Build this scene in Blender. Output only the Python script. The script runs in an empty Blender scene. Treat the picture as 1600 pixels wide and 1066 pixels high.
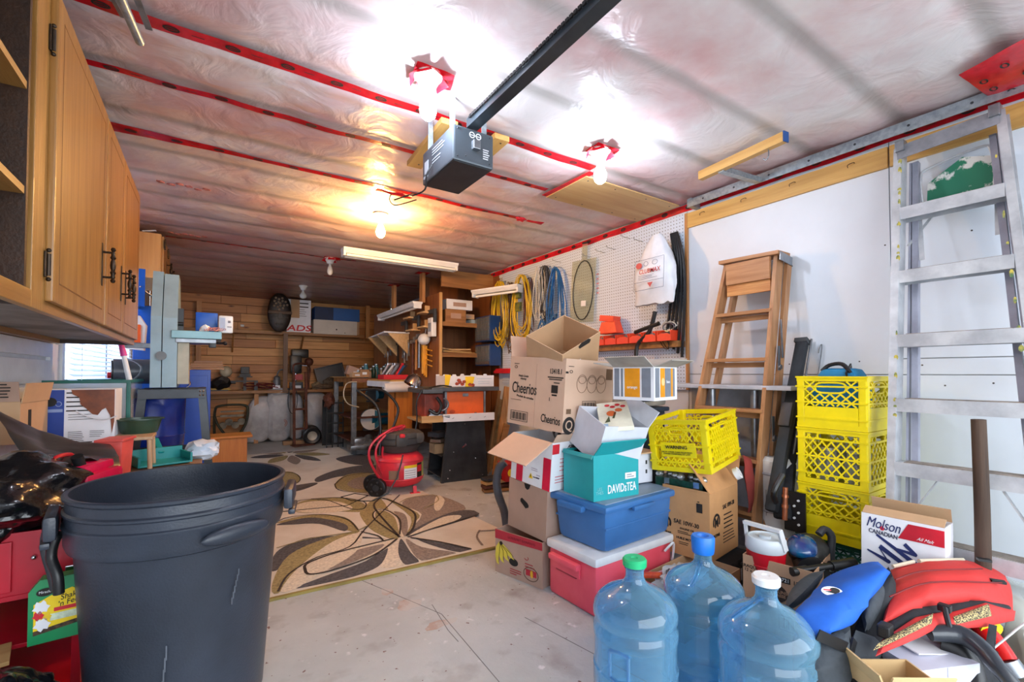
import bpy, bmesh, math, random
from mathutils import Vector, Matrix, Euler, noise
from mathutils.geometry import delaunay_2d_cdt
from math import pi, sin, cos, radians as rad

# ---------------------------------------------------------------- camera, sky, lights, exposure
SC = bpy.context.scene
COL = SC.collection
CAM_H, YAW, PITCH, FPX, CY = 1.10, rad(33.5), rad(1.29), 714.0, 567.3
cd = bpy.data.cameras.new('camera')
cam = bpy.data.objects.new('camera', cd)
COL.objects.link(cam)
cam.location = (0, 0, CAM_H)
cam.rotation_euler = (pi/2 + PITCH, 0, -YAW)
cd.sensor_width = 36
cd.lens = FPX/1600*36
cd.shift_y = (CY-533)/1600
cd.clip_start = 0.05
SC.camera = cam
SC.view_settings.view_transform = 'Standard'
SC.view_settings.look = 'None'
SC.view_settings.gamma = 1
SC.view_settings.use_curve_mapping = False
SC.view_settings.exposure = 0.32
SKY_STRENGTH = 5.2
COOL_BULB, WARM_BULB = 230.0, 850.0
w = bpy.data.worlds.new('sky')
SC.world = w
w.use_nodes = True
bg = w.node_tree.nodes['Background']
bg.inputs[0].default_value = (0.86, 0.93, 1.0, 1)
bg.inputs[1].default_value = SKY_STRENGTH
pl = bpy.data.lights.new('doorway_portal', 'AREA')     # portal: guides sampling of the sky through the open garage door
pl.shape = 'RECTANGLE'; pl.size = 3.5; pl.size_y = 2.3
pl.cycles.is_portal = True
po = bpy.data.objects.new('doorway_portal', pl)
po.location = (1.08, -1.3, 1.15); po.rotation_euler = (pi/2, 0, 0)
COL.objects.link(po)

# ---------------------------------------------------------------- helpers
_f = Vector((sin(YAW)*cos(PITCH), cos(YAW)*cos(PITCH), sin(PITCH)))
_r = Vector((cos(YAW), -sin(YAW), 0)); _u = _r.cross(_f)
def at(px, py, x=None, y=None, z=None, t=None):
    """world point seen at a pixel of the survey photograph, on a plane x=, y= or z= (or at distance t along the axis)"""
    d = _f + _r*((px-800)/FPX) - _u*((py-CY)/FPX)
    if x is not None: t = x/d.x
    elif y is not None: t = y/d.y
    elif z is not None: t = (z-CAM_H)/d.z
    return d*t + Vector((0, 0, CAM_H))

R = random.Random(7)
def lin(c):
    c = c/255.0
    return c/12.92 if c <= 0.04045 else ((c+0.055)/1.055)**2.4
def rgb(c): return (lin(c[0]), lin(c[1]), lin(c[2]), 1)
_M = {}
def mat(name, c, rough=0.55, metal=0.0, var=0.10, scale=6.0, bump=0.0, c2=None, stretch=(1,1,1), coat=0.0,
        emit=0.0, bscale=None, spec=0.5, lo=0.35, hi=0.65, sheen=0.0):
    if name in _M: return _M[name]
    m = bpy.data.materials.new(name); m.use_nodes = True; _M[name] = m
    nt = m.node_tree; n = nt.nodes; l = nt.links; p = n['Principled BSDF']
    p.inputs['Roughness'].default_value = rough
    p.inputs['Metallic'].default_value = metal
    p.inputs['Specular IOR Level'].default_value = spec
    p.inputs['Coat Weight'].default_value = coat
    p.inputs['Sheen Weight'].default_value = sheen
    a = rgb(c)
    if c2 is None: c2 = tuple(max(0, v*(1-var*1.6)) for v in c)
    b = rgb(c2)
    if emit:
        p.inputs['Emission Color'].default_value = a
        p.inputs['Emission Strength'].default_value = emit
    tc = n.new('ShaderNodeTexCoord'); mp = n.new('ShaderNodeMapping')
    l.new(tc.outputs['Object'], mp.inputs[0]); mp.inputs['Scale'].default_value = stretch
    nz = n.new('ShaderNodeTexNoise'); nz.inputs['Scale'].default_value = scale
    nz.inputs['Detail'].default_value = 5; nz.inputs['Roughness'].default_value = 0.6
    l.new(mp.outputs[0], nz.inputs[0])
    rp = n.new('ShaderNodeValToRGB'); rp.color_ramp.elements[0].position = lo; rp.color_ramp.elements[1].position = hi
    rp.color_ramp.elements[0].color = b; rp.color_ramp.elements[1].color = a
    l.new(nz.outputs[0], rp.inputs[0]); l.new(rp.outputs[0], p.inputs['Base Color'])
    if bump:
        bp = n.new('ShaderNodeBump'); bp.inputs['Strength'].default_value = bump; bp.inputs['Distance'].default_value = 0.01
        nb = n.new('ShaderNodeTexNoise'); nb.inputs['Scale'].default_value = bscale or scale*4; nb.inputs['Detail'].default_value = 4
        l.new(mp.outputs[0], nb.inputs[0]); l.new(nb.outputs[0], bp.inputs['Height']); l.new(bp.outputs[0], p.inputs['Normal'])
    return m
def wood(name, c, c2, axis='x', scale=1.0, rough=0.5, knots=False):
    if name in _M: return _M[name]
    s = {'x': (1.2, 22, 22), 'y': (22, 1.2, 22), 'z': (22, 22, 1.2)}[axis]
    m = mat(name, c, rough, c2=c2, scale=1.6*scale, stretch=s, bump=0.12, lo=0.3, hi=0.7)
    nt = m.node_tree; n = nt.nodes; l = nt.links
    rp = [x for x in n if x.bl_idname == 'ShaderNodeValToRGB'][0]
    tc = [x for x in n if x.bl_idname == 'ShaderNodeTexCoord'][0]
    mx = n.new('ShaderNodeMix'); mx.data_type = 'RGBA'; mx.blend_type = 'MULTIPLY'
    vo = n.new('ShaderNodeTexVoronoi' if knots else 'ShaderNodeTexNoise')
    vo.inputs['Scale'].default_value = 2.6 if knots else 1.1
    if knots:
        gm = n.new('ShaderNodeMapping'); gm.inputs['Scale'].default_value = {'x': (.8, 2.2, 2.2), 'y': (2.2, .8, 2.2), 'z': (2.2, 2.2, .8)}[axis]
        l.new(tc.outputs['Object'], gm.inputs[0]); l.new(gm.outputs[0], vo.inputs[0])
    else: l.new(tc.outputs['Object'], vo.inputs[0])
    r2 = n.new('ShaderNodeValToRGB')
    r2.color_ramp.elements[0].position = 0.02 if knots else 0.3; r2.color_ramp.elements[1].position = 0.12 if knots else 0.7
    r2.color_ramp.elements[0].color = (.16, .09, .05, 1) if knots else (.72, .68, .62, 1)
    r2.color_ramp.elements[1].color = (1, 1, 1, 1)
    l.new(vo.outputs[0], r2.inputs[0]); mx.inputs[0].default_value = 1
    l.new(rp.outputs[0], mx.inputs[6]); l.new(r2.outputs[0], mx.inputs[7])
    l.new(mx.outputs[2], n['Principled BSDF'].inputs['Base Color'])
    return m
def clear(name, tint, gloss=0.25, body=0.15, rough=0.08):
    """thin clear plastic: tinted see-through, facing-dependent shine and a little milky body"""
    if name in _M: return _M[name]
    m = bpy.data.materials.new(name); m.use_nodes = True; _M[name] = m
    nt = m.node_tree; n = nt.nodes; l = nt.links
    for x in list(n):
        if x.bl_idname == 'ShaderNodeBsdfPrincipled': n.remove(x)
    out = [x for x in n if x.bl_idname == 'ShaderNodeOutputMaterial'][0]
    tr = n.new('ShaderNodeBsdfTransparent'); tr.inputs[0].default_value = rgb(tint)
    pb = n.new('ShaderNodeBsdfPrincipled'); pb.inputs['Base Color'].default_value = rgb(tint); pb.inputs['Roughness'].default_value = rough
    lw = n.new('ShaderNodeLayerWeight'); lw.inputs[0].default_value = 0.35
    mr = n.new('ShaderNodeMapRange'); mr.inputs[3].default_value = body; mr.inputs[4].default_value = min(1, body+gloss+.35)
    l.new(lw.outputs['Facing'], mr.inputs[0])
    gl = n.new('ShaderNodeBsdfGlossy'); gl.inputs['Roughness'].default_value = rough
    m1 = n.new('ShaderNodeMixShader'); m2 = n.new('ShaderNodeMixShader'); l5 = n.new('ShaderNodeLayerWeight'); l5.inputs[0].default_value = .5
    pw = n.new('ShaderNodeMath'); pw.operation = 'POWER'; pw.inputs[1].default_value = 4; l.new(l5.outputs['Facing'], pw.inputs[0])
    fr = n.new('ShaderNodeMath'); fr.operation = 'MULTIPLY_ADD'; fr.inputs[1].default_value = .75; fr.inputs[2].default_value = .05; l.new(pw.outputs[0], fr.inputs[0])
    l.new(mr.outputs[0], m1.inputs[0]); l.new(tr.outputs[0], m1.inputs[1]); l.new(pb.outputs[0], m1.inputs[2])
    l.new(fr.outputs[0], m2.inputs[0]); l.new(m1.outputs[0], m2.inputs[1]); l.new(gl.outputs[0], m2.inputs[2])
    l.new(m2.outputs[0], out.inputs[0])
    return m

class B:
    """collects shapes and links them as one mesh object"""
    n = 0
    def __init__(s): s.bm = bmesh.new()
    def _x(s, vs, M):
        if M is not None: bmesh.ops.transform(s.bm, matrix=M, verts=vs)
    def box(s, c, d, rz=0, M=None, bev=0, top=None, rot=None):
        """centre, size; top=(sx,sy) scales the upper face"""
        vs = bmesh.ops.create_cube(s.bm, size=1)['verts']
        B.n += 1; e = (B.n % 23)*2.5e-5; d = (d[0]+e, d[1]+e, d[2]+e)      # hair's breadth apart, so no two faces coincide
        for v in vs:
            k = top if (top and v.co.z > 0) else (1, 1)
            v.co = Vector((v.co.x*d[0]*k[0], v.co.y*d[1]*k[1], v.co.z*d[2]))
        if bev:
            es = list({e for v in vs for e in v.link_edges})
            r = bmesh.ops.bevel(s.bm, geom=es, offset=min(bev, min(d)*.45), segments=2, affect='EDGES', profile=.6)
            vs = r['verts']
        T = Matrix.Translation(c)
        if rot: T = T @ Euler(rot).to_matrix().to_4x4()
        elif rz: T = T @ Matrix.Rotation(rz, 4, 'Z')
        s._x(vs, (M @ T) if M is not None else T); return s
    def bx(s, x0, x1, y0, y1, z0, z1, bev=0):
        return s.box(((x0+x1)/2, (y0+y1)/2, (z0+z1)/2), (abs(x1-x0), abs(y1-y0), abs(z1-z0)), bev=bev)
    def bar(s, p0, p1, a, b, side=(0,0,1), bev=0):
        """beam p0->p1, section a along side, b across"""
        p0 = Vector(p0); p1 = Vector(p1); z = (p1-p0); L = z.length; z.normalize(); sd = Vector(side)
        x = (sd - z*sd.dot(z))
        x = x.normalized() if x.length > 1e-4 else z.orthogonal().normalized()
        y = z.cross(x); Mx = Matrix((x, y, z)).transposed().to_4x4(); Mx.translation = (p0+p1)/2
        return s.box((0,0,0), (a, b, L), M=Mx, bev=bev)
    def cyl(s, p0, p1, r0, r1=None, n=14, cap=True):
        p0 = Vector(p0); p1 = Vector(p1); d = p1-p0
        q = d.to_track_quat('Z', 'Y').to_matrix().to_4x4(); q.translation = (p0+p1)/2
        bmesh.ops.create_cone(s.bm, cap_ends=cap, segments=n, radius1=r0, radius2=r0 if r1 is None else r1, depth=d.length, matrix=q)
        return s
    def ball(s, c, r, sc=(1,1,1), n=12):
        bmesh.ops.create_uvsphere(s.bm, u_segments=n, v_segments=max(6, n*2//3), radius=r, matrix=Matrix.Translation(c) @ Matrix.Diagonal((*sc, 1)))
        return s
    def tube(s, pts, r, n=8, closed=False):
        pts = [Vector(p) for p in pts]
        if 3 <= len(pts) <= 9 and not closed:            # round the bends of hand-placed paths
            out, rr2 = [], []; L = len(pts)
            for i in range(L-1):
                p0, p1, p2, p3 = pts[max(0,i-1)], pts[i], pts[i+1], pts[min(L-1,i+2)]
                for f in (0, .25, .5, .75):
                    out.append(.5*((2*p1)+(p2-p0)*f+(2*p0-5*p1+4*p2-p3)*f*f+(3*p1-p0-3*p2+p3)*f**3))
                    if isinstance(r, (list, tuple)): rr2.append(r[i]*(1-f)+r[i+1]*f)
            out.append(pts[-1]); pts = out
            if isinstance(r, (list, tuple)): rr2.append(r[-1]); r = rr2
        N = len(pts); rings = []; prev = None
        for i, p in enumerate(pts):
            a = pts[(i-1) % N] if (closed or i > 0) else p; c = pts[(i+1) % N] if (closed or i < N-1) else p
            t = (c-a).normalized() if (c-a).length > 1e-9 else Vector((0,0,1))
            if prev is None: u = t.orthogonal().normalized()
            else:
                u = prev - t*prev.dot(t); u = u.normalized() if u.length > 1e-6 else t.orthogonal().normalized()
            prev = u; v = t.cross(u); rr = r[i] if isinstance(r, (list, tuple)) else r
            rings.append([s.bm.verts.new(p + (u*cos(2*pi*k/n)+v*sin(2*pi*k/n))*rr) for k in range(n)])
        for i in range(N if closed else N-1):
            A, C = rings[i], rings[(i+1) % N]
            for k in range(n): s.bm.faces.new((A[k], A[(k+1)%n], C[(k+1)%n], C[k]))
        if not closed:
            s.bm.faces.new(rings[0][::-1]); s.bm.faces.new(rings[-1])
        return s
    def lathe(s, prof, n=28, c=(0,0,0), sx=1, sy=1, M=None):
        rings = []; allv = []
        for r, z in prof:
            ring = [s.bm.verts.new((c[0]+max(r,1e-4)*cos(2*pi*k/n)*sx, c[1]+max(r,1e-4)*sin(2*pi*k/n)*sy, c[2]+z)) for k in range(n)]
            rings.append(ring); allv += ring
        for A, C in zip(rings, rings[1:]):
            for k in range(n): s.bm.faces.new((A[k], A[(k+1)%n], C[(k+1)%n], C[k]))
        if prof[0][0] < 1e-3 or True:
            pass
        s._x(allv, M); return s
    def prism(s, poly, O, U, V, th):
        """polygon in the plane O,U,V pushed th along U x V (both faces)"""
        O = Vector(O); U = Vector(U); V = Vector(V); N = U.cross(V).normalized()*th
        a = [s.bm.verts.new(O+U*p[0]+V*p[1]) for p in poly]; b = [s.bm.verts.new(v.co+N) for v in a]
        if len(a) > 6:                       # concave outlines: constrained triangulation of both caps
            vs, _, fs, _, _, _ = delaunay_2d_cdt([Vector((p[0], p[1])) for p in poly], [], [list(range(len(poly)))], 1, 1e-6)
            for off in (Vector((0,0,0)), N):
                q = [s.bm.verts.new(O+U*v.x+V*v.y+off) for v in vs]
                for f in fs:
                    try: s.bm.faces.new([q[i] for i in (f[::-1] if off.length == 0 else f)])
                    except ValueError: pass
        else:
            try: s.bm.faces.new(a[::-1]); s.bm.faces.new(b)
            except ValueError: pass
        k = len(a)
        for i in range(k): s.bm.faces.new((a[i], a[(i+1)%k], b[(i+1)%k], b[i]))
        return s
    def pillow(s, P, th, n=8, wr=0.0, p=0.45, seed=0, m=None):
        """puffy patch between 4 corner points (or a grid of points), thickness th"""
        rows = P if isinstance(P[0], (list,)) else [[P[0], P[1]], [P[3], P[2]]]
        rows = [[Vector(q) for q in r] for r in rows]; nr = len(rows)-1; nc = len(rows[0])-1
        def S(u, v):
            a = min(int(v*nr), nr-1); b = min(int(u*nc), nc-1); fv = v*nr-a; fu = u*nc-b
            fv2 = fv*fv*(3-2*fv)*.5+fv*.5 if nr > 1 else fv; fu2 = fu*fu*(3-2*fu)*.5+fu*.5 if nc > 1 else fu
            return rows[a][b].lerp(rows[a][b+1], fu2).lerp(rows[a+1][b].lerp(rows[a+1][b+1], fu2), fv2)
        m = m or n; g = {}
        for i in range(n+1):
            for j in range(m+1):
                u = i/n; v = j/m; q = S(u, v); e = 1e-2
                N = (S(min(1,u+e), v)-S(max(0,u-e), v)).cross(S(u, min(1,v+e))-S(u, max(0,v-e)))
                N = N.normalized() if N.length > 1e-12 else Vector((0,0,1))
                h = th/2*((max(0, sin(pi*u))*max(0, sin(pi*v)))**p)
                wv = wr*noise.noise(q*14+Vector((seed*3.1, 0, 0))) if wr else 0
                if i in (0, n) or j in (0, m):
                    vv = s.bm.verts.new(q+N*wv*.6); g[i,j,0] = vv; g[i,j,1] = vv
                else:
                    g[i,j,0] = s.bm.verts.new(q+N*(h+wv)); g[i,j,1] = s.bm.verts.new(q-N*(h-wv*.5))
        for i in range(n):
            for j in range(m):
                for k in (0, 1):
                    q = [g[i,j,k], g[i+1,j,k], g[i+1,j+1,k], g[i,j+1,k]]
                    if k: q = q[::-1]
                    try: s.bm.faces.new(q)
                    except ValueError: pass
        return s
    def blob(s, c, d, sub=3, amp=.12, fr=3.0, seed=0, crease=0.0, M=None):
        vs = bmesh.ops.create_icosphere(s.bm, subdivisions=sub, radius=.5)['verts']
        for v in vs:
            q = v.co*fr+Vector((seed*7.3, seed*2.1, 0)); k = 1+amp*2*noise.noise(q)
            if crease: k += crease*(abs(noise.noise(q*2.7))*2-.5) + crease*.5*abs(noise.noise(q*6))
            v.co = Vector((v.co.x*d[0]*k, v.co.y*d[1]*k, v.co.z*d[2]*k))
        T = Matrix.Translation(c); s._x(vs, (M @ T) if M is not None else T); return s
    def out(s, name, m, parent=None, smooth=False, M=None):
        bmesh.ops.recalc_face_normals(s.bm, faces=s.bm.faces[:])
        me = bpy.data.meshes.new(name); s.bm.to_mesh(me); s.bm.free()
        if smooth:
            for p in me.polygons: p.use_smooth = True
            me.set_sharp_from_angle(angle=rad(38))
        me.materials.append(m)
        o = bpy.data.objects.new(name, me); COL.objects.link(o)
        if parent: o.parent = parent
        if M is not None: o.matrix_local = M
        return o
def T(name, label, cat, loc=(0,0,0), rz=0, group=None, rot=None):
    o = bpy.data.objects.new(name, None); COL.objects.link(o); o.empty_display_size = .05
    o.location = loc; o.rotation_euler = [rad(a) for a in rot] if rot else (0, 0, rad(rz))
    o['label'] = label; o['category'] = cat
    if group: o['group'] = group
    return o
def tag(o, label, cat, group=None):
    o['label'] = label; o['category'] = cat
    if group: o['group'] = group
    return o
def st(o): o['kind'] = 'structure'; return o
def dup(root, loc=None, rz=None, label=None, group=None):
    def cp(o, par):
        c = o.copy(); COL.objects.link(c)
        if par: c.parent = par; c.matrix_local = o.matrix_local.copy()
        for ch in KIDS(o): cp(ch, c)
        return c
    r = cp(root, None)
    if loc is not None: r.location = loc
    if rz is not None: r.rotation_euler = (0, 0, rad(rz))
    if label: r['label'] = label
    if group: r['group'] = group
    return r
def KIDS(o): return [c for c in bpy.data.objects if c.parent == o]
INK = None
def frame(face, w=0, d=0, h=0, off=.0015):
    """local frame of a box face whose box spans x 0..w, y 0..d, z 0..h: L = -x side read from outside, F = -y side, T = top"""
    if face == 'L': M = Matrix(((0,0,-1,-off), (-1,0,0,d), (0,1,0,0), (0,0,0,1)))
    elif face == 'F': M = Matrix(((1,0,0,0), (0,0,-1,-off), (0,1,0,0), (0,0,0,1)))
    elif face == 'T': M = Matrix(((1,0,0,0), (0,1,0,0), (0,0,1,h+off), (0,0,0,1)))
    return M
def text(s, size, M, m, parent, name='lettering', sx=1.0, shear=0.0, align='CENTER', th=.0006, bold=0.0):
    c = bpy.data.curves.new(name, 'FONT'); c.body = s; c.size = size/.7; c.align_x = align; c.align_y = 'CENTER'
    c.extrude = th; c.shear = shear; c.offset = bold*size; c.resolution_u = 3
    c.space_line = .9
    o = bpy.data.objects.new(name, c); COL.objects.link(o)
    dg = bpy.context.evaluated_depsgraph_get()
    me = bpy.data.meshes.new_from_object(o.evaluated_get(dg)); bpy.data.objects.remove(o)
    me.name = name; me.materials.clear(); me.materials.append(m)
    q = bpy.data.objects.new(name, me); COL.objects.link(q); q.parent = parent
    q.matrix_local = M @ Matrix.Diagonal((sx, 1, 1, 1)); return q
def TR(x, y, z=0, r=0): return Matrix.Translation((x, y, z)) @ Matrix.Rotation(rad(r), 4, 'Z')
def decal(polys, M, m, parent, name='printed_patch', th=.0008):
    b = B()
    for p in polys: b.prism(p, (0,0,0), (1,0,0), (0,1,0), th)
    return b.out(name, m, parent, M=M)
def rect(x0, y0, x1, y1): return [(x0,y0), (x1,y0), (x1,y1), (x0,y1)]
def oval(cx, cy, a, b, n=20): return [(cx+a*cos(2*pi*k/n), cy+b*sin(2*pi*k/n)) for k in range(n)]
def ringpolys(cx, cy, a, b, t, n=20, a0=0, a1=2*pi):
    o = []
    for k in range(n):
        p, q = a0+(a1-a0)*k/n, a0+(a1-a0)*(k+1)/n
        o.append([(cx+a*cos(p), cy+b*sin(p)), (cx+a*cos(q), cy+b*sin(q)), (cx+(a-t)*cos(q), cy+(b-t)*sin(q)), (cx+(a-t)*cos(p), cy+(b-t)*sin(p))])
    return o
def barcode(x, y, w, h, n=14):
    o = [rect(x, y, x+w, y+h*.04), rect(x, y+h*.96, x+w, y+h), rect(x, y, x+w*.02, y+h), rect(x+w*.98, y, x+w, y+h)]
    for k in range(n): o.append(rect(x+w*(.06+.88*k/n), y+h*.15, x+w*(.06+.88*k/n)+w*.03*(1+(k*7)%3)*.5, y+h*.85))
    return o
def lines(x, y, w, n, gap, h, seed=1):
    r = random.Random(seed); return [rect(x, y-k*gap, x+w*r.uniform(.55, 1), y-k*gap+h) for k in range(n)]

# ---------------------------------------------------------------- shared materials
KRAFT = mat('kraft_board', (196,158,120), .75, var=.05, scale=3, bump=.05)
KRAFT_IN = mat('kraft_board_inside', (205,165,122), .8, var=.05, scale=5)
TAN = mat('tan_board', (178,146,128), .75, var=.06, scale=3)
PINKISH = mat('light_kraft_board', (205,172,148), .75, var=.04, scale=3)
BLACK = mat('black_plastic', (26,27,30), .4, var=.15, scale=9)
DARK = mat('dark_grey_plastic', (52,55,60), .5, var=.15, scale=9)
INK = mat('black_print', (28,24,22), .7, var=0)
WHITE = mat('white_card', (232,233,238), .6, var=.03)
WHITEP = mat('white_plastic', (228,230,232), .35, var=.04)
RED = mat('red_plastic', (196,24,42), .35, var=.08)
REDP = mat('red_print', (205,30,45), .6, var=.03)
BLUE = mat('blue_plastic', (36,98,160), .4, var=.08)
STEEL = mat('grey_steel', (150,154,160), .35, .8, var=.12, scale=14)
ALU = mat('worn_aluminium', (206,209,212), .42, .35, c2=(172,175,180), scale=9, bump=.06)
CHROME = mat('chrome', (200,200,205), .15, 1.0, var=.03)
BRONZE = mat('dark_bronze', (62,48,36), .4, .7, var=.2, scale=30)
PINE = wood('pine', (224,190,130), (196,150,90), 'x')
PINE_Y = wood('pine_along_wall', (222,178,104), (194,146,78), 'y')
PINE_Z = wood('pine_upright', (206,150,92), (168,112,62), 'z')
OAK = wood('oak_cabinet', (180,134,72), (144,98,46), 'z', rough=.35)
OAK_Y = wood('oak_rail', (180,132,68), (148,100,48), 'y', rough=.35)
PLY = wood('plywood', (214,178,122), (190,146,92), 'x', .5)
BROWN_PLY = wood('brown_hardboard', (150,92,48), (120,70,36), 'z', .5)
SHELF = wood('shelf_pine', (176,124,68), (132,86,42), 'x')
TAPE = mat('red_sheathing_tape', (214,26,40), .22, var=.12, scale=12, bump=.25, bscale=20)
YEL = mat('yellow_crate_plastic', (238,216,10), .35, var=.05)
RUST = mat('rusty_brown_metal', (112,62,44), .6, .2, var=.25, scale=14)
FABB = mat('black_fabric', (36,38,44), .85, var=.2, scale=30, bump=.2)
# ================================================================ THE SETTING
XL, XR, YB, YN, ZC = -0.75, 2.90, 8.60, -1.30, 2.36
# concrete floor
fm = mat('concrete', (186,191,191), .6, c2=(160,164,164), scale=1.3, bump=.25, bscale=40, lo=.3, hi=.7)
def floor_nodes():
    nt = fm.node_tree; n = nt.nodes; l = nt.links; p = n['Principled BSDF']
    rp = [x for x in n if x.bl_idname == 'ShaderNodeValToRGB'][0]; tc = [x for x in n if x.bl_idname == 'ShaderNodeTexCoord'][0]
    def layer(scale, lo, hi, col, src, det=4):
        z = n.new('ShaderNodeTexNoise'); z.inputs['Scale'].default_value = scale; z.inputs['Detail'].default_value = det
        l.new(tc.outputs['Object'], z.inputs[0])
        r = n.new('ShaderNodeValToRGB'); r.color_ramp.elements[0].position = lo; r.color_ramp.elements[1].position = hi
        r.color_ramp.elements[0].color = (0,0,0,1); l.new(z.outputs[0], r.inputs[0])
        m = n.new('ShaderNodeMix'); m.data_type = 'RGBA'; l.new(r.outputs[0], m.inputs[0])
        l.new(src, m.inputs[6]); m.inputs[7].default_value = rgb(col); return m.outputs[2]
    s = layer(5, .55, .75, (140,134,132), rp.outputs[0])
    s = layer(38, .70, .73, (110,78,74), s, 2)
    s = layer(14, .66, .72, (205,205,206), s, 3)
    l.new(s, p.inputs['Base Color'])
floor_nodes()
st(B().bx(XL-.1, XR+.1, YN-1.5, YB+.1, -.1, 0).out('floor', fm))
# saw-cut joints and cracks belong to the slab
crack = mat('crack_dark', (120,118,118), .9, var=.1)
FLOOR = bpy.data.objects['floor']
b = B()
for pts in ([(675,945),(700,985),(716,1003)], [(820,965),(1010,1066)], [(560,905),(690,960),(780,1066)]):
    q = [at(x, y, z=0) for x, y in pts]
    for p0, p1 in zip(q, q[1:]): b.bar(p0, p1, .0016, .003, (0,0,1))
b.out('hairline_crack', crack, FLOOR)
stain = mat('rusty_oil_stain', (172,150,138), .7, c2=(184,182,178), scale=9, lo=.42, hi=.58)
b = B()
for px, py, a, c in ((640,945,.10,.05),(690,975,.13,.03),(605,925,.05,.04)):
    q = at(px, py, z=0); b.prism([(a*.6*cos(k*.52)*(1+.15*sin(k*2.1)), c*sin(k*.52)*(1+.3*cos(k*1.7))) for k in range(12)], (q.x, q.y, .0003), (1,0,0), (0,1,0), .0004)
b.out('stain', stain, FLOOR)

# ceiling: pink insulation behind clear polythene, pulled up at each joist
def ceil_z(x, y):
    k = abs(sin(pi*y/.4)); a = .024 if y < 2.1 else .012
    n1 = noise.noise(Vector((x*1.3, y*1.3, 0)))
    return ZC - a*(k**.7)*(1+.7*n1) - .012*abs(noise.noise(Vector((x*3.1+5, y*4.5, 2))))
cm = mat('insulation_under_polythene', (222,214,213), .38, c2=(204,164,164), scale=1.5, bump=.55, bscale=5, lo=.36, hi=.62, coat=.12)
def ceil_nodes():
    nt = cm.node_tree; n = nt.nodes; l = nt.links; p = n['Principled BSDF']
    rp = [x for x in n if x.bl_idname == 'ShaderNodeValToRGB'][0]; tc = [x for x in n if x.bl_idname == 'ShaderNodeTexCoord'][0]
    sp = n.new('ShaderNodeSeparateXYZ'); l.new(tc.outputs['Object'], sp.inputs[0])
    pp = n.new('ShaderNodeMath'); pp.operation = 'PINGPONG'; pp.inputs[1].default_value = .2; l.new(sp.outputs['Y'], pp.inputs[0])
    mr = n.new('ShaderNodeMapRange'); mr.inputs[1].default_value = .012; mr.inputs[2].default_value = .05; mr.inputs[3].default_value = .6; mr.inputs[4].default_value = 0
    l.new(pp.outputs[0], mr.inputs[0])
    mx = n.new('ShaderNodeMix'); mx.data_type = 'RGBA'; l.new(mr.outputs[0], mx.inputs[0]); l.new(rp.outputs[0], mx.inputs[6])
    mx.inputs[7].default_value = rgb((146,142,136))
    # colour multiplied darker and browner towards the far end
    mr2 = n.new('ShaderNodeMapRange'); mr2.inputs[1].default_value = 3.4; mr2.inputs[2].default_value = 6.0; l.new(sp.outputs['Y'], mr2.inputs[0])
    m2 = n.new('ShaderNodeMix'); m2.data_type = 'RGBA'; m2.blend_type = 'MULTIPLY'; l.new(mr2.outputs[0], m2.inputs[0]); l.new(mx.outputs[2], m2.inputs[6])
    m2.inputs[7].default_value = rgb((205,176,160)); l.new(m2.outputs[2], p.inputs['Base Color'])
    # soft folds in the film
    bp = [x for x in n if x.bl_idname == 'ShaderNodeBump'][0]; bp.inputs['Distance'].default_value = .02
    nb = [x for x in n if x.bl_idname == 'ShaderNodeTexNoise'][1]; nb.inputs['Distortion'].default_value = 1.2
ceil_nodes()
bm = bmesh.new(); NX, NY = 74, 260; g = []
for j in range(NY+1):
    y = YN+(YB-YN)*j/NY; g.append([bm.verts.new((XL+(XR-XL)*i/NX, y, ceil_z(XL+(XR-XL)*i/NX, y))) for i in range(NX+1)])
for j in range(NY):
    for i in range(NX): bm.faces.new((g[j][i], g[j][i+1], g[j+1][i+1], g[j+1][i]))
b = B(); b.bm.free(); b.bm = bm; CEIL = st(b.out('ceiling', cm, smooth=True))
st(B().bx(XL-.1, XR+.1, YN, YB+.1, ZC+.01, ZC+.1).out('trim_ceiling_deck', PLY))

# sheathing tape strips along the joists
def tape_strip(y, x0, x1, wd, lab, slope=0.0, step=.12, flare=0):
    n = max(2, int((x1-x0)/step)); b = B(); rows = []
    for i in range(n*2+1):
        x = x0+(x1-x0)*i/(n*2); yy = y+slope*(x-x0)+.006*noise.noise(Vector((x*3, y, 0)))
        ww = wd*(1+.25*noise.noise(Vector((x*2, y*5, 3)))) + flare*max(0, 1-(x-x0)/.6)
        z = min(ceil_z(x, yy-ww/2), ceil_z(x, yy+ww/2), ceil_z(x, yy)) - .003
        rows.append([b.bm.verts.new((x, yy+ww*k, z-.002*abs(k)*noise.noise(Vector((x*9, k, y))))) for k in (-.5, 0, .5)])
    for p, q in zip(rows, rows[1:]):
        for k in (0, 1): b.bm.faces.new((p[k], p[k+1], q[k+1], q[k]))
    o = tag(b.out('sheathing_tape', TAPE), lab, 'tape', 'red tape on the ceiling')
    m = B(); x = x0+.1
    while x < x1-.05:
        yy = y+slope*(x-x0); z = ceil_z(x, yy)
        z = min(ceil_z(x, yy-wd/2), ceil_z(x, yy+wd/2), z)-.0055
        for p in ringpolys(0, 0, .026, .016, .007, 12): m.prism(p, (x, yy, z), (1,0,0), (0,1,0), .0006)
        m.prism(rect(-.016,-.003,.016,.003), (x, yy, z), (1,0,0), (0,1,0), .0006)
        m.prism(rect(.06,-.004,.10,-.001), (x, yy, z), (1,0,0), (0,1,0), .0006); x += .19
    m.out('printed_mark', INK, o); return o
tape_strip(2.02, -.42, 1.93, .062, 'widest near strip of red tape ending beside the plywood patch on the ceiling')
tape_strip(2.44, -.45, 1.9, .045, 'second strip of red tape passing behind the garage door opener on the ceiling')
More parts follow.
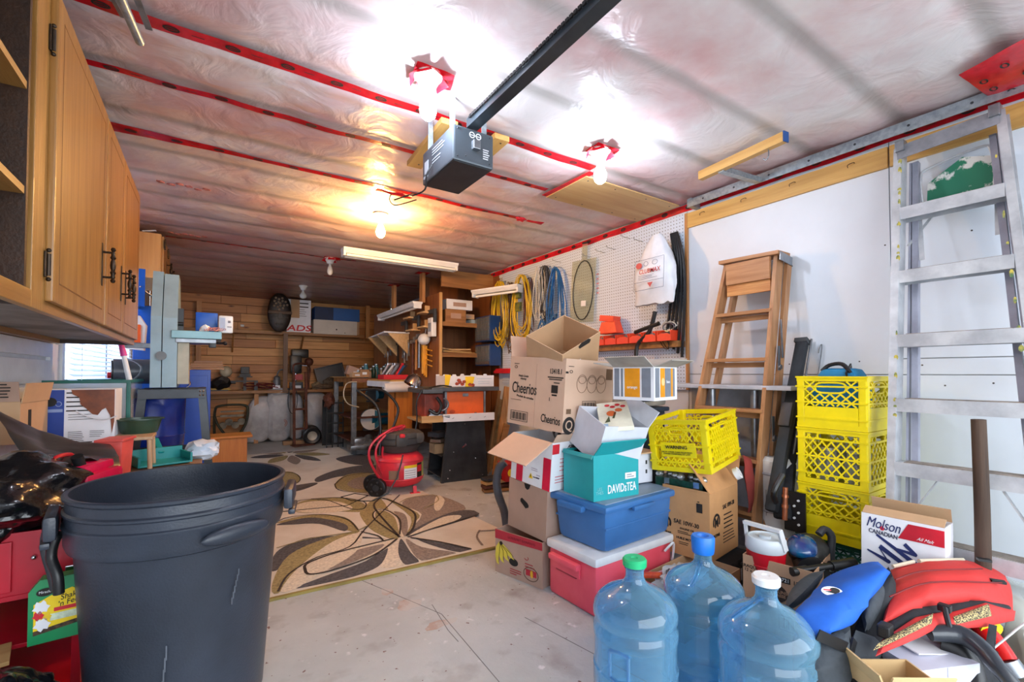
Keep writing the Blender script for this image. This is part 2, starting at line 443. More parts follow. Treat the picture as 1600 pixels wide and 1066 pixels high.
tape_strip(3.0, -.45, 2.05, .05, 'third strip of red tape with a crumpled pink left end on the ceiling', flare=.06)
tape_strip(5.2, -.35, 1.35, .03, 'thin strip of red tape running past the unlit bulb on the ceiling')
tape_strip(6.15, 1.2, 2.45, .04, 'short far strip of red tape by the posts above the tool board', -.0)
# cross piece of tape linking two strips beside the plywood patch
b = B(); b.box((1.9, 2.23, ZC-.05), (.05, .45, .002), rz=rad(2)); tag(b.out('sheathing_tape', TAPE), 'short cross strip of red tape along the edge of the plywood patch', 'tape', 'red tape on the ceiling')
# tape patch near the right front corner
b = B(); b.pillow([(2.42,.33,2.30),(2.9,.18,2.30),(2.9,.48,2.30),(2.5,.52,2.30)], .012, 8, .006)
o = tag(b.out('sheathing_tape', TAPE, smooth=True), 'broad crumpled red tape patch at the top right corner of the ceiling', 'tape', 'red tape on the ceiling')
m = B()
for cx, cy in ((2.55,.40),(2.68,.36),(2.80,.42),(2.72,.46),(2.62,.47)):
    for p in ringpolys(0, 0, .022, .013, .006, 10): m.prism(p, (cx, cy, 2.289), (1,0,0), (0,1,0), .0006)
m.out('printed_mark', INK, o)

# walls
wallw = mat('white_wallboard', (218,225,234), .45, var=.02, scale=2, bump=.03)
st(B().bx(XR+.012, XR+.1, YN, YB, 0, ZC).out('wall_right', mat('wall_backing', (190,190,192), .7)))
WR = bpy.data.objects['wall_right']
for y0, y1, z0, z1 in ((YN,.868,1.175,2.33), (YN,.868,1.095,1.170), (YN,.868,0,1.090), (.872,2.055,1.095,2.33), (.872,2.055,0,1.090), (2.06,4.66,0,1.10), (2.06,4.66,2.245,2.33), (4.665,YB,0,2.33)):
    B().bx(XR, XR+.012, y0, y1, z0, z1, bev=.002).out('panel', wallw if y0 < 4.66 else BROWN_PLY, WR)
b = B()
for k in range(26):
    y = R.uniform(-.2, 2.0); z = R.choice((1.15, 1.06, .6, 1.75)) + R.uniform(-.02, .02); b.cyl((XR-.001, y, z), (XR+.002, y, z), .004, n=8)
b.out('nail_hole', mat('nail_dark', (70,66,66), .6), WR)
st(B().bx(XL-.1, XL, YN, 3.72, 0, ZC).bx(XL-.1, XL, 6.4, YB, 0, ZC).bx(XL-.1, XL, 3.72, 6.4, 0, .98).bx(XL-.1, XL, 3.72, 6.4, 1.95, ZC).out('wall_left', mat('left_wall_paint', (222,228,238), .6, var=.06)))
# window with blinds in the left wall
wn = B()
for z in (.98, 1.93): wn.bx(XL-.05, XL+.03, 3.70, 6.42, z-.03, z+.03, bev=.004)
for y in (3.72, 5.06, 6.40): wn.bx(XL-.05, XL+.03, y-.03, y+.03, .98, 1.93, bev=.004)
wo = st(wn.out('window_1', WHITEP))
B().bx(XL-.07, XL-.065, 3.72, 6.4, 1.0, 1.93).out('pane', clear('window_glass', (242,246,252), -.33, .02), wo)
bl = T('window_blind', 'white horizontal blind hanging in the left wall window', 'blind', (XL+.05, 0, 0))
B().bx(-.015, .015, 3.76, 6.35, 1.90, 1.94).out('head_rail', WHITEP, bl)
slm = mat('blind_slat', (235,238,245), .4, var=.02)
_n = slm.node_tree.nodes; _l = slm.node_tree.links; _t = _n.new('ShaderNodeBsdfTranslucent'); _t.inputs[0].default_value = rgb((226,236,250)); _m = _n.new('ShaderNodeMixShader'); _m.inputs[0].default_value = .55
_l.new(_n['Principled BSDF'].outputs[0], _m.inputs[1]); _l.new(_t.outputs[0], _m.inputs[2]); _l.new(_m.outputs[0], [x for x in _n if x.bl_idname == 'ShaderNodeOutputMaterial'][0].inputs[0]); msh = None
for z in [1.02+.034*k for k in range(26)]:
    if msh is None:
        s = B().box((0, 5.055, 0), (.036, 2.56, .0015), rot=(0, rad(28), 0)).out('slat', slm, bl); msh = s.data
    else:
        s = bpy.data.objects.new('slat', msh); COL.objects.link(s); s.parent = bl
    s.location.z = z
B().tube([(.02,3.95,1.9),(.02,3.95,1.02)], .002, 5).tube([(.02,6.1,1.9),(.02,6.1,1.02)], .002, 5).out('cord', WHITEP, bl)

# back wall: knotty cedar planks, each its own piece
st(B().bx(XL, XR, YB+.02, YB+.1, 0, ZC).out('wall_back', mat('back_wall_dark', (46,34,28), .9)))
WB = bpy.data.objects['wall_back']
cedars = [wood('cedar_%s' % k, c, c2, 'x', 1.0, .5, True) for k, c, c2 in (('honey', (212,150,84), (178,116,58)), ('pale', (222,164,96), (192,130,68)), ('deep', (190,128,68), (156,98,48)))]
z = 0.0; ri = 0
while z < 2.3:
    cuts = [XL] + sorted([R.uniform(-.3, .5) + 1.2*k for k in range(3)]) + [XR]
    for x0, x1 in zip(cuts, cuts[1:]):
        if x1-x0 < .08: continue
        o = B().bx(x0+.0015, x1-.0015, YB-R.uniform(0, .004), YB+.018, z+.003, min(z+.135, 2.34), bev=.003).out('plank', R.choice(cedars), WB)
    z += .138; ri += 1
# driveway beyond the open door
st(B().bx(-6, 8, -9, YN-1.5, -.12, -.02).out('trim_driveway', mat('driveway_concrete', (170,170,168), .8)))

# ---- right wall: ledger boards, sheathing tape, galvanised angle
for y0, y1, lab in ((.87, 2.06, 'longer pine board fixed flat to the white wall under the ceiling beside the pegboard'), (YN+.1, .862, 'pine board fixed flat to the white wall behind the top of the aluminium ladder')):
    t = T('ledger_board', lab, 'board', (0,0,0), group='ledger boards on the white wall')
    B().bx(XR-.02, XR, y0, y1, 2.155, 2.262, bev=.002).out('board', PINE_Y, t)
    b = B()
    for k in range(4):
        y = y0+(y1-y0)*(.12+.25*k); b.tube([(XR-.02, y, 2.23), (XR-.035, y, 2.23), (XR-.037, y+.025, 2.225), (XR-.036, y+.025, 2.21)], .0018, 5)
    b.out('bent_nail', BRONZE, t)
b = B(); rows = []
for i in range(121):
    y = YN+.1+(4.9-YN-.1)*i/120; a = .008*noise.noise(Vector((y*4, 0, 0)))
    rows.append([b.bm.verts.new((XR-.004-.004*abs(noise.noise(Vector((y*8, k, 1)))), y, 2.283+a*(1-k)+.052*k)) for k in (0, .5, 1)])
for p, q in zip(rows, rows[1:]):
    for k in (0, 1): b.bm.faces.new((p[k], p[k+1], q[k+1], q[k]))
o = tag(b.out('sheathing_tape', TAPE), 'long red tape strip sealing the corner of ceiling and right wall', 'tape', 'red tape on the ceiling')
m = B(); y = -.9
while y < 4.8:
    for p in ringpolys(0, 0, .028, .016, .008, 12): m.prism(p, (XR-.010, y, 2.309), (0,-1,0), (0,0,1), .0006)
    m.prism(rect(-.018,-.004,.018,.004), (XR-.010, y, 2.309), (0,-1,0), (0,0,1), .0006)
    m.prism(rect(.06,-.010,.10,-.007), (XR-.010, y, 2.309), (0,-1,0), (0,0,1), .0006); y += .21
m.out('printed_mark', INK, o)
b = B().bx(2.795, 2.80, YN+.1, 1.985, 2.268, 2.322).bx(2.80, 2.845, YN+.1, 1.985, 2.318, 2.322)
GALV = mat('galvanised_steel', (172,182,188), .38, .65, c2=(140,150,158), scale=40)
t = T('door_track_angle', 'galvanised steel angle rail running along the right wall at the ceiling', 'rail', (0,0,0)); b.out('angle', GALV, t)
b = B()
for k in range(14): b.cyl((2.7935, YN+.3+k*.22, 2.295), (2.796, YN+.3+k*.22, 2.295), .006, n=8)
b.out('bolt_hole', DARK, t); B().bx(2.80, 2.9, 1.95, 1.985, 2.27, 2.33).out('end_bracket', GALV, t)

# pegboard with real pitch of holes drawn by the material
pm = mat('pegboard_white', (214,220,228), .5, var=.02)
nt = pm.node_tree; n = nt.nodes; l = nt.links; p = n['Principled BSDF']; tc = [x for x in n if x.bl_idname == 'ShaderNodeTexCoord'][0]
sp = n.new('ShaderNodeSeparateXYZ'); l.new(tc.outputs['Object'], sp.inputs[0]); sq = []
for ax in ('Y', 'Z'):
    a = n.new('ShaderNodeMath'); a.operation = 'PINGPONG'; a.inputs[1].default_value = .0127; l.new(sp.outputs[ax], a.inputs[0])
    c = n.new('ShaderNodeMath'); c.operation = 'POWER'; c.inputs[1].default_value = 2; l.new(a.outputs[0], c.inputs[0]); sq.append(c)
a = n.new('ShaderNodeMath'); l.new(sq[0].outputs[0], a.inputs[0]); l.new(sq[1].outputs[0], a.inputs[1])
c = n.new('ShaderNodeMath'); c.operation = 'LESS_THAN'; c.inputs[1].default_value = .0042**2; l.new(a.outputs[0], c.inputs[0])
mx = n.new('ShaderNodeMix'); mx.data_type = 'RGBA'; l.new(c.outputs[0], mx.inputs[0])
mx.inputs[6].default_value = rgb((204,217,234)); mx.inputs[7].default_value = rgb((96,98,104)); l.new(mx.outputs[2], p.inputs['Base Color'])
PEG = T('pegboard', 'large white pegboard on the right wall between shelf unit and white panels', 'pegboard', (0,0,0))
B().bx(2.878, 2.884, 2.062, 4.55, .98, 2.262).out('board', pm, PEG)
B().bx(2.872, 2.895, 2.045, 2.062, .98, 2.262).out('edge_strip', PINE_Z, PEG)
b = B()
for px, py in ((985,373),(877,410),(925,402),(945,395),(962,390),(898,432),(1005,378)):
    q = at(px, py, x=2.88); b.tube([q, q+Vector((-.10,-.0,.004)), q+Vector((-.11,0,.02))], .0025, 5)
b.out('hook', STEEL, PEG)
wl = B().bx(2.79, 2.878, 2.07, 3.6, 1.29, 1.335); tag(wl.out('bin_ledge', SHELF), 'narrow wooden ledge under the orange bins on the pegboard', 'shelf')

# plywood patch on the ceiling
t = T('plywood_patch', 'yellowish plywood sheet screwed to the ceiling near the right wall', 'board', (0,0,0))
B().box((2.36, 2.26, ZC-.052), (.90, .40, .008)).out('sheet', PLY, t)
b = B()
for x in (1.96, 2.2, 2.5, 2.75): b.cyl((x, 2.1, ZC-.058), (x, 2.1, ZC-.056), .005, n=8).cyl((x, 2.42, ZC-.058), (x, 2.42, ZC-.056), .005, n=8)
b.out('screw_head', DARK, t)
# hanging 2x4 with blue end
t = T('hanging_timber', 'short timber with a blue painted end hung from the ceiling by steel strap', 'timber', (2.44, 1.40, 2.295), rz=-6)
B().box((0,0,0), (.038, .52, .05), bev=.002).out('beam', PINE_Y, t)
B().box((0,-.262,0), (.040,.006,.052)).out('painted_end', mat('blue_paint', (30,80,150), .5), t)
B().bx(.0,.34,.10,.135,-.030,-.026).bx(.0,.34,.10,.103,-.03,.0).out('perforated_angle', GALV, t)
B().tube([(0,-.17,-.025),(0,-.17,-.06),(.0,-.155,-.075),(0,-.14,-.06)], .003, 6).out('hook', STEEL, t)

# white boards fixed along the left wall beside the window
for k, (y0, y1, z0, z1) in enumerate(((2.6,3.66,1.19,1.265),(2.6,3.70,1.05,1.17),(3.50,3.64,.95,1.265),(2.5,3.5,.78,1.03),(3.64,3.76,.9,1.265))):
    B().bx(XL,XL+.018-.003*(k==3),y0,y1,z0,z1,bev=.002).out('board', WHITEP if k < 3 else wallw, bpy.data.objects['wall_left'])
# ================================================================ CEILING LAMPS AND OPENER
PORC = mat('porcelain', (230,228,222), .25, var=.03)
def bulb_mat(name, c, e):
    m = bpy.data.materials.new(name); m.use_nodes = True; p = m.node_tree.nodes['Principled BSDF']
    p.inputs['Base Color'].default_value = rgb(c); p.inputs['Emission Color'].default_value = rgb(c); p.inputs['Emission Strength'].default_value = e; return m
def lampholder(x, y, lab, m, patch=0, r=.034, zc=None, big=1.0):
    z = zc or ceil_z(x, y)-.004
    t = T('ceiling_lamp', lab, 'lamp', (x, y, z), group='bare bulb lamps on the ceiling')
    B().lathe([(0,0),(.055*big,0),(.058*big,-.012),(.048*big,-.022),(.036*big,-.045),(.03*big,-.062),(.022,-.066),(0,-.066)], 24).out('lampholder', PORC, t, True)
    B().lathe([(.013,-.062),(.014,-.085),(.022,-.10),(r,-.135),(r*1.02,-.15),(r*.85,-.172),(r*.45,-.185),(0,-.188)], 20).out('bulb', m, t, True)
    if patch:
        b = B(); 
        b.pillow([(-.07,-.06,-.004),(.09,-.06,.0),(.12,.04,-.006),(-.055,.06,.0)], .012, 8, .010, seed=patch)
        for k in range(5):
            a = k*1.25+patch; b.pillow([(.06*cos(a),.06*sin(a),-.004),(.085*cos(a),.085*sin(a),-.035),(.085*cos(a+1),.085*sin(a+1),-.03),(.06*cos(a+1),.06*sin(a+1),-.004)], .004, 4, .006)
        b.out('tape_collar', TAPE, t, True)
    return t
CB = bulb_mat('lit_bulb_cool', (225,238,255), COOL_BULB); WBm = bulb_mat('lit_bulb_warm', (255,190,110), WARM_BULB)
OFF = mat('unlit_frosted_bulb', (205,205,200), .2, var=.02)
lampholder(.735, 1.735, 'brightly lit bare bulb with red tape collar left of the garage door opener', CB, 1)
lampholder(1.77, 1.80, 'brightly lit bare bulb with red tape collar near the hanging timber', CB, 2)
lampholder(1.10, 3.52, 'warm lit bare bulb in a porcelain holder above the fluorescent fixture', WBm)
lampholder(1.075, 5.2, 'small unlit bulb on the ceiling beyond the fluorescent fixture', OFF, 3, .028)
lampholder(1.09, 7.0, 'farthest unlit reflector bulb hanging near the back wall', OFF, 0, .045)

# fluorescent fixture
def fluoro(name_lab, p0, p1, wd=.12, tubes=1, grp='fluorescent fixtures', z0=None):
    p0 = Vector(p0); p1 = Vector(p1); d = p1-p0; L = d.length; a = math.degrees(math.atan2(d.y, d.x))
    t = T('fluorescent_fixture', name_lab, 'light fixture', (p0+p1)/2, a, grp)
    B().prism([(-wd/2,0),(wd/2,0),(wd/2,-.015),(wd*.3,-.05),(-wd*.3,-.05),(-wd/2,-.015)], (-L/2,0,0), (0,1,0), (0,0,1), L).out('housing', WHITEP, t)
    for k in range(tubes):
        yy = 0 if tubes == 1 else (-.04, .04)[k]; B().cyl((-L/2+.03,yy,-.068), (L/2-.03,yy,-.068), .013, n=12).out('tube', mat('unlit_tube', (238,236,230), .2, var=.01), t, True)
    b = B()
    for s in (-1,1): b.box((s*(L/2-.012),0,-.045), (.022,wd*.8,.07), bev=.003)
    b.out('end_cap', WHITEP, t); return t
fluoro('long white fluorescent fixture on the middle of the ceiling', (1.04,4.5,2.29), (2.24,4.5,2.30), .13, 2)
fluoro('white fluorescent fixture hung on posts above the tool board', (2.02,5.05,1.98), (2.06,6.55,1.90), .12)
fluoro('white fluorescent fixture beside the shelf unit top at the pegboard corner', (2.50,4.55,2.02), (2.72,3.95,2.05), .12)

# garage door opener
OP = T('garage_door_opener', 'dark grey garage door opener motor box hanging from the ceiling on two boards', 'door opener', (.86, 1.755, 2.02))
om = mat('opener_grey_steel', (84,92,100), .35, .4, var=.06)
B().bx(0,.20,0,.34,0,.155,bev=.008).out('motor_box', om, OP)
B().bx(.008,.192,.008,.332,-.003,.0).out('bottom_plate', DARK, OP)
MF = frame('F'); ML = frame('L', d=.34)
decal(ringpolys(.09,.128,.014,.014,.004)+ringpolys(.122,.128,.014,.014,.004)+[rect(.078,.126,.135,.129)], MF, WHITE, OP, 'printed_symbol')
decal(lines(.145,.075,.045,5,.010,.005,4), MF, WHITE, OP, 'printed_lines')
decal(lines(.12,.125,.17,3,.013,.004,3)+[rect(.03,.04,.075,.10), rect(.02,.02,.07,.032)]+lines(.12,.075,.12,2,.014,.004,9), ML, mat('silver_print', (170,176,184), .5, var=.02), OP, 'printed_lines')
B().box((.105,-.012,.082), (.034,.024,.04), bev=.004).out('lamp_socket_cover', STEEL, OP)
b = B()
for x, z in ((.02,.02),(.18,.02),(.02,.14),(.18,.14),(.06,.03)): b.ball((x,-.001,z), .004, n=6)
for x in (.03,.17): b.bx(x-.012,x+.012,.05,.30,.155,.162)
b.out('screw', DARK, OP)
b = B()
for x, yy in ((.02,.05),(.18,.05),(.02,.29),(.18,.29)): b.bar((x,yy,.155),(x,yy,.33),.025,.003,(1,0,0))
b.out('hanger_strap', GALV, OP)
b = B().bx(-.026,.026,-3.0,.05,.0,.004).bx(-.026,-.020,-3.0,.05,.0,.04).bx(.020,.026,-3.0,.05,.0,.04)
rl = b.out('rail', mat('rail_steel', (70,80,88), .3, .6, var=.1), OP); rl.location = (.10,-.03,.165)
b = B()
for k in range(150):
    b.box((-.034, -2.98+k*.02, .028), (.006,.014,.012)).box((-.034,-2.97+k*.02,.028), (.003,.014,.006))
b.out('chain', mat('chain_black', (34,34,36), .5, .5), rl)
B().tube([(-.01,.2,.05),(-.03,.22,.0),(-.02,.26,-.05),(-.05,.34,-.06),(-.03,.44,-.02),(-.08,.52,-.03)], .004, 6).out('cable', BLACK, OP, True)
for x0, x1, ya, yb, lab in ((.92,1.0,1.97,2.50,'left pine board screwed across the joists above the garage door opener'), (1.20,1.28,1.95,2.30,'right pine board screwed across the joists above the garage door opener')):
    t = T('mounting_board', lab, 'board', ((x0+x1)/2, (ya+yb)/2, ZC-.055), rz=-3, group='opener mounting boards')
    B().box((0,0,0), (.085, yb-ya, .028), bev=.002).out('board', PINE_Y, t)
    b = B()
    for yy in (-.4,-.1,.4): b.cyl((.01,yy*(yb-ya),-.016), (.01,yy*(yb-ya),-.013), .005, n=8)
    b.out('screw_head', DARK, t)
# small bits on the ceiling
t = T('torn_tape_tuft', 'small crumpled red tape tuft at the end of the third strip near the pegboard', 'tape', (2.02, 2.93, ZC-.05))
b = B().blob((0,0,0), (.09,.05,.03), 2, .3, 6, 3).pillow([(.06,-.02,0),(.20,-.05,-.005),(.20,-.0,-.01),(.06,.02,0)], .008, 5, .006); b.out('tuft', TAPE, t, True)
t = T('torn_tape_tuft', 'crumpled red tape tuft with loose wire left of the opener cable', 'tape', (1.02, 2.98, ZC-.05))
B().pillow([(-.12,-.03,0),(.12,-.03,-.01),(.12,.03,0),(-.12,.03,.0)], .02, 7, .015).out('tuft', TAPE, t, True)
B().tube([(-.02,0,-.01),(-.03,0,-.05),(.02,.02,-.07),(.12,-.1,-.05)], .004, 5).out('wire', BLACK, t, True)
# silver conduit stub top left, with its strap
t = T('door_spring_tube', 'pale steel tube stub hanging at the top left of the ceiling', 'tube', (-.245, 1.90, 2.28), rot=(0,0,-8))
B().cyl((0,-.35,.02), (0,.17,-.0), .014, n=16).out('tube', GALV, t, True)
B().bar((-.06,-.30,.05),(-.03,.10,.03),.004,.012).bar((.03,-.25,.06),(.035,.13,.03),.004,.02).out('strap', STEEL, t)
# torn spots in the poly
for x, y, lab in ((-.18, 3.72, 'small ragged tear showing pink insulation in the ceiling film left side'), (-.2, 5.0, 'smaller torn hole in the ceiling film above the far wall cabinet')):
    b = B()
    for k in range(6): b.blob((.05*k-.1,.02*sin(k*2),0), (.05,.035,.012), 1, .3, 5, k)
    o = b.out('insulation_tear', mat('raw_pink_insulation', (196,120,112), .95, var=.15, scale=30, bump=.4), smooth=True); o.location = (x, y, ceil_z(x, y)-.002); tag(o, lab, 'tear')
# hanging posts above tool board
for x, y, z0, lab in ((2.16,5.25,1.96,'nearer wooden post hanging from the ceiling above the tool board'), (2.13,6.2,1.9,'farther wooden post hanging from the ceiling above the tool board')):
    t = T('hanging_post', lab, 'post', (x, y, 0), group='posts above the tool board')
    B().bx(-.02,.02,-.045,.045,z0,2.33,bev=.002).out('post', PINE_Z, t)
    B().pillow([(-.08,-.07,2.325),(.08,-.07,2.325),(.08,.07,2.325),(-.08,.07,2.325)], .01, 5, .006).out('tape_collar', TAPE, t, True)

# ================================================================ LEFT: WALL CABINETS
def pull(parent, loc, s=1.0):
    """antique pull: long back plate, turned grip on two posts (front of door looks along +x)"""
    b = B().bx(0,.003,-.009,.009,-.085,.085,bev=.002)
    for z in (-.05,.05): b.cyl((0,0,z),(.032,0,z),.0045,n=8)
    b.lathe([(0,-.072),(.006,-.07),(.009,-.062),(.005,-.055),(.008,-.048),(.006,-.040),(.010,-.030),(.006,-.022),(.009,-.012),(.010,0),(.009,.012),(.006,.022),(.010,.030),(.006,.040),(.008,.048),(.005,.055),(.009,.062),(.006,.07),(0,.072)], 10, (.034,0,0))
    o = b.out('handle', BRONZE, parent, True); o.location = loc; return o
def hinge(parent, loc):
    b = B().bx(0,.004,-.012,.004,-.035,.035,bev=.001).cyl((.006,.004,-.03),(.006,.004,.03),.0055,n=10).bx(0,.006,.004,.016,-.022,.022,bev=.001).ball((.006,.004,.04),.006,n=8).ball((.006,.004,-.04),.006,n=8)
    o = b.out('hinge', BRONZE, parent); o.location = loc
CX = -.38; cz0, cz1 = 1.268, 2.19
CB1 = T('wall_cabinet', 'large oak wall cabinet with three doors and an open shelf bay, left foreground', 'cabinet', (0,0,0))
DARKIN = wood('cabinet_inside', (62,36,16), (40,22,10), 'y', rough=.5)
def Y(px): return at(px, 560, x=CX).y
y_end = Y(209)
b = B().bx(XL,XL+.01,.7,y_end,cz0,cz1).bx(XL,CX-.02,y_end-.016,y_end,cz0,cz1).bx(XL,CX-.001,1.585,1.60,cz0,cz1).bx(XL,CX-.02,.7,.716,cz0,cz1).bx(XL,CX-.02,.7,y_end,cz1-.016,cz1)
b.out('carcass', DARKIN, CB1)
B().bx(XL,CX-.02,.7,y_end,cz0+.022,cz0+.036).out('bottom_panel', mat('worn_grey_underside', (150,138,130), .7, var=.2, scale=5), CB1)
b = B().bx(XL,XL+.05,.7,y_end,cz0,cz0+.022).bx(XL+.05,CX-.02,.7,.74,cz0,cz0+.022)
b.out('bottom_batten', OAK_Y, CB1)
b = B().bx(CX-.02,CX,.7,y_end,cz0,cz0+.045,bev=.002).bx(CX-.02,CX,.7,y_end,cz1-.04,cz1,bev=.002)
b.out('face_rail', OAK_Y, CB1)
for y0, y1 in ((Y(46),Y(60)+.06),(Y(153)-.03,Y(153)+.03),(y_end-.05,y_end),(.7,.75)): B().bx(CX-.02,CX+.0005,y0,y1,cz0,cz1,bev=.002).out('face_stile', OAK, CB1)
for z in (1.54,1.80): 
    B().bx(XL+.01,CX-.004,.716,1.585,z,z+.018).out('shelf', wood('shelf_board_pale', (196,150,84), (160,112,54), 'y'), CB1)
for y0, y1, hy, hs in ((Y(60)+.035,Y(153)-.008,0,1),(Y(153)+.012,Y(183)-.003,0,1),(Y(183)+.003,y_end-.02,1,-1)):
    z0, z1 = cz0+.03, cz1-.025
    d = B().bx(CX,CX+.018,y0,y1,z0,z1,bev=.005).out('door', OAK, CB1)
    g = B(); i = .055; gm = mat('routed_groove', (110,66,26), .6, var=.1)
    for (a0, a1, c0, c1) in ((y0+i,y0+i+.004,z0+i,z1-i),(y1-i-.004,y1-i,z0+i,z1-i),(y0+i,y1-i,z0+i,z0+i+.004),(y0+i,y1-i,z1-i-.004,z1-i)): g.bx(CX+.0165,CX+.0185,a0,a1,c0,c1)
    g.out('groove', gm, d)
    pull(d, (CX+.018, y1-.07 if hs > 0 else y0+.06, z0+.235))
    hy = y0-.004
    if hs > 0:
        for z in (z0+.10, z1-.14): hinge(d, (CX+.002, hy, z))
t = T('paint_can', 'red and white container half visible on the lowest cabinet shelf at left edge', 'container', (-.52, 1.42, cz0+.037))
B().lathe([(0,0),(.05,0),(.052,.004),(.05,.10),(.04,.13),(.018,.14),(.018,.17),(0,.17)], 20).out('body', RED, t, True)
B().bx(-.03,.04,-.054,-.045,.02,.09).out('label', WHITE, t)
CB2 = T('wall_cabinet', 'smaller plain pale wall cabinet farther along the left wall near the window', 'cabinet', (0,0,0))
B().bx(XL,-.355,4.85,5.62,1.90,2.28,bev=.003).out('carcass', wood('pale_maple', (208,160,98), (180,128,72), 'z', .6), CB2)
for y0, y1 in ((4.87,5.23),(5.24,5.60)):
    d = B().bx(-.355,-.337,y0,y1,1.915,2.265,bev=.004).out('door', OAK, CB2)
    pull(d, (-.337, y1-.06, 2.03)); hinge(d, (-.335, y0, 2.2))
t = T('white_strip', 'thin white plastic strip lying on top of the far wall cabinet', 'strip', (-.48,4.86,2.285)); B().bar((0,0,0),(.09,-.02,.045-.03),.004,.025).out('strip', WHITEP, t)
# ================================================================ LEFT FOREGROUND
t = T('trash_can', 'large black plastic trash can with open top in the left foreground', 'trash can', (-.062,1.90,0))
CANM = mat('can_plastic', (50,57,70), .36, c2=(32,37,46), scale=3.2, bump=.10, bscale=160, lo=.3, hi=.7)
prof = [(0,.01),(.235,.01),(.245,.02),(.283,.565),(.286,.575),(.300,.582),(.306,.60),(.308,.645),(.311,.650),(.311,.656),(.306,.660),(.306,.684),(.311,.689),(.311,.695),(.305,.700),(.303,.725),(.311,.732),(.312,.740),(.306,.744),(.296,.742),(.294,.70),(.296,.66),(.292,.60),(.276,.56),(.238,.04),(0,.035)]
prof = [(r_*.965, z_) for r_, z_ in prof]
B().lathe(prof, 72).out('bin', CANM, t, True)
for a in (rad(-12), rad(188)):
    b = B(); M = Matrix.Rotation(a, 4, 'Z')
    b.box((.318,0,.665), (.03,.17,.07), M=M, bev=.012); b.box((.328,0,.615), (.022,.13,.018), M=M, bev=.006)
    b.out('handle', CANM, t, True)
for a in (rad(-62),):
    b = B(); M = Matrix.Rotation(a, 4, 'Z') @ Matrix.Translation((.297,0,.615)) @ Matrix.Diagonal((.35,1.9,.5,1)); 
    vs = bmesh.ops.create_icosphere(b.bm, subdivisions=3, radius=.055)['verts']; bmesh.ops.transform(b.bm, matrix=M, verts=vs); b.out('molded_grip', CANM, t, True)
sm = mat('scuff_pale', (92,98,108), .7, var=.2)
b = B()
for a, z0, z1 in ((-100,.14,.34),(-62,.40,.50)):
    for k in range(6):
        zz = z0+(z1-z0)*k/6; r0 = .2455+.0378*(zz-.02)/.545/1+.0008; aa = rad(a+k*.7)
        b.box((r0*cos(aa), r0*sin(aa), zz), (.0012,.003,(z1-z0)/5), rz=aa)
b.out('scuff', sm, t)

# red cart with things below and on it
t = T('tool_cart', 'red steel tool cart with chrome latches behind the black trash can', 'cart', (-.76,2.12,0))
CR = mat('cart_red', (186,14,40), .35, var=.06)
B().bx(0,.41,0,.75,.37,.385).bx(0,.41,0,.012,.385,.585,bev=.003).bx(.398,.41,0,.75,.385,.585).bx(0,.41,.738,.75,.385,.585).out('tray', CR, t)
B().bx(.02,.24,-.012,0,.40,.56,bev=.003).out('drawer', CR, t)
B().bx(0,.41,0,.75,.03,.05,bev=.003).bx(0,.41,0,.75,.215,.228,bev=.002).out('lower_shelf', CR, t)
for x in (.01,.395):
    for y in (.012,.738): B().bx(x-.012,x+.012,y-.012,y+.012,0,.58,bev=.002).out('post', CR, t)
b = B()
for z in (.44,.52): b.bx(.365,.395,-.008,0,z-.014,z+.014,bev=.003)
b.out('chrome_latch', CHROME, t); B().ball((.29,-.006,.50),.008,n=10).out('rivet', CHROME, t, True)
# black bent handle
t = T('black_handle_grip', 'black bent tubular grip handle leaning between red cart and trash can', 'handle', (0,0,0))
h = [at(103,822,t=1.42),at(75,828,t=1.40),at(70,858,t=1.38),at(80,895,t=1.37),at(86,922,t=1.36)]
B().tube(h, .011, 10).out('outer_tube', DARK, t, True)
h = [at(100,835,t=1.40),at(88,840,t=1.37),at(80,870,t=1.36),at(90,900,t=1.35),at(92,928,t=1.35)]
B().tube(h, .013, 10).out('grip', BLACK, t, True)
# feed jug
t = T('plant_food_jug', 'green and yellow plant food jug on the red cart shelf beside the trash can', 'jug', (-.455,2.0,.262), rz=4); t.scale = (.82,.82,.95)
GR = mat('green_jug', (22,140,84), .4, var=.05)
B().prism([(0,0),(.17,0),(.175,.02),(.175,.17),(.15,.205),(.03,.205),(0,.17)], (0,.06,0), (1,0,0), (0,0,1), .06).out('body', GR, t)
M = frame('F')
decal([[(.015,.03),(.17,.05),(.17,.13),(.12,.165),(.06,.150),(.015,.13)]], M, mat('label_yellow', (240,206,20), .6, var=.03), t, 'label')
decal([[(.015,.03),(.17,.048),(.17,.062),(.015,.044)]], TR(0,0,.001).to_4x4() @ M if False else frame('F', off=.0025), mat('label_brown', (90,66,44), .7, var=.4, scale=60), t, 'label_band')
decal([rect(.07,.096,.16,.108)], frame('F', off=.0025), REDP, t, 'label_band')
decal([rect(.06,.068,.16,.09)], frame('F', off=.0025), mat('label_pale', (214,228,200), .7, var=.1, scale=50), t, 'label_band')
text("Shake", .017, frame('F', off=.003) @ TR(.115,.140,0,8), INK, t, shear=.2, bold=.01); text("'n Feed", .017, frame('F', off=.003) @ TR(.115,.120,0,8), INK, t, shear=.2, bold=.01)
decal([oval(.045,.165,.024,.013)], frame('F', off=.0028), INK, t, 'logo_oval'); text("Miracle", .008, frame('F', off=.0042) @ TR(.045,.166), WHITE, t)
for (x, y, r, c) in ((.035,.118,.020,WHITE),(.028,.092,.014,REDP),(.038,.062,.020,WHITE),(.052,.085,.011,mat('petal_yellow', (245,205,40), .7))):
    decal([[(x+r*(1+.25*cos(k*pi/2*2.5))*cos(k*.42), y+r*(1+.25*cos(k*pi/2*2.5))*sin(k*.42)) for k in range(15)]], frame('F', off=.003), c, t, 'printed_flower')
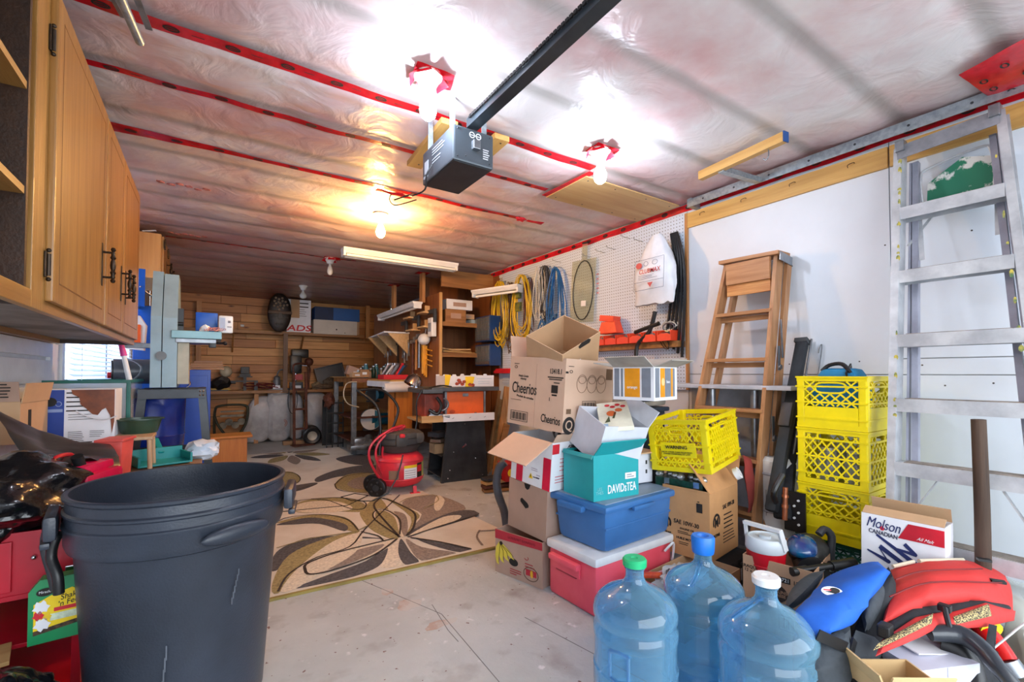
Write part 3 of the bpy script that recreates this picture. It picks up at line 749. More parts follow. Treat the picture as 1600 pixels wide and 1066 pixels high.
B().cyl((.14,.03,.205),(.14,.03,.225),.016,n=16).out('cap', GR, t, True)
for (x, y, z, d, lab) in ((-.60,2.03,.235,(.20,.14,.012),'short reddish board offcut on the lower shelf of the red cart'),(-.64,2.02,.248,(.16,.10,.02),'pale board offcut lying over another at the lower left edge')):
    t = T('board_offcut', lab, 'board', (x,y,z), rz=12, group='offcuts on the cart shelf'); B().box((0,0,0), d, bev=.001).out('board', PLY, t)
t = T('red_flat_box', 'flat red box with silver end on the floor shelf at lower left', 'box', (-.66,2.0,.17), rz=6)
B().box((0,0,0),(.26,.10,.05),bev=.002).out('box', CR, t); B().box((.08,-.0515,0),(.08,.001,.045)).out('label', STEEL, t)
GLB = mat('glossy_black_film', (16,17,22), .22, var=.2, scale=6, bump=.9, bscale=14, coat=.3)
t = T('black_refuse_bag', 'shiny black plastic bag at the lower left corner of the photo', 'bag', (-.47,1.76,.10)); B().blob((0,0,.02),(.34,.30,.36),5,.10,3,5,.07).out('bag', GLB, t, True)
t = T('black_refuse_bag', 'large shiny crumpled black bag draped over the red cart', 'bag', (-.59,2.14,.66)); B().blob((0,.16,0),(.46,.54,.30),5,.14,3,9,.07).out('bag', GLB, t, True)
t = T('fleece_cloth', 'fuzzy off white fleece bundle between the black bags at left edge', 'cloth', (-.60,2.02,.80)); B().blob((-.03,0,0),(.20,.20,.17),4,.12,3,2,.12).out('cloth', mat('fleece', (214,204,188), .95, var=.15, scale=20, bump=.5, sheen=.4), t, True)
DS = mat('dark_sheet_plastic', (62,58,56), .32, c2=(38,36,38), scale=5, bump=.25, bscale=10)
t = T('dark_plastic_sheet', 'matte charcoal plastic sheet folded over the black bag and red can', 'sheet', (0,0,0))
B().pillow([[at(-12,638,t=1.80),at(60,672,t=1.9),at(125,690,t=1.95),at(172,694,t=2.0)],[at(10,672,t=1.72),at(70,705,t=1.78),at(125,715,t=1.82),at(186,712,t=1.9)],[at(55,742,t=1.66),at(98,728,t=1.68),at(140,716,t=1.75),at(188,738,t=1.84)]], .014, 22, .010, .5, 4).out('sheet', DS, t, True)
t = T('red_fuel_can', 'magenta red plastic fuel can poking out behind the trash can rim', 'can', (-.44,2.30,.585), rz=-20)
B().box((0,.08,.07),(.19,.22,.145),bev=.02).box((0,.08,.155),(.15,.17,.04),bev=.015).out('body', mat('magenta_red', (206,16,70), .22, var=.08), t, True); B().cyl((.04,.02,.17),(.04,.0,.21),.018,n=12).out('spout', BLACK, t, True)
B().tube([(-.05,.02,.165),(-.05,.04,.20),(-.05,.12,.20),(-.05,.14,.165)],.008,8).out('handle', RED, t, True)
t = T('coral_tub', 'coral red plastic scoop tub standing in front of the small stool', 'tub', (-.36,2.66,.61), rz=-14)
CT = mat('coral_plastic', (222,86,78), .4, var=.08)
B().box((0,.05,.095),(.075,.10,.19),top=(1.25,1.2),bev=.008).out('tub', CT, t, True); B().box((0,.05,.193),(.105,.135,.012),bev=.004).out('rim', CT, t)
# low bench along the left wall
t = T('low_workbench', 'low pale wooden bench along the left wall under the boxes', 'bench', (0,0,0))
BR = wood('old_bench_board', (170,128,84), (120,86,54), 'x')
for k in range(5): B().bx(XL+.01,-.03,2.62+k*.24,2.62+k*.24+.235,.575,.60,bev=.002).out('board', BR, t)
for x in (XL+.05,-.08):
    for y in (2.66,3.76): B().bx(x-.035,x+.035,y-.035,y+.035,0,.575,bev=.002).out('leg', PINE_Z, t)
# small stool with tub
t = T('small_stool', 'small pale wooden stool standing on the bench under the green tub', 'stool', (-.30,2.98,.60))
SW = wood('stool_wood', (214,184,150), (186,150,116), 'z')
B().bx(-.10,.065,-.05,.16,.165,.18,bev=.004).out('seat', SW, t)
for x in (-.085,.05):
    for y in (-.035,.14): B().cyl((x*1.12,y,0),(x,y,.165),.010,n=10).out('leg', SW, t, True)
t = T('green_tub', 'dark green translucent tub with grey rim resting on the small stool', 'tub', (-.31,3.16,.78))
B().lathe([(0,0),(.062,0),(.066,.006),(.08,.07),(.09,.072),(.09,.078),(.076,.078),(.064,.01),(0,.008)], 28, sx=1.2).out('tub', mat('dark_green_plastic', (46,74,58), .3, var=.15), t, True)
# teal scoop & small things on bench
t = T('teal_dustpan', 'teal plastic dustpan lying on the low bench beside the trash can rim', 'dustpan', (-.19,3.08,.605), rz=18)
TL = mat('teal_plastic', (12,140,140), .35, var=.06)
B().box((0,.08,.008),(.24,.18,.01),bev=.003).box((-.115,.08,.03),(.01,.18,.05)).box((.115,.08,.03),(.01,.18,.05)).box((0,.165,.04),(.24,.012,.075),bev=.003).out('pan', TL, t)
B().box((.02,.22,.08),(.03,.14,.02),bev=.006,rot=(.5,0,0)).out('handle', TL, t)
t = T('white_crumpled_bag', 'crumpled white and pale blue plastic bag on the bench by the saw stand', 'bag', (-.03,3.30,.64)); B().blob((0,0,0),(.18,.16,.12),3,.15,4,6,.2).out('bag', mat('pale_film', (206,220,236), .35, var=.08), t, True)
for x, y, a, lab in ((-.24,3.34,25,'scrap of brown wood molding behind the teal dustpan'),(-.14,3.42,-30,'small brown offcut wedge lying behind the teal dustpan')):
    t = T('wood_scrap', lab, 'wood scrap', (x,y,.615), rz=a); B().box((0,0,0),(.20,.035,.025),bev=.003).out('scrap', BR, t)
# boxes on the bench
t = T('brown_carton', 'brown cardboard box with handle slot and printed flap at the left wall', 'box', (-.665,2.76,.80), rz=-4)
B().bx(-.12,0,0,.30,0,.18,bev=.002).out('carton', KRAFT, t)
B().box((-.06,-.012,.222),(.12,.003,.085),rot=(rad(14),0,0)).out('flap', TAN, t); B().box((.01,.15,.215),(.003,.30,.085),rot=(0,rad(10),0)).out('flap', KRAFT, t)
decal(lines(-.055,.250,.035,5,.013,.005), frame('F', off=.024), INK, t, 'printed_lines')
B().bx(-.001,.001,.08,.11,.05,.14).out('hand_slot', INK, t)
t = T('blue_white_carton', 'blue and white printed carton with a dark brown stain, in front of the clear bin', 'box', (-.685,3.08,.735), rz=-2)
B().bx(0,.285,0,.17,0,.285,bev=.003).out('carton', WHITE, t)
decal([rect(0,0,.095,.283)], frame('F'), mat('deep_blue_print', (34,66,150), .5, var=.04), t, 'blue_panel')
decal([oval(.045,.225,.024,.022)], frame('F', off=.003), INK, t, 'logo_disc'); decal([rect(.005,.175,.09,.190)]+ringpolys(.075,.215,.012,.013,.003), frame('F', off=.003), mat('pale_blue_print', (140,160,205), .6), t, 'printed_lines')
decal(lines(.102,.265,.10,5,.022,.006,3)+lines(.11,.16,.13,3,.012,.002,4)+lines(.11,.075,.06,6,.009,.002,5)+lines(.19,.075,.06,4,.009,.002,6)+[rect(.11,.02,.2,.025)], frame('F'), INK, t, 'printed_lines')
decal([[(.12,.283),(.284,.283),(.284,.12),(.275,.06),(.268,.15),(.25,.19),(.235,.18),(.22,.155),(.20,.16),(.175,.19),(.155,.21),(.15,.245),(.125,.262)]], frame('F', off=.004), mat('brown_stain', (136,70,34), .3, c2=(100,48,24), scale=12), t, 'stain')
B().tube([at(88,622,t=2.28),at(105,633,t=2.26),at(130,648,t=2.26),at(160,656,t=2.27),at(183,650,t=2.28)], .0035, 6).out('white_cable', WHITE)
tag(bpy.data.objects['white_cable'], 'thin white cable hanging across the front of the stained carton', 'cable')
t = T('clear_storage_bin', 'large clear storage bin with dark green rim under the window blind', 'bin', (-.74,3.36,.80))
GRM = mat('bin_green_rim', (20,104,92), .4)
CLR = clear('bin_clear', (226,232,236), .2, .35, .2)
B().bx(0,.36,0,.004,0,.25).bx(.356,.36,0,.62,0,.25).bx(0,.004,0,.62,0,.25).bx(0,.36,.616,.62,0,.25).bx(0,.36,0,.62,0,.004).out('shell', CLR, t)
b = B()
for a in ((-.006,.366,-.008,.006),(-.006,.366,.614,.628),(-.006,.008,0,.62),(.352,.368,0,.62)): b.bx(*a,.245,.262,bev=.002)
b.bx(.350,.368,-.008,.012,0,.262,bev=.003); b.bx(-.006,.012,-.008,.012,0,.262); b.out('rim', GRM, t)
for k, (y, c, h, lab) in enumerate(((.06,(236,236,236),.20,'white spray bottle inside the clear bin nearest its right corner'),(.18,(200,206,210),.17,'grey printed carton inside the clear storage bin'),(.30,(228,214,60),.15,'yellow bottle inside the clear storage bin'),(.43,(60,92,60),.19,'green bottle inside the clear storage bin far end'))):
    q = T('stored_item', lab, 'bottle', (-.44,3.36+y,.806), group='items in the clear bin')
    B().box((0,0,h*.4),(.07,.07,h*.8),bev=.01).out('body', mat('stored_%d' % k, c, .5, var=.1), q, True); B().cyl((0,0,h*.8),(0,0,h),.015,n=10).out('cap', BLACK, q)
    B().bx(.0355,.037,-.025,.025,h*.2,h*.6).out('label', WHITE if k else REDP, q)
t = T('pink_marker_wand', 'white wand with a pink cap standing upright in front of the blind', 'wand', at(203,598,t=2.75))
B().cyl((0,0,0),(-.03,0,.16),.015,.012,n=12).out('body', WHITEP, t, True); B().cyl((-.03,0,.16),(-.045,0,.235),.017,.013,n=12).out('cap', mat('pink_cap', (232,70,160), .4), t, True)
t = T('shop_vacuum', 'grey and black canister vacuum behind the band saw', 'vacuum', at(212,600,t=3.15), rz=10)
B().cyl((-.12,0,.085),(.13,0,.085),.085,n=28).out('body', mat('vac_grey', (92,94,102), .3, var=.15), t, True)
B().cyl((-.13,0,.085),(-.12,0,.085),.075,n=28).out('end_cap', BLACK, t); B().cyl((-.15,-.03,.06),(-.13,-.03,.06),.02,n=16).out('red_button', RED, t)
B().tube([(-.05,-.02,.17),(.02,-.08,.12),(.0,-.10,.05),(-.08,-.11,.0),(-.12,-.10,-.01)],.006,8).out('grey_cord', STEEL, t, True)
# band saw on its stand
BS = T('band_saw', 'pale blue grey band saw with chamfered wheel housing beside the wall cabinet', 'band saw', (-.235,3.62,1.0))
SG = mat('saw_blue_grey', (150,176,186), .35, var=.07, scale=4); SBG = mat('saw_beige', (190,180,156), .45, var=.08)
pf = [(0,0),(.30,0),(.36,.08),(.36,.56),(.28,.74),(.10,.75),(0,.45)]
B().prism(pf, (-.075,0,.01), (0,1,0), (0,0,1), .055).out('wheel_cover', SG, BS)
B().prism([(y*.98+.004, z*.985) for y, z in pf], (-.015,0,.01), (0,1,0), (0,0,1), .075).out('frame', SG, BS)
B().prism([(.02,.01),(.20,.01),(.20,.30),(.10,.33),(.02,.30)], (.062,.01,.02), (0,1,0), (0,0,1), .06).out('lower_column', SBG, BS)
b = B()
for y, z in ((.06,.50),(.28,.52),(.28,.12)): b.cyl((.05,y,z),(.075,y,z),.014,n=14)
b.cyl((.055,.03,.42),(.09,.03,.42),.012,n=12); b.out('knob', BLACK, BS, True); B().cyl((-.02,-.002,.21),(-.02,-.022,.21),.028,n=18).out('door_knob', mat('knob_grey', (110,116,120), .4), BS, True)
B().bx(.03,.30,-.02,.28,.325,.375,bev=.004).out('table', mat('saw_table_teal', (128,168,176), .35, .2, var=.08), BS)
B().bx(.05,.27,.0,.22,.298,.325,bev=.003).out('table_trunnion', STEEL, BS); B().bx(.055,.09,.04,.08,.375,.52).out('blade_guard', BLACK, BS)
b = B().cyl((.24,.02,.30),(.31,-.01,.30),.008,n=8).ball((.32,-.015,.30),.014,n=8).box((.25,.02,.285),(.04,.04,.03),bev=.004); b.out('fence_clamp', BLACK, BS, True)
t = T('saw_stand', 'black steel splay leg stand under the band saw', 'stand', (-.19,3.62,0)); t.scale = (.86,1,1)
SB = mat('stand_black_steel', (56,60,66), .38, .3, var=.2)
b = B().bx(-.20,.20,-.06,.01,.94,1.0,bev=.003).bx(-.20,.20,.32,.38,.94,1.0,bev=.003).bx(.15,.20,-.06,.38,.94,1.0).bx(-.20,-.15,-.06,.38,.94,1.0); b.out('top_frame', SB, t)
for x in (-1,1):
    for y in (0,1): B().bar((x*.175,-.02+y*.36,.98),(x*.27,-.08+y*.48,0),.05,.035,(1,0,0)).out('leg', SB, t)
b = B()
for x in (.165,.185): 
    for z in (.96,.985): b.ball((x,-.064,z),.007,n=8)
b.out('bolt', CHROME, t)
B().bar((-.2,.0,.62),(.22,.0,.62),.04,.02,(0,0,1)).out('brace', SB, t)
t = T('blue_plastic_drum', 'deep blue plastic drum behind the band saw stand', 'drum', (-.34,3.98,.42))
B().lathe([(0,0),(.17,0),(.185,.02),(.20,.25),(.205,.26),(.20,.27),(.205,.50),(.195,.52),(0,.52)], 32).out('drum', mat('drum_blue', (16,52,150), .25, c2=(10,36,120), scale=4), t, True)
t = T('grey_bracket_arm', 'grey steel bracket arm passing behind the saw housing above the vacuum', 'bracket', at(212,540,t=3.2)); B().box((0,0,0),(.17,.03,.035),bev=.003).out('arm', STEEL, t)
BM = mat('tool_blue_paint', (10,84,190), .35, var=.05)
t = T('blue_tool_cabinet', 'bright blue steel tool cabinet with raised lid under the far wall cabinet', 'cabinet', (-.47,4.30,.98))
B().bx(0,.26,0,.42,-.98,-.01,bev=.004).out('lower_cabinet', BM, t); B().bx(0,.26,0,.42,0,.62,bev=.004).out('cabinet', BM, t); B().box((.02,.05,.73),(.02,.30,.28),rot=(0,-.06,0),bev=.003).bx(.012,.075,-.11,-.095,.60,.87).out('lid', BM, t)
B().bar((.04,-.08,.74),(.17,0,.64),.004,.02).out('lid_stay', STEEL, t); B().ball((.05,-.115,.74),.007,n=8).out('rivet', CHROME, t)
t = T('blue_locker', 'tall blue steel locker with chrome handle behind the band saw stand', 'locker', (-.30,4.80,0))
B().bx(0,.31,0,.38,0,1.13,bev=.005).out('body', mat('locker_blue', (14,64,168), .35, var=.06), t); B().bx(.02,.29,-.006,0,.03,1.08,bev=.003).out('door', mat('locker_blue', (0,0,0)), t)
B().tube([(.16,-.01,1.03),(.16,-.03,1.0),(.12,-.03,.96)],.007,8).out('handle', CHROME, t, True)
t = T('blue_case', 'small blue plastic case on the saw table beside the cord', 'case', (-.02,3.82,1.376)); B().box((-.0,.06,.075),(.13,.06,.15),bev=.008).out('case', BM, t, True)
t = T('wood_strips', 'short reddish wood strips stacked on top of the blue locker', 'strips', (-.10,4.86,1.13))
for k in range(4): B().box((.06+.01*k,.1,.012+.02*k),(.30-.03*k,.05,.016)).out('strip', BR, t)
t = T('white_bottle', 'white square bottle standing on the band saw table', 'bottle', (.09,3.72,1.376)); B().box((0,0,.06),(.085,.04,.12),bev=.012).out('body', WHITEP, t, True)
decal([rect(-.034,.015,-.004,.105)], TR(0,-.0) @ frame('F', off=.0215), mat('pale_blue_label', (190,206,232), .5), t, 'label'); decal([rect(.012,.07,.028,.086), rect(.008,.04,.034,.046)], frame('F', off=.0215), mat('grey_print', (130,130,140), .6), t, 'printed_mark')
t = T('white_tissue', 'crumpled white tissue on the saw table next to the blue case', 'tissue', (-.03,3.70,1.40)); B().blob((0,0,0),(.05,.05,.06),2,.3,6,1).out('tissue', WHITE, t, True)
b = B()
for k in range(7): b.tube([(.0+.03*cos(a+k)+.01*k, 3.69+.02*sin(a*1.3+k), 1.382+.028*abs(sin(a*.9+k*.6))) for a in [j*.6 for j in range(9)]], .0022, 5)
tag(b.out('wire_bundle', mat('pink_wire', (210,140,130), .5), smooth=True), 'loose bundle of pink wire lying on the saw table', 'wire')
t = T('pin_nailer', 'white and orange power tool hanging behind the cabinet edge', 'power tool', at(214,520,t=3.3), rz=-6)
B().prism([(-.05,-.12),(.05,-.13),(.06,.05),(.02,.12),(-.04,.10),(-.06,-.04)], (0,0,0), (1,0,0), (0,0,1), .05).out('body', WHITEP, t); B().box((.005,-.055,-.01),(.055,.012,.13),bev=.006).out('orange_cover', mat('orange_cover', (232,96,30), .4), t)
text("M", .02, frame('F', off=.062) @ TR(.005,.0), WHITE, t)
# ================================================================ BACK WALL: SHELVES AND THINGS
t = T('upper_shelf', 'long upper pine shelf across the back wall', 'shelf', (0,0,0))
B().bx(XL+.3,2.28,8.20,8.60,1.74,1.762).bx(XL+.3,2.28,8.195,8.215,1.725,1.775,bev=.002).out('board', SHELF, t)
for x in (.30,1.30): B().bar((x,8.58,1.45),(x,8.25,1.73),.04,.02).out('bracket', SHELF, t)
t = T('back_bench', 'long low pine bench shelf along the back wall above the grey sacks', 'bench', (0,0,0))
B().bx(XL+.3,2.28,8.14,8.59,.80,.822).bx(XL+.3,2.28,8.135,8.155,.785,.832,bev=.002).out('top', SHELF, t)
for x in (-.3,.62,1.75): B().bx(x-.03,x+.03,8.2,8.26,0,.80).out('leg', PINE_Z, t)
PZB = wood('weathered_post', (128,92,66), (96,66,46), 'z')
for px, z0, z1, m, lab, y in ((446,.80,1.74,PZB,'grey brown post running from bench to upper shelf below the mask',8.12),(437,1.76,2.34,PINE_Z,'short post from ceiling to upper shelf above the carved mask',8.17),(574,1.72,2.3,PINE_Z,'pale orange post holding the right end of the upper shelf',8.17),(310,.8,2.2,PINE_Z,'upright pine post at the left end of the back wall shelves',8.4)):
    q = at(px, 560, y=y); t = T('shelf_post', lab, 'post', (q.x, y, 0), group='posts of the back shelves'); B().bx(-.032,.032,-.02,.02,z0,z1,bev=.002).out('post', m, t)
# carved mask
q = at(437, 489, y=8.02)
t = T('carved_mask', 'dark carved wooden mask with patterned forehead hanging on the back shelf post', 'mask', q)
MK = mat('dark_carved_wood', (44,32,26), .45, var=.3, scale=20, bump=.3)
B().blob((0,0,0),(.34,.12,.62),4,.02,2,1).out('face', MK, t, True)
B().box((0,-.055,.0),(.34,.05,.05),bev=.015).out('brow_band', mat('mask_band', (96,72,54), .6, var=.2), t, True)
b = B().prism([(-.03,-.10),(.03,-.10),(.018,.0),(-.018,.0)],(0,-.05,0),(1,0,0),(0,0,1),.03)
for s in (-1,1): b.box((s*.075,-.065,-.065),(.09,.02,.015),bev=.004,rot=(0,s*.25,0))
b.box((0,-.055,-.18),(.11,.02,.025),bev=.008); b.out('nose_and_eyes', MK, t, True)
b = B()
for k in range(16):
    a = k*2.4; r = .022*math.sqrt(k); b.ball((r*1.3*cos(a),-.060,.145+r*1.2*sin(a)),.019,n=6)
b.out('carved_bead', mat('mask_beads', (150,128,106), .6), t, True)
# boxes on upper shelf
def sbox(name, lab, px0, px1, y0p, y1p, y, dep, m, cat='box', z=None):
    a = at(px0, y1p, y=y); c = at(px1, y0p, y=y); z0 = a.z if z is None else z
    t = T(name, lab, cat, (a.x, y, z0)); B().bx(0,c.x-a.x,0,dep,0,c.z-z0,bev=.004).out('box', m, t); return t, c.x-a.x, c.z-z0
t, W, H = sbox('letter_box', 'white carton with big red letters beside the mask on the upper shelf', 448,486,470,514, 8.21,.30, WHITE, z=1.762)
text("ADS", H*.17, frame('F', off=.003) @ TR(W*.50,H*.14), REDP, t, sx=1.45, shear=.15, bold=.03); decal(lines(W*.45,H*.88,W*.45,2,.06,.018,2)+lines(W*.4,H*.7,W*.5,4,.035,.006,3), frame('F'), INK, t, 'printed_lines')
decal([rect(W*.15,H*.45,W*.52,H)], frame('F', off=.002), KRAFT, t, 'brown_corner')
t, W, H = sbox('white_flat_box', 'flat cream white box under the blue box on the upper shelf', 490,558,503,517, 8.16,.34, mat('cream_card', (206,196,182), .6, var=.03), z=1.762)
decal([rect(W*.50,H*.3,W*.53,H*.4), rect(W*.7,H*.1,W*.72,H*.16)], frame('F'), INK, t, 'printed_mark')
z1 = 1.762+H
t, W, H = sbox('blue_box', 'bright and navy blue box on top of the flat white box', 492,562,484,503, 8.15,.30, mat('shelf_box_blue', (24,84,150), .55, var=.04), z=z1+.001)
decal([rect(0,0,W*.4,H)], frame('F'), mat('navy_print', (22,42,82), .6), t, 'navy_panel')
# sticks on upper shelf
for k in range(6):
    t = T('thin_wood_stick', ['longest thin wooden stick lying on the upper shelf left of the mask','red brown stick on the upper shelf left of the mask','black topped stick on the upper shelf left of the mask','short pale stick on the upper shelf left of the mask','white capped stick at the left of the upper shelf','pale stick lying nearest the shelf edge by the mask'][k], 'stick', (.72-.06*k,8.26+.04*k,1.775), rz=R.uniform(-6,6), group='sticks on the upper shelf')
    B().cyl((-.32,0,0),(.22,0,.006),.011,n=8).out('stick', [PINE,RUST,BLACK,PINE,WHITEP,SHELF][k], t)
for px, lab in ((378,'small white cap lying alone on the upper shelf'),):
    t = T('glue_stub', lab, 'stub', at(px,508,y=8.24)); B().cyl((-.02,0,-.01),(.03,0,-.01),.018,n=12).out('stub', WHITEP, t)
# things on the back bench
zb = .825
def onb(px, y=8.30): q = at(px, 560, y=y); return (q.x, y, zb)
t = T('stationary_grinder', 'old bench grinder with a pale domed lamp on the left of the back bench', 'grinder', onb(345))
B().bx(-.25,.10,-.05,.10,0,.02).blob((0,0,.12),(.28,.18,.22),2,.2,4,3).cyl((-.2,0,.13),(.2,0,.13),.02,n=10).out('body', BLACK, t); B().ball((.07,-.03,.30),.085,n=18).out('lamp_dome', mat('dusty_glass_globe', (206,196,168), .3, var=.1), t, True)
B().bx(.10,.5,-.03,0,.14,.16).bx(.45,.5,-.03,0,0,.15).bx(-.22,-.17,-.03,0,0,.12).out('arm', DARK, t); B().box((-.05,-.02,.03),(.36,.03,.03)).out('yellow_level', mat('level_yellow', (200,160,40), .5), t)
t = T('vise_block', 'grey black vise block standing on the back bench arm', 'vise', onb(383)); B().box((0,0,.32),(.12,.10,.11),bev=.01).box((0,0,.24),(.15,.08,.05)).bx(-.02,.02,-.03,.03,0,.22).out('vise', mat('dark_iron', (70,72,72), .5, .3, var=.2), t); B().cyl((-.1,-.05,.22),(.1,-.05,.22),.01,n=8).out('handle', STEEL, t)
t = T('red_hose_heap', 'tangled heap of dark red hose on the back bench', 'hose', onb(410)); 
pts = [(.28*cos(a*1.1)*(.6+.4*sin(a*.37)), .08*sin(a*1.7), .03+.045*(1+sin(a*.9))) for a in [k*.35 for k in range(70)]]; B().tube(pts,.008,6).out('hose', mat('dark_red_hose', (110,34,34), .5), t, True)
t = T('spray_gun', 'grey and white spray gun with round canister on the back bench', 'tool', onb(433)); B().cyl((0,0,.05),(0,0,.17),.055,n=16).ball((0,0,.19),.05,n=12).tube([(0,0,.2),(.02,0,.3),(.09,0,.33),(.14,0,.2),(.13,0,.05)],.012,8).out('canister', mat('dusty_grey', (120,120,124), .4, .3), t, True); B().box((-.01,-.06,.04),(.10,.02,.08)).out('label', WHITE, t)
t = T('drill_press', 'black bench drill press with red switch plate on the back bench', 'drill press', onb(462,8.26))
b = B().box((0,0,.42),(.17,.16,.30),bev=.02).box((.06,.0,.60),(.26,.14,.14),bev=.02).bx(-.02,.02,.02,.06,0,.6).bx(-.13,.13,-.08,.10,0,.03); b.out('body', mat('press_black', (38,38,36), .35, .3, var=.3), t, True)
b = B()
for a in range(3): b.cyl((.09,-.06,.40),(.09+.09*cos(a*2.1),-.08,.40+.09*sin(a*2.1)),.006,n=6)
b.cyl((0,-.02,.27),(0,-.02,.16),.02,n=10); b.out('chuck_and_levers', CHROME, t, True); B().box((.03,-.09,.21),(.13,.02,.09),bev=.004).out('switch_plate', mat('switch_red', (190,30,50), .4), t)
B().box((0,-.09,.06),(.20,.03,.14)).out('motor_base', BLACK, t); decal([rect(-.06,.03,.07,.075)], frame('F', off=.106), WHITE, t, 'label')
t = T('red_lamp_head', 'dark red round lamp head behind the hand truck on the back bench', 'lamp', onb(477,8.4)); B().ball((.06,0,.47),.07,n=14).bx(.04,.07,-.01,.02,0,.45).out('head', RUST, t, True)
t = T('black_tray', 'black plastic tray leaning on its edge against the back wall', 'tray', onb(523,8.40), rot=(0,0,0)); t.rotation_euler = (rad(-8), rad(-14), 0)
B().bx(-.24,.24,.0,.02,.14,.42,bev=.004).bx(-.24,.24,-.05,0,.14,.155).bx(-.24,.24,-.05,0,.405,.42).bx(-.24,-.225,-.05,0,.14,.42).bx(.225,.24,-.05,0,.14,.42).out('tray', mat('tray_black', (22,28,40), .3), t)
for k,(px,d,c,lab) in enumerate(((505,(.30,.16,.10),(126,104,84),'brown canvas heap on the back bench behind the hand truck'),(495,(.16,.10,.14),(150,128,96),'small beige glove on the bench behind the hand truck'),(515,(.18,.14,.22),(110,96,80),'folded drab cloth on the back bench under the black tray'))):
    t = T('cloth_heap', lab, 'cloth', (onb(px,8.28+.05*k)[0],8.28+.05*k,zb+d[2]*.4)); B().blob((0,0,0),d,3,.2,4,k+2,.15).out('cloth', mat('cloth_%d' % k, c, .9, var=.2, scale=20, bump=.3), t, True)
t = T('small_radio', 'small wooden framed cube radio on the right part of the back bench', 'radio', onb(530,8.24)); B().box((0,0,.10),(.16,.14,.20),bev=.004).out('case', SHELF, t); B().bx(-.055,.055,-.075,-.07,.05,.17).out('dark_front', BLACK, t); B().cyl((0,-.077,.13),(0,-.072,.13),.025,n=14).out('dial', CHROME, t); B().box((.02,0,.21),(.30,.16,.012)).out('top_board', PINE, t)
# grey insulation sacks below the bench
SK = mat('grey_sack_film', (186,184,186), .38, c2=(150,147,148), scale=4, bump=.45, bscale=9)
SKI = mat('sack_print_red', (170,90,70), .6)
for k,(px,w_,h_,y,lab) in enumerate(((405,.38,.74,8.30,'leftmost grey plastic insulation sack leaning under the back bench'),(436,.36,.80,8.28,'middle grey sack with a fluffy gathered top and red print under the bench'),(462,.24,.76,8.40,'narrow grey sack with a hanging cable loop behind the hand truck'),(500,.44,.78,8.32,'rightmost grey sack slanting behind the hand truck wheels'))):
    q = at(px, 600, y=y); t = T('grey_sack', lab, 'sack', (q.x, y, 0), group='grey sacks under the back bench')
    b = B(); vs = bmesh.ops.create_icosphere(b.bm, subdivisions=4, radius=.5)['verts']
    for v in vs:
        n_ = v.co.normalized(); s_ = lambda c, p: (abs(c)**p)*(1 if c > 0 else -1); c = Vector((s_(n_.x,.55)*.5, s_(n_.y,.6)*.5, s_(n_.z,.45)*.5))
        k2 = 1+.10*noise.noise(n_*3+Vector((k*5,0,0)))+.05*abs(noise.noise(n_*9+Vector((k,1,0)))); tp = 1-.22*(max(0,c.z)*2)**1.5 if k != 1 else 1+.12*(max(0,c.z)*2)**3
        sl = .10*(c.z) if k in (0,) else (-.16*c.z if k == 3 else 0)
        v.co = Vector((c.x*w_*k2*tp+sl, c.y*.24*k2*tp, (c.z+.5)*h_))
    b.out('sack', SK, t, True)
    if k == 1: decal(ringpolys(.06,.30,.05,.06,.008,12,-1.2,1.6)+ringpolys(.06,.30,.03,.04,.008,12,-1.2,1.6), frame('F', off=.135), SKI, t, 'red_print'); B().blob((0,-.02,.80),(.36,.24,.12),3,.12,4,3,.15).out('gathered_top', SK, t, True)
t = T('cable_loop', 'thin dark cable loop hanging from the back bench over a sack', 'cable', (0,0,0)); c = at(457,625,y=8.10); B().tube([(c.x+.07*cos(a),8.08,c.z+.22*sin(a)) for a in [k*.35 for k in range(18)]],.006,6,True).out('cable', DARK, t, True)
t = T('green_box', 'pale green flat box leaning behind the rightmost grey sack', 'box', (onb(514)[0],8.36,.40)); B().box((0,0,0),(.26,.10,.50)).out('box', mat('pale_green_card', (110,150,104), .7), t)
t = T('antique_pump_frame', 'dark green open frame machine with gears under the back bench', 'machine', (onb(363)[0],8.0,.12))
GF = mat('old_green_iron', (60,62,44), .6, .2, var=.3)
B().tube([(-.22,0,0),(-.22,0,.42),(-.14,0,.5),(.14,0,.5),(.20,0,.42),(.16,0,.18),(0,0,.0),(-.16,0,.18),(-.22,0,.34)],.018,8).out('frame', GF, t, True); b = B()
for k in range(4): b.cyl((-.12+.08*k,.02,.20+.05*(k%2)),(-.12+.08*k,.10,.20+.05*(k%2)),.05,n=14)
b.bx(-.15,.15,.0,.05,.33,.36).bx(-.15,.15,.0,.05,.40,.42); B().bx(-.06,.06,0,.10,-.12,.01).out('foot', GF, t); b.out('gears', mat('dirty_steel', (128,118,100), .5, .5, var=.3), t)
t = T('wood_stool_chest', 'orange pine chest stool with overhanging lid in front of the back bench', 'stool', (at(333,690,y=5.7).x-.09,5.70,0))
OR = wood('orange_pine', (214,138,56), (184,108,38), 'x'); ORZ = wood('orange_pine_up', (214,138,56), (184,108,38), 'z')
B().bx(.03,.40,.02,.32,0,.405,bev=.004).out('chest', ORZ, t); B().bx(0,.45,0,.36,.405,.43,bev=.008).out('lid', OR, t)
t = T('small_wood_block', 'low wooden block on the floor beside the hand truck toe plate', 'block', (at(453,688,z=0).x,7.78,0)); B().box((0,0,.03),(.34,.12,.055),bev=.003).out('block', BR, t)
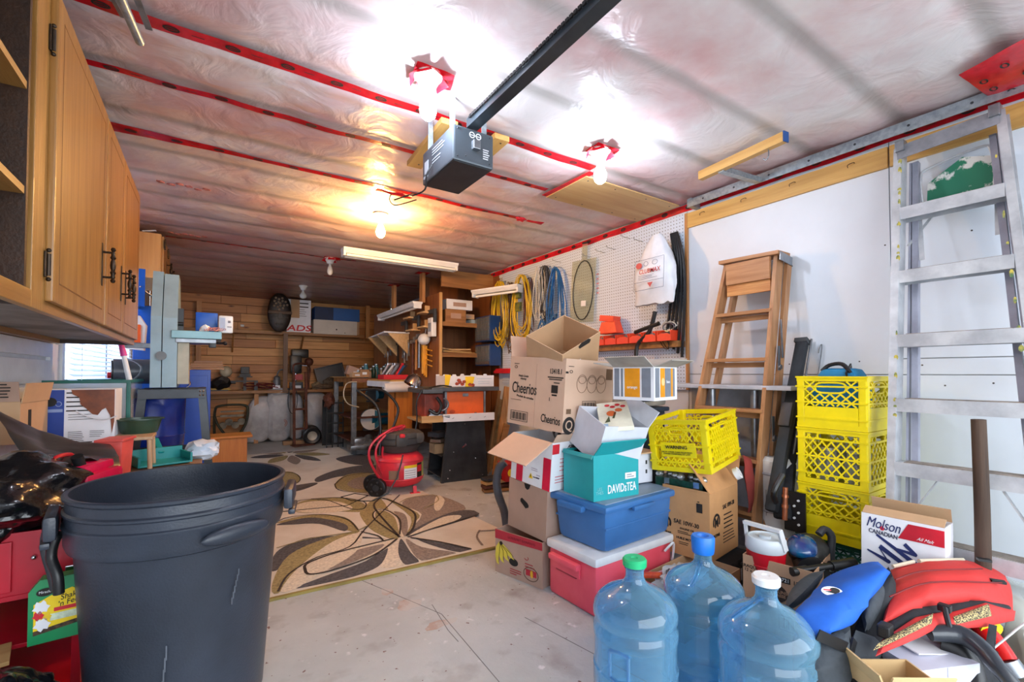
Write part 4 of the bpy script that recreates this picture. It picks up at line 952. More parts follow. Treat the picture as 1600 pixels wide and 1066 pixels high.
# hand truck
t = T('hand_truck', 'rusty red hand truck with two black pneumatic wheels standing at the back', 'hand truck', (1.17,7.62,0), rz=12)
b = B()
for x in (-.09,.09): b.bar((x,0,.02),(x,.05,1.12),.035,.025,(1,0,0))
for z in (.25,.55,.85): b.bar((-.09,.02,z),(.09,.02,z),.03,.015)
b.out('frame', RUST, t); B().tube([(-.09,.05,1.10),(-.09,.06,1.22),(.0,.08,1.25),(.12,.12,1.24),(.22,.22,1.18),(.22,.25,1.02),(.09,.1,.70)],.014,8).out('handle', RUST, t, True)
B().box((0,-.09,.015),(.30,.17,.01)).out('toe_plate', RUST, t)
for x, yw in ((.16,-.04),(.26,.26)):
    wv = B(); M = Matrix.Translation((x,yw,.135)) @ Matrix.Rotation(rad(-16),4,'Z') @ Matrix.Rotation(pi/2,4,'X')
    wv.lathe([(.07,-.03),(.11,-.042),(.132,-.03),(.136,0),(.132,.03),(.11,.042),(.07,.03)],26,M=M); wo_ = wv.out('wheel', BLACK, t, True)
    B().lathe([(0,-.02),(.05,-.022),(.068,-.03),(.07,.03),(.05,.022),(0,.02)],20,M=M).out('hub', mat('dirty_hub', (176,166,150), .5, .3), wo_, True)
# ================================================================ TOOL BOARD, SHELF UNIT, WORKBENCH
t = T('tool_board', 'brown hardboard tool board standing above the workbench', 'tool board', (0,0,0))
B().bx(2.20,2.212,4.83,7.35,.55,2.03).out('panel', BROWN_PLY, t); B().bx(2.19,2.222,4.805,4.83,.55,2.03,bev=.002).out('edge_strip', wood('edge_pale', (224,180,116), (200,150,90), 'z'), t)
B().bx(2.185,2.2,4.83,7.35,.50,.56).out('lower_rail', SHELF, t)
def onp(px, py, x=2.19): return at(px, py, x=x)
LP = wood('light_peg_shelf', (226,190,140), (200,160,108), 'y')
for px, py, lab in ((671,490,'upper right little peg shelf on the tool board'),(648,498,'upper left little peg shelf on the tool board'),(671,512,'lower right little peg shelf on the tool board'),(652,517,'lower left little peg shelf on the tool board')):
    q = onp(px, py); t = T('peg_shelf', lab, 'shelf', q, group='little peg shelves on the tool board'); B().box((-.06,0,0),(.12,.20,.018)).out('ledge', LP, t); B().box((-.03,0,.05),(.06,.02,.08)).out('peg_block', LP, t)
def tool(name, lab, px, py, fn, cat='tool', rz=0):
    t = T(name, lab, cat, onp(px, py), rz=rz, group='tools on the tool board'); fn(t); return t
HW = wood('hammer_handle', (206,150,90), (170,116,62), 'z')
def hammer(c):
    def f(t):
        B().cyl((-.03,0,-.38),(-.03,0,0),.018,.013,n=10).out('handle', c, t, True); B().box((-.03,.01,.02),(.035,.14,.04),bev=.008).cyl((-.03,-.06,.02),(-.03,-.09,.02),.022,n=12).out('head', STEEL, t, True)
    return f
tool('hammer', 'wooden handled hammer hanging nearest the saw on the tool board', 654, 531, hammer(HW))
tool('hatchet', 'grey steel hatchet hanging right of the hammer on the tool board', 659, 527, hammer(STEEL))
tool('mallet', 'dark handled mallet hanging left of the wooden hammer on the tool board', 649, 537, hammer(RUST))
def saw_(t):
    B().prism([(-.0,-.0),(.05,.02),(.10,-.50),(.07,-.52),(-.03,-.25)], (0,.1,.2), (0,-1,0), (0,0,1), .004).out('blade', mat('dark_blade', (52,48,48), .4, .5), t); B().box((-.01,.03,-.36),(.03,.12,.10),bev=.01).out('handle', HW, t)
tool('hand_saw', 'dark bladed hand saw hanging at the left of the tool board', 624, 545, saw_)
def rack(t):
    B().box((-.01,0,0),(.02,1.0,.045)).out('bar', BLACK, t); b = B()
    for k in range(3): b.cyl((-.035,-.35+k*.3,0),(-.02,-.35+k*.3,0),.018,n=12)
    b.out('knob', CHROME, t)
tool('magnetic_tool_bar', 'black magnetic tool bar with chrome knobs across the tool board', 640, 534, rack, 'tool bar')
def clamp(t):
    b = B()
    for k in range(3): b.box((-.02-.02*k,0,-.10+.02*k),(.018,.045,.38),bev=.006)
    for k in range(4): b.bar((-.03,0,.05-.06*k),(-.03,-.20,.02-.06*k),.012,.01)
    b.out('clamp', mat('clamp_yellow', (244,170,26), .4), t); B().box((-.03,.03,-.2),(.02,.06,.14)).out('grip', BLACK, t)
tool('spring_clamps', 'cluster of yellow orange clamps on the right edge of the tool board', 668, 552, clamp)
def cup(t): B().blob((-.06,0,-.02),(.14,.17,.14),3,.03,2,1).out('cup', WHITEP, t, True); B().tube([(-.03,.05,.03),(-.02,.0,.16),(-.02,-.05,.03)],.005,6).out('string', WHITEP, t)
tool('dust_mask', 'white cup shaped dust mask hanging above the yellow clamps', 670, 528, cup, 'mask')
def bottle(t): B().box((-.04,0,0),(.06,.12,.22),bev=.01).out('body', WHITEP, t); B().box((-.072,0,0),(.003,.08,.10)).out('label', mat('grey_label', (150,156,170), .6), t)
tool('white_bottle', 'white squeeze bottle hanging at the upper right of the tool board', 680, 512, bottle, 'bottle')
def gun(t): B().box((-.04,0,.02),(.03,.20,.05),bev=.008).box((-.04,-.08,-.05),(.03,.05,.12),bev=.008).out('body', DARK, t, True)
tool('caulking_gun', 'dark caulking gun on the upper right peg shelf of the tool board', 680, 490, gun)
tool('small_drill', 'small dark drill on the upper left peg shelf of the tool board', 655, 500, gun)
tool('angle_grinder', 'dark grinder hanging beside the white bracket shelf', 636, 508, gun)
def pliers(t):
    b = B(); b.tube([(-.02,.0,.10),(-.02,.0,.02),(-.02,.03,-.10)],.008,6).tube([(-.02,.01,.10),(-.02,.01,.02),(-.02,-.03,-.10)],.008,6); b.out('jaws', STEEL, t, True)
for k,(px,py) in enumerate(((632,548),(638,552),(634,560),(641,545),(604,548),(608,560),(612,545))):
    tool('pliers', ['chrome pliers under the tool bar nearest the hand saw','chrome pliers in the middle under the tool bar','small pliers low on the tool board','pliers right of the others under the tool bar','hook tool at the far left end of the tool board','lower hook tool at the far left of the tool board','long pliers below the white bracket shelf'][k], px, py, pliers)
# white bracket shelf on the board
q = onp(612, 507, 2.15); t = T('bracket_shelf', 'white topped shelf with three triangular wood brackets on the tool board', 'shelf', (2.19,6.2,1.62))
B().prism([(0,-.45),(0,.75),(-.20,.75),(-.34,-.45)], (0,0,.0), (1,0,0), (0,1,0), .018).out('top', WHITE, t)
for y in (-.40,.05,.5): B().prism([(0,0),(-.28,0),(0,-.28)], (0,y,-.001), (1,0,0), (0,0,1), .03).out('bracket', LP, t)
t = T('box_on_shelf', 'tan cardboard box behind the bracket shelf at the end of the upper shelf', 'box', (2.26-.3,8.22,1.775)); B().bx(0,.24,0,.24,0,.32,bev=.004).out('box', KRAFT, t)
# shelf unit between tool board and right wall
t = T('shelf_unit', 'brown wooden shelf unit between tool board and pegboard wall', 'shelf unit', (0,0,0))
B().bx(2.212,2.88,5.45,5.462,.4,2.33).bx(2.868,2.88,4.82,5.45,.4,2.33).out('back_panel', BROWN_PLY, t)
for z in (1.34,1.70): B().bx(2.214,2.868,4.84,5.45,z-.018,z).bx(2.214,2.868,4.83,4.85,z-.05,z).out('shelf', SHELF, t)
B().bx(2.214,2.868,4.84,5.45,.9,.918).out('shelf', SHELF, t)
B().bx(2.212,2.90,4.80,4.83,2.10,2.30,bev=.002).out('top_rail', SHELF, t)
for px,py,d,m,lab,cat in ((706,505,(.26,.3,.15),SHELF,'brown box on the top shelf of the shelf unit left side','box'),(714,478,(.34,.2,.12),WHITE,'long white carton lying on the boxes of the shelf unit','box'),(722,478,(.16,.14,.12),RED,'red and white tin on the top shelf of the shelf unit','tin'),(742,497,(.22,.2,.05),mat('ice_blue_card', (176,196,204), .5),'pale blue flat box at the right of the top shelf','box'),(718,494,(.12,.10,.03),REDP,'small red item lying on the edge of the top shelf','item'),(730,487,(.16,.12,.06),KRAFT,'small kraft box stacked between tin and blue box','box')):
    q = at(px,py,y=4.98); z = {505:1.70,478:1.86,497:1.70,494:1.70,487:1.76}[py]
    t = T('shelf_box', lab, cat, (q.x,5.0,z+.002), rz=R.uniform(-8,8), group='things on the shelf unit'); B().box((0,0,d[2]/2),d,bev=.004).out('body', m, t); B().box((0,-d[1]/2-.001,d[2]*.5),(d[0]*.5,.002,d[2]*.4)).out('label', WHITE if m is RED else TAN, t)
for k in range(9):
    t = T('wood_offcut', ['flattest wood offcut on the middle shelf','long pale offcut on the middle shelf','bent stick arching over the offcuts on the middle shelf','short offcut at the right of the middle shelf','dark offcut at the left of the middle shelf','narrow offcut tilted on the middle shelf','pale strip on top of the offcut pile','broken strip at the back of the middle shelf','thick offcut at the front of the middle shelf'][k], 'wood', (2.5+R.uniform(-.08,.08),4.95+.04*k,1.355+.012*(k%4)), rz=R.uniform(-15,15), group='offcuts on the middle shelf')
    B().box((0,0,0),(.50-.03*k,.03,.015),rot=(0,(.12 if k in (2,5) else .02)*(-1)**k,0)).out('offcut', [PINE,SHELF,LP][k%3], t)
# parts organisers
def organiser(z, lab, h, rows):
    t = T('parts_organiser', lab, 'organiser', (2.70,4.54,z), group='blue parts organisers'); W_ = .35
    B().bx(0,.15,0,W_,0,h,bev=.004).out('case', mat('organiser_blue', (28,66,124), .4), t)
    dm = clear('drawer_smoke', (120,128,134), .3, .45, .2); gm = mat('drawer_contents', (120,96,84), .6, c2=(60,70,80), scale=40)
    B().bx(-.004,0,.015,W_-.015,.015 if rows > 4 else .015,h-.015).out('contents', gm, t)
    for r_ in range(rows):
        for c in range(6):
            z0 = h-.02-(r_+1)*(.036); y0 = .014+c*.054
            if z0 < .01: continue
            o = B().bx(-.012,-.004,y0,y0+.049,z0,z0+.031,bev=.002).out('drawer', dm, t)
organiser(1.475, 'upper blue parts organiser with many small drawers at the pegboard end', .30, 7); organiser(1.19, 'lower blue parts organiser with small drawers at the pegboard end', .25, 5)
# ------- workbench
WBX0, WBX1, WBY0, WBY1, WBZ = 1.60, 2.18, 6.3, 7.4, 1.03
t = T('workbench', 'butcher block workbench with grey steel legs and orange plywood side', 'workbench', (0,0,0))
k = 0
for i in range(10):
    y = WBY0+(WBY1-WBY0)*i/10; B().bx(WBX0,WBX1,y+.001,y+(WBY1-WBY0)/10-.001,WBZ-.055,WBZ,bev=.001).out('block_strip', [SHELF,BROWN_PLY,RUST][i%3] if False else (SHELF if i%2 else BROWN_PLY), t)
for x, y in ((WBX0+.03,WBY0+.03),(WBX0+.03,WBY1-.03),(WBX1-.03,WBY1-.03)): B().bx(x-.03,x+.03,y-.03,y+.03,0,WBZ-.055,bev=.003).out('leg', STEEL if x < 1.8 else SHELF, t)

B().bx(WBX0,WBX1,WBY0+.05,WBY1,.17,.19).bx(WBX0,WBX1,WBY0+.05,WBY1,.48,.50).out('under_shelf', RUST, t)
t = T('side_bench_top', 'pale bench top extension with white front running toward the table saw', 'bench', (0,0,0))
B().bx(1.80,2.19,5.35,6.28,.985,1.02,bev=.003).out('top', PINE_Y, t); B().bx(1.79,1.80,5.35,6.28,.93,1.0).bx(1.80,2.19,5.34,5.35,.93,1.0).out('front_rail', WHITE, t)
B().bx(1.80,1.86,5.37,5.43,0,.985,bev=.003).out('leg', ORZ, t); B().bx(1.87,2.08,5.36,5.38,.1,.985).out('side_panel', ORZ, t)
t = T('paper_roll', 'white paper roll hanging at the corner of the pale bench top', 'roll', (1.84,5.28,.93)); B().cyl((-.14,0,0),(.14,0,0),.055,n=20).out('roll', WHITE, t, True); B().cyl((-.16,0,0),(.16,0,0),.012,n=10).out('core', STEEL, t)
def onw(px, y, z=1.032): q = at(px, 560, y=y); return (q.x, y, z)
for k,(px,y,d,m,lab) in enumerate(((560,6.6,(.34,.12,.12),TAN,'reddish tan box leaning on the left end of the workbench'),(556,6.5,(.14,.10,.07),KRAFT,'small kraft carton at the left end of the workbench'),(570,6.5,(.12,.12,.11),mat('parcel_tan', (176,130,86), .7),'upright brown parcel on the workbench'),(578,6.6,(.16,.10,.08),mat('peach_card', (214,160,112), .7),'peach coloured box on the workbench'),(584,6.7,(.12,.06,.09),mat('amber_box', (222,170,60), .6),'yellow topped box on the workbench'),(600,6.8,(.10,.08,.12),KRAFT,'brown carton with open flap behind the workbench clutter'))):
    t = T('bench_box', lab, 'box', onw(px,y), rz=R.uniform(-20,20), group='boxes on the workbench'); B().box((0,0,d[2]/2+.01),d,bev=.003,rot=(0,(.3 if k == 0 else 0),0)).out('box', m, t); B().box((0,-d[1]/2-.002,d[2]*.6),(d[0]*.5,.002,d[2]*.3)).out('label', WHITE, t)
for k in range(12):
    px = 560+k*4; y = 6.55+.1*(k%3); h = .10+.03*((k*5)%4)
    t = T('glass_jar', ['glass jar with grey lid','clear jar of screws','jar with dark lid','small clear bottle','tin can with open top','blue bottle','green bottle','clear tumbler','short clear jar','white bottle','brown bottle','clear jar with pale lid'][k]+' on the workbench, number %s from its left end' % ['one','two','three','four','five','six','seven','eight','nine','ten','eleven','twelve'][k], 'jar', onw(px,y), group='jars on the workbench')
    B().lathe([(0,0),(.03,0),(.034,.005),(.034,h*.75),(.024,h*.85),(.024,h),(0,h)],14).out('body', [clear('jar_glass', (200,206,204), .3, .3),mat('bottle_blue', (60,130,150), .4),mat('bottle_green', (20,60,50), .4),mat('tin_grey', (150,148,140), .4, .6)][(k*3)%4], t, True); B().cyl((0,0,h),(0,0,h+.014),.026,n=14).out('lid', STEEL, t)
t = T('red_tool_tray', 'red tray filled with chrome wrenches on the pale bench top', 'tray', (1.97,5.75,1.021)); B().bx(-.16,.16,-.12,.12,0,.06,bev=.006).out('tray', REDP, t)
for k in range(9):
    w_ = T('wrench', ['long chrome wrench slanting left in the red tray','black handled wrench leaning in the red tray','white handled tool in the red tray','short chrome wrench in the red tray','thin driver in the middle of the red tray','chrome ratchet in the red tray','red handled driver at the right of the red tray','blue grip pliers in the red tray','dark file in the red tray'][k], 'tool', (1.85+.03*k,5.72+.02*(k%3),1.082), group='tools in the red tray')
    B().bar((-.03,0,0),(.05+.01*(k%3),0,.13),.022,.006,bev=.002).out('shank', [CHROME,DARK,WHITEP,CHROME,STEEL,CHROME,REDP,BLUE,DARK][k], w_); B().box((.055,0,.135),(.035,.008,.03),bev=.003).out('jaw', CHROME if k != 6 else REDP, w_)
t = T('loose_white_cord', 'pale cord looping down at the left corner of the workbench', 'cord', (0,0,0)); c = at(541,617,y=6.28)
B().tube([(c.x+.13,6.26,c.z+.17),(c.x,6.25,c.z+.15),(c.x-.04,6.25,c.z),(c.x+.02,6.25,c.z-.12),(c.x+.16,6.26,c.z-.17)],.008,6).out('cord', mat('cord_cream', (206,192,168), .5), t, True)
for px,py,r,m,lab in ((580,617,.09,'t','upper teal power tool in the shelf under the workbench'),(578,655,.14,'b','large round blue fan housing in the shelf under the workbench')):
    q = at(px,py,y=6.5); t = T('blue_machine', lab, 'machine', q); mm = mat('machine_teal', (20,110,140), .35); B().cyl((0,-.05,0),(.02,.05,0),r,n=26).cyl((.0,0,0),(r*1.9,.05,-.01),r*.6,n=20).out('housing', mm, t, True); B().cyl((0,-.06,0),(0,-.05,0),r*1.04,r*.95,n=26).out('rim', WHITEP if m == 'b' else DARK, t); B().bx(-r*.6,r*1.2,-.04,.06,-r*1.12,-r*.9).out('foot', DARK, t)
t = T('mitre_saw', 'grey folded mitre saw on the low shelf under the workbench', 'saw', (1.66,6.18,.10)); B().box((.08,0,.03),(.42,.22,.06),bev=.015).box((.0,0,.10),(.16,.16,.10),bev=.03).box((.30,.02,.10),(.16,.14,.08),bev=.03).cyl((.1,-.1,.08),(.14,.05,.12),.06,n=16).out('body', STEEL, t, True); B().box((.12,-.13,.02),(.10,.06,.05),bev=.01).out('handle', BLACK, t)
t = T('shelf_of_parts', 'black wire crate of dark parts between sacks and workbench leg', 'crate', (1.44,7.1,0)); b = B()
for z in (.05,.2,.35,.5,.65): b.bx(0,.24,0,.02,z,z+.02)
for x in (0,.08,.16,.23): b.bx(x,x+.012,0,.02,0,.7)
b.bx(0,.24,.3,.32,0,.7); b.out('crate', BLACK, t); B().blob((.03,.0,.70),(.14,.2,.22),3,.2,4,3,.2).out('rusty_lump', RUST, t, True)
for k,(px,py,lab) in enumerate(((610,635,'pale blue bottle hanging on the orange leg'),)):
    t = T('blue_bottle', lab, 'bottle', at(px,py,y=6.2)); B().cyl((0,0,-.03),(0,0,.05),.02,n=12).out('body', mat('pale_blue', (150,190,220), .3), t, True)
# ------- table saw
TS = T('table_saw_stand', 'black steel cabinet stand with sloping sides under the orange saw', 'stand', (1.955,4.22,0), rz=-6)
BLS = mat('stand_black_sheet', (58,60,64), .42, .3, c2=(40,42,46), scale=6)
B().prism([(0,0),(.50,0),(.46,.62),(.06,.62)], (0,.0,0), (1,0,0), (0,0,1), -.012).out('front_sheet', BLS, TS)
B().prism([(0,0),(.5,0),(.46,.62),(.06,.62)], (0,.42,0), (1,0,0), (0,0,1), -.012).out('back_sheet', BLS, TS)
B().bx(-.02,.50,.0,.44,.05,.06).bx(-.01,.50,.0,.44,.26,.27).out('inner_shelf', BLS, TS)
b = B()
for x, y in ((0,0),(0,.44)): b.bar((x,y,0),(x+.06,y,.62),.03,.03,(1,0,0))
b.out('corner_post', BLS, TS)
b = B().cyl((.24,-.025,.37),(.24,.0,.37),.012,n=12).bar((.21,-.008,.34),(.235,-.008,.36),.012,.004)
for x,z in ((.06,.04),(.44,.04),(.36,.22),(.24,.58),(.08,.12),(.12,.30)): b.ball((x,-.001,z),.006,n=8)
b.out('bolt_and_knob', CHROME, TS); 
t = T('saw_base_board', 'wooden base board with white front lip under the orange table saw', 'board', (1.84,4.14,.622), rz=-6)
B().bx(-.14,.60,-.02,.52,0,.02).out('board', PLY, t); B().bx(.07,.62,-.045,-.025,.0,.075,bev=.003).out('white_lip', WHITE, t); B().bx(-.14,.07,-.03,-.01,.0,.065,bev=.002).out('wood_lip', PLY, t)
b = B()
for x in (.16,.34,.50): b.tube([(x,-.047,.03),(x+.02,-.047,.04)],.002,4)
b.out('nail_mark', DARK, t)
t = T('table_saw', 'orange bodied benchtop table saw with grey top', 'table saw', (1.92,4.16,.645), rz=-6)
OM = mat('saw_orange', (240,104,36), .4, var=.05)
B().bx(.05,.45,0,.40,0,.27,bev=.004).out('body', OM, t); B().bx(.03,.05,-.01,.40,0,.27).bx(.45,.47,-.01,.40,0,.27).bx(.03,.47,-.012,.0,-.0,.015).out('corner_trim', STEEL, t)
b = B().box((.25,-.004,.235),(.06,.01,.03),bev=.003); b.out('latch', STEEL, t); B().prism(oval(.11,.07,.03,.018), (0,-.001,0), (1,0,0), (0,0,1), .004).out('handle_recess', mat('deep_orange', (206,74,16), .5), t)
b = B()
for x,z in ((.12,.02),(.30,.03),(.36,.05)): b.box((x,-.004,z),(.025,.006,.01))
b.out('vent_slot', DARK, t)
B().bx(-.12,.60,-.06,.46,.275,.315,bev=.004).bx(-.22,-.02,-.10,.46,.26,.30,bev=.004).out('table', mat('saw_top_grey', (92,94,98), .4, .4, var=.15), t)
B().bx(-.16,.05,.05,.35,.02,.25,bev=.01).out('motor_side', mat('saw_red_orange', (188,70,44), .5, var=.2), t)
B().tube([(-.06,-.02,.22),(-.02,-.05,.14),(-.06,-.05,.06),(-.14,-.03,.10)],.016,8).out('black_arm', BLACK, t, True); B().tube([(-.02+.07*cos(a),-.05,.15+.06*sin(a)) for a in [k*.25-1.7 for k in range(13)]],.01,8).out('handwheel_arc', STEEL, t, True)
B().tube([(-.22,-.08,.30),(-.27,-.06,.18),(-.26,-.04,.0),(-.29,-.04,-.16),(-.28,-.06,-.30)],.007,6).tube([(.1,-.0,.32),(-.05,-.1,.335),(-.22,-.08,.30)],.007,6).out('power_cord', BLACK, t, True)
t = T('small_vise', 'grey bench vise and tools on the wood lip left of the orange saw', 'vise', (1.86,4.16,.645), rz=-10); B().box((0,0,.03),(.16,.08,.05),bev=.01).box((-.04,0,.07),(.05,.07,.05),bev=.01).cyl((.05,-.05,.04),(.12,-.06,.03),.012,n=10).out('vise', STEEL, t, True)
t = T('fruit_carton', 'white and yellow fruit carton with notched rim on top of the table saw', 'carton', (1.97,4.20,.963), rz=-7); t.scale = (1.28,1,1)
WY = mat('carton_yellow', (246,206,30), .6, var=.03)
pf = [(0,0),(.42,0),(.42,.115),(.36,.115),(.355,.13),(.33,.13),(.325,.112),(.25,.112),(.245,.13),(.22,.13),(.21,.105),(.10,.10),(.09,.125),(.065,.125),(.06,.11),(.03,.11),(.03,.125),(0,.125)]
B().prism(pf, (0,0,0), (1,0,0), (0,0,1), .004).prism(pf, (0,.30,0), (1,0,0), (0,0,1), .004).bx(0,.004,0,.3,0,.11).bx(.416,.42,0,.3,0,.11).bx(0,.42,0,.3,0,.004).out('carton', WHITE, t)
decal([[(0,0),(.03,0),(.05,.12),(0,.125)], [(.17,.0),(.23,0),(.25,.10),(.21,.104),(.17,.102)]], frame('F', off=.005), WY, t, 'yellow_panel')
decal([[(x+.018*cos(k*1.1+x*9), z+.018*sin(k*1.1+x*9)) for k in range(6)] for x, z in ((.10,.03),(.125,.045),(.145,.025),(.115,.065),(.21,.02),(.16,.05),(.235,.015))], frame('F', off=.006), mat('fruit_print', (208,84,50), .6, var=.3, scale=80), t, 'printed_fruit')
decal([rect(.28,.03,.38,.033), rect(.28,.05,.38,.053), rect(.27,.08,.40,.083)], frame('F', off=.0055), mat('faint_blue_print', (160,190,215), .6), t, 'printed_lines')
t = T('chrome_lamp_bowl', 'crumpled silver bowl lamp at the end of the bench beside the table saw', 'lamp', (1.86,4.75,1.0)); B().lathe([(.02,.10),(.05,.09),(.09,.03),(.10,-.04),(.095,-.04),(.085,.02),(.03,.08)],24,M=Matrix.Rotation(.5,4,'Y')).out('bowl', CHROME, t, True)
for k,(d,c,lab) in enumerate((((.18,.14,.10),(196,158,116),'small carton on the upper inner shelf of the saw stand'),((.20,.16,.05),(60,56,60),'dark rag in the top gap of the saw stand'),((.22,.12,.03),(140,110,90),'flat board scrap on the inner shelf of the saw stand'))):
    t = T('stand_content', lab, ['box','rag','board'][k], (2.02,4.42,(.272,.44,.272)[k] if k != 2 else .39), rz=20*k); B().box((0,0,d[2]/2),d,bev=.004).out('body', mat('stand_item_%d' % k, c, .7), t)
# lumber leaning beside the saw
for k in range(8):
    t = T('leaning_board', ['short dark board leaning by the saw','tall pale board leaning right of the saw','narrow board leaning at the wall right of the saw','wide grey board leaning right of the saw','thin lath leaning right of the saw','broken ended board leaning behind the others','knotty board leaning nearest the white box','stubby brown board on the floor by the saw'][k], 'board', (2.62+.03*(k%4),4.05+.07*k,0), group='boards leaning beside the table saw')
    h = (.55,.95,.85,.75,.9,.8,.7,.3)[k]; B().bar((-.16+.02*k,0,0),(.06+.02*k,.10,h),.07 if k != 4 else .03,.02,(1,0,0)).out('board', [SHELF,PINE_Z,LP,mat('grey_board', (146,134,120), .8),PINE_Z,PLY,LP,RUST][k], t)
t = T('red_snack_box', 'red box with a yellow sun mark on the floor behind the pile', 'box', (2.28,3.55,.10), rz=-10); B().bx(0,.30,0,.2,0,.16,bev=.003).out('box', mat('snack_red', (186,20,30), .5), t); decal([oval(.05,.08,.03,.035)], frame('F'), WY, t, 'yellow_mark'); text("Lay", .03, frame('F', off=.003) @ TR(.16,.09), WHITE, t, shear=.2)
for k in range(4):
    t = T('scrap_board', ['lowest scrap board on the floor behind the pile','scrap board lying on another behind the pile','pale scrap board end behind the white taped box','dark scrap board above the red box'][k], 'board', (2.36,3.62+.03*k,.02+.035*k), rz=-14+9*k, group='scrap boards behind the pile'); B().box((0,0,0),(.50,.10,.025)).out('board', [SHELF,RUST,PLY,DARK][k], t)
t = T('grey_vacuum_hose', 'thick grey hose curving down beside the banana box', 'hose', (0,0,0)); B().tube([at(789,722,t=3.1),at(780,732,t=3.1),at(776,752,t=3.1),at(779,774,t=3.1),at(788,800,t=3.15),at(792,830,t=3.15)],.028,12).out('hose', mat('hose_grey', (84,92,104), .4), t, True)

# ------- compressor
CP = T('air_compressor', 'red air compressor with black shroud, wheels and tall handle on the rug', 'compressor', (1.50,4.17,0), rz=-8)
CRD = mat('compressor_red', (216,50,66), .35, c2=(176,44,54), scale=5, lo=.2, hi=.5); SHR = mat('dusty_black_shroud', (50,52,56), .55, c2=(80,76,72), scale=7, lo=.3, hi=.75)
B().lathe([(0,.06),(.12,.06),(.19,.085),(.215,.12),(.215,.30),(.205,.325),(.17,.355),(.10,.37),(0,.37)],40).out('tank', CRD, CP, True)
B().lathe([(.217,.135),(.22,.14),(.217,.145)],40).lathe([(.216,.30),(.219,.305),(.216,.31)],40).out('weld_band', CRD, CP, True)
b = B(); b.lathe([(0,.37),(.15,.37),(.16,.385),(.20,.44),(.205,.47),(.205,.52),(.195,.55),(.17,.565),(0,.57)],36,sy=.85); b.box((-.02,-.14,.49),(.11,.10,.12),bev=.03).box((.12,-.02,.50),(.17,.24,.11),bev=.045); b.out('shroud', SHR, CP, True)
B().box((-.02,-.19,.535),(.05,.03,.035),bev=.012).out('red_switch', REDP, CP, True)
for z in (.44,.50): B().lathe([(.200,z),(.209,z+.003),(.200,z+.006)],36,sy=.87).out('groove_ring', BLACK, CP, True)
def curved(a0, a1, z0, z1, m, nm, off=0):
    b = B(); n = 10; v = [[b.bm.verts.new(((.2165+off)*cos(rad(a0+(a1-a0)*i/n)), (.2165+off)*sin(rad(a0+(a1-a0)*i/n)), z)) for z in (z0, z1)] for i in range(n+1)]
    for p, q in zip(v, v[1:]): b.bm.faces.new((p[0], q[0], q[1], p[1]))
    return b.out(nm, m, CP)
curved(-92,-58,.15,.27,WHITE,'label'); curved(-92,-58,.245,.27,WY,'label_band',.001); curved(-57,-38,.15,.28,INK,'label'); curved(-37,-22,.15,.28,mat('label_lime', (190,206,120), .6),'label'); curved(-56,-40,.20,.26,REDP,'label_badge',.001); curved(-128,-104,.15,.23,mat('spec_plate', (150,120,100), .5),'spec_plate')
for k in range(4): curved(-90,-62,.16+.02*k,.164+.02*k,mat('grey_print2', (120,124,130), .6),'printed_line',.001)
for a in (rad(205), rad(160)):
    x, y = .235*cos(a)-.02, .235*sin(a)-.05; wv = B(); M = Matrix.Translation((x,y,.085)) @ Matrix.Rotation(rad(-35),4,'Z') @ Matrix.Rotation(pi/2,4,'X')
    wv.lathe([(.03,-.02),(.075,-.024),(.085,-.018),(.085,.018),(.075,.024),(.03,.02)],24,M=M); o = wv.out('wheel', BLACK, CP, True); b = B(); b.lathe([(0,-.015),(.03,-.018),(.03,.026),(0,.028)],14,M=M)
    for k in range(5): 
        c_ = M @ Vector((.05*cos(k*1.257),.05*sin(k*1.257),.024)); b.ball(c_,.010,n=6)
    b.out('hub', DARK, o, True)
B().bar((.10,-.16,.07),(.10,-.18,.0),.03,.03).box((.10,-.18,.008),(.09,.05,.015),bev=.004).bar((.12,.15,.07),(.12,.15,0),.03,.03).out('foot', CRD, CP, True)
B().tube([(-.20,-.08,.36),(-.19,-.06,.60),(-.22,-.02,.80),(-.36,.05,.93),(-.37,.10,.94)],.013,10).tube([(-.12,.16,.36),(-.02,.18,.60),(.02,.2,.76),(-.08,.2,.90),(-.20,.16,.95),(-.37,.10,.94)],.013,10).out('handle', BLACK, CP, True)
B().tube([(-.02,-.22,.37),(-.04,-.24,.30),(-.08,-.26,.18),(-.16,-.28,.06),(-.3,-.3,.012),(-.45,-.22,.012),(-.52,-.05,.012),(-.40,.02,.012),(-.30,-.1,.012),(-.5,-.35,.012),(-1.0,-.3,.012)],.006,6).out('power_cord', BLACK, CP, True)
t = T('red_air_hose', 'coil of red air hose looped beside the compressor shroud', 'hose', (1.27,4.12,0), rz=0); HM = mat('hose_red', (214,40,62), .35, var=.1)
for k in range(4):
    pts = []
    for i in range(15):
        a = 2.2-i*.245; pts.append((.02-.24*cos(a*.0)*0 + (.16-.02*k)*-sin(i*pi/14)+(.05*k)+.10*(1-i/14.), -.06+.03*k, .60-.46*(i/14.)+ .05*sin(i*pi/14)))
    B().tube([(.20+.02*k,-.02+.02*k,.61)]+pts+[(.10,.05,.12)],.011,8).out('hose_loop', HM, t, True)

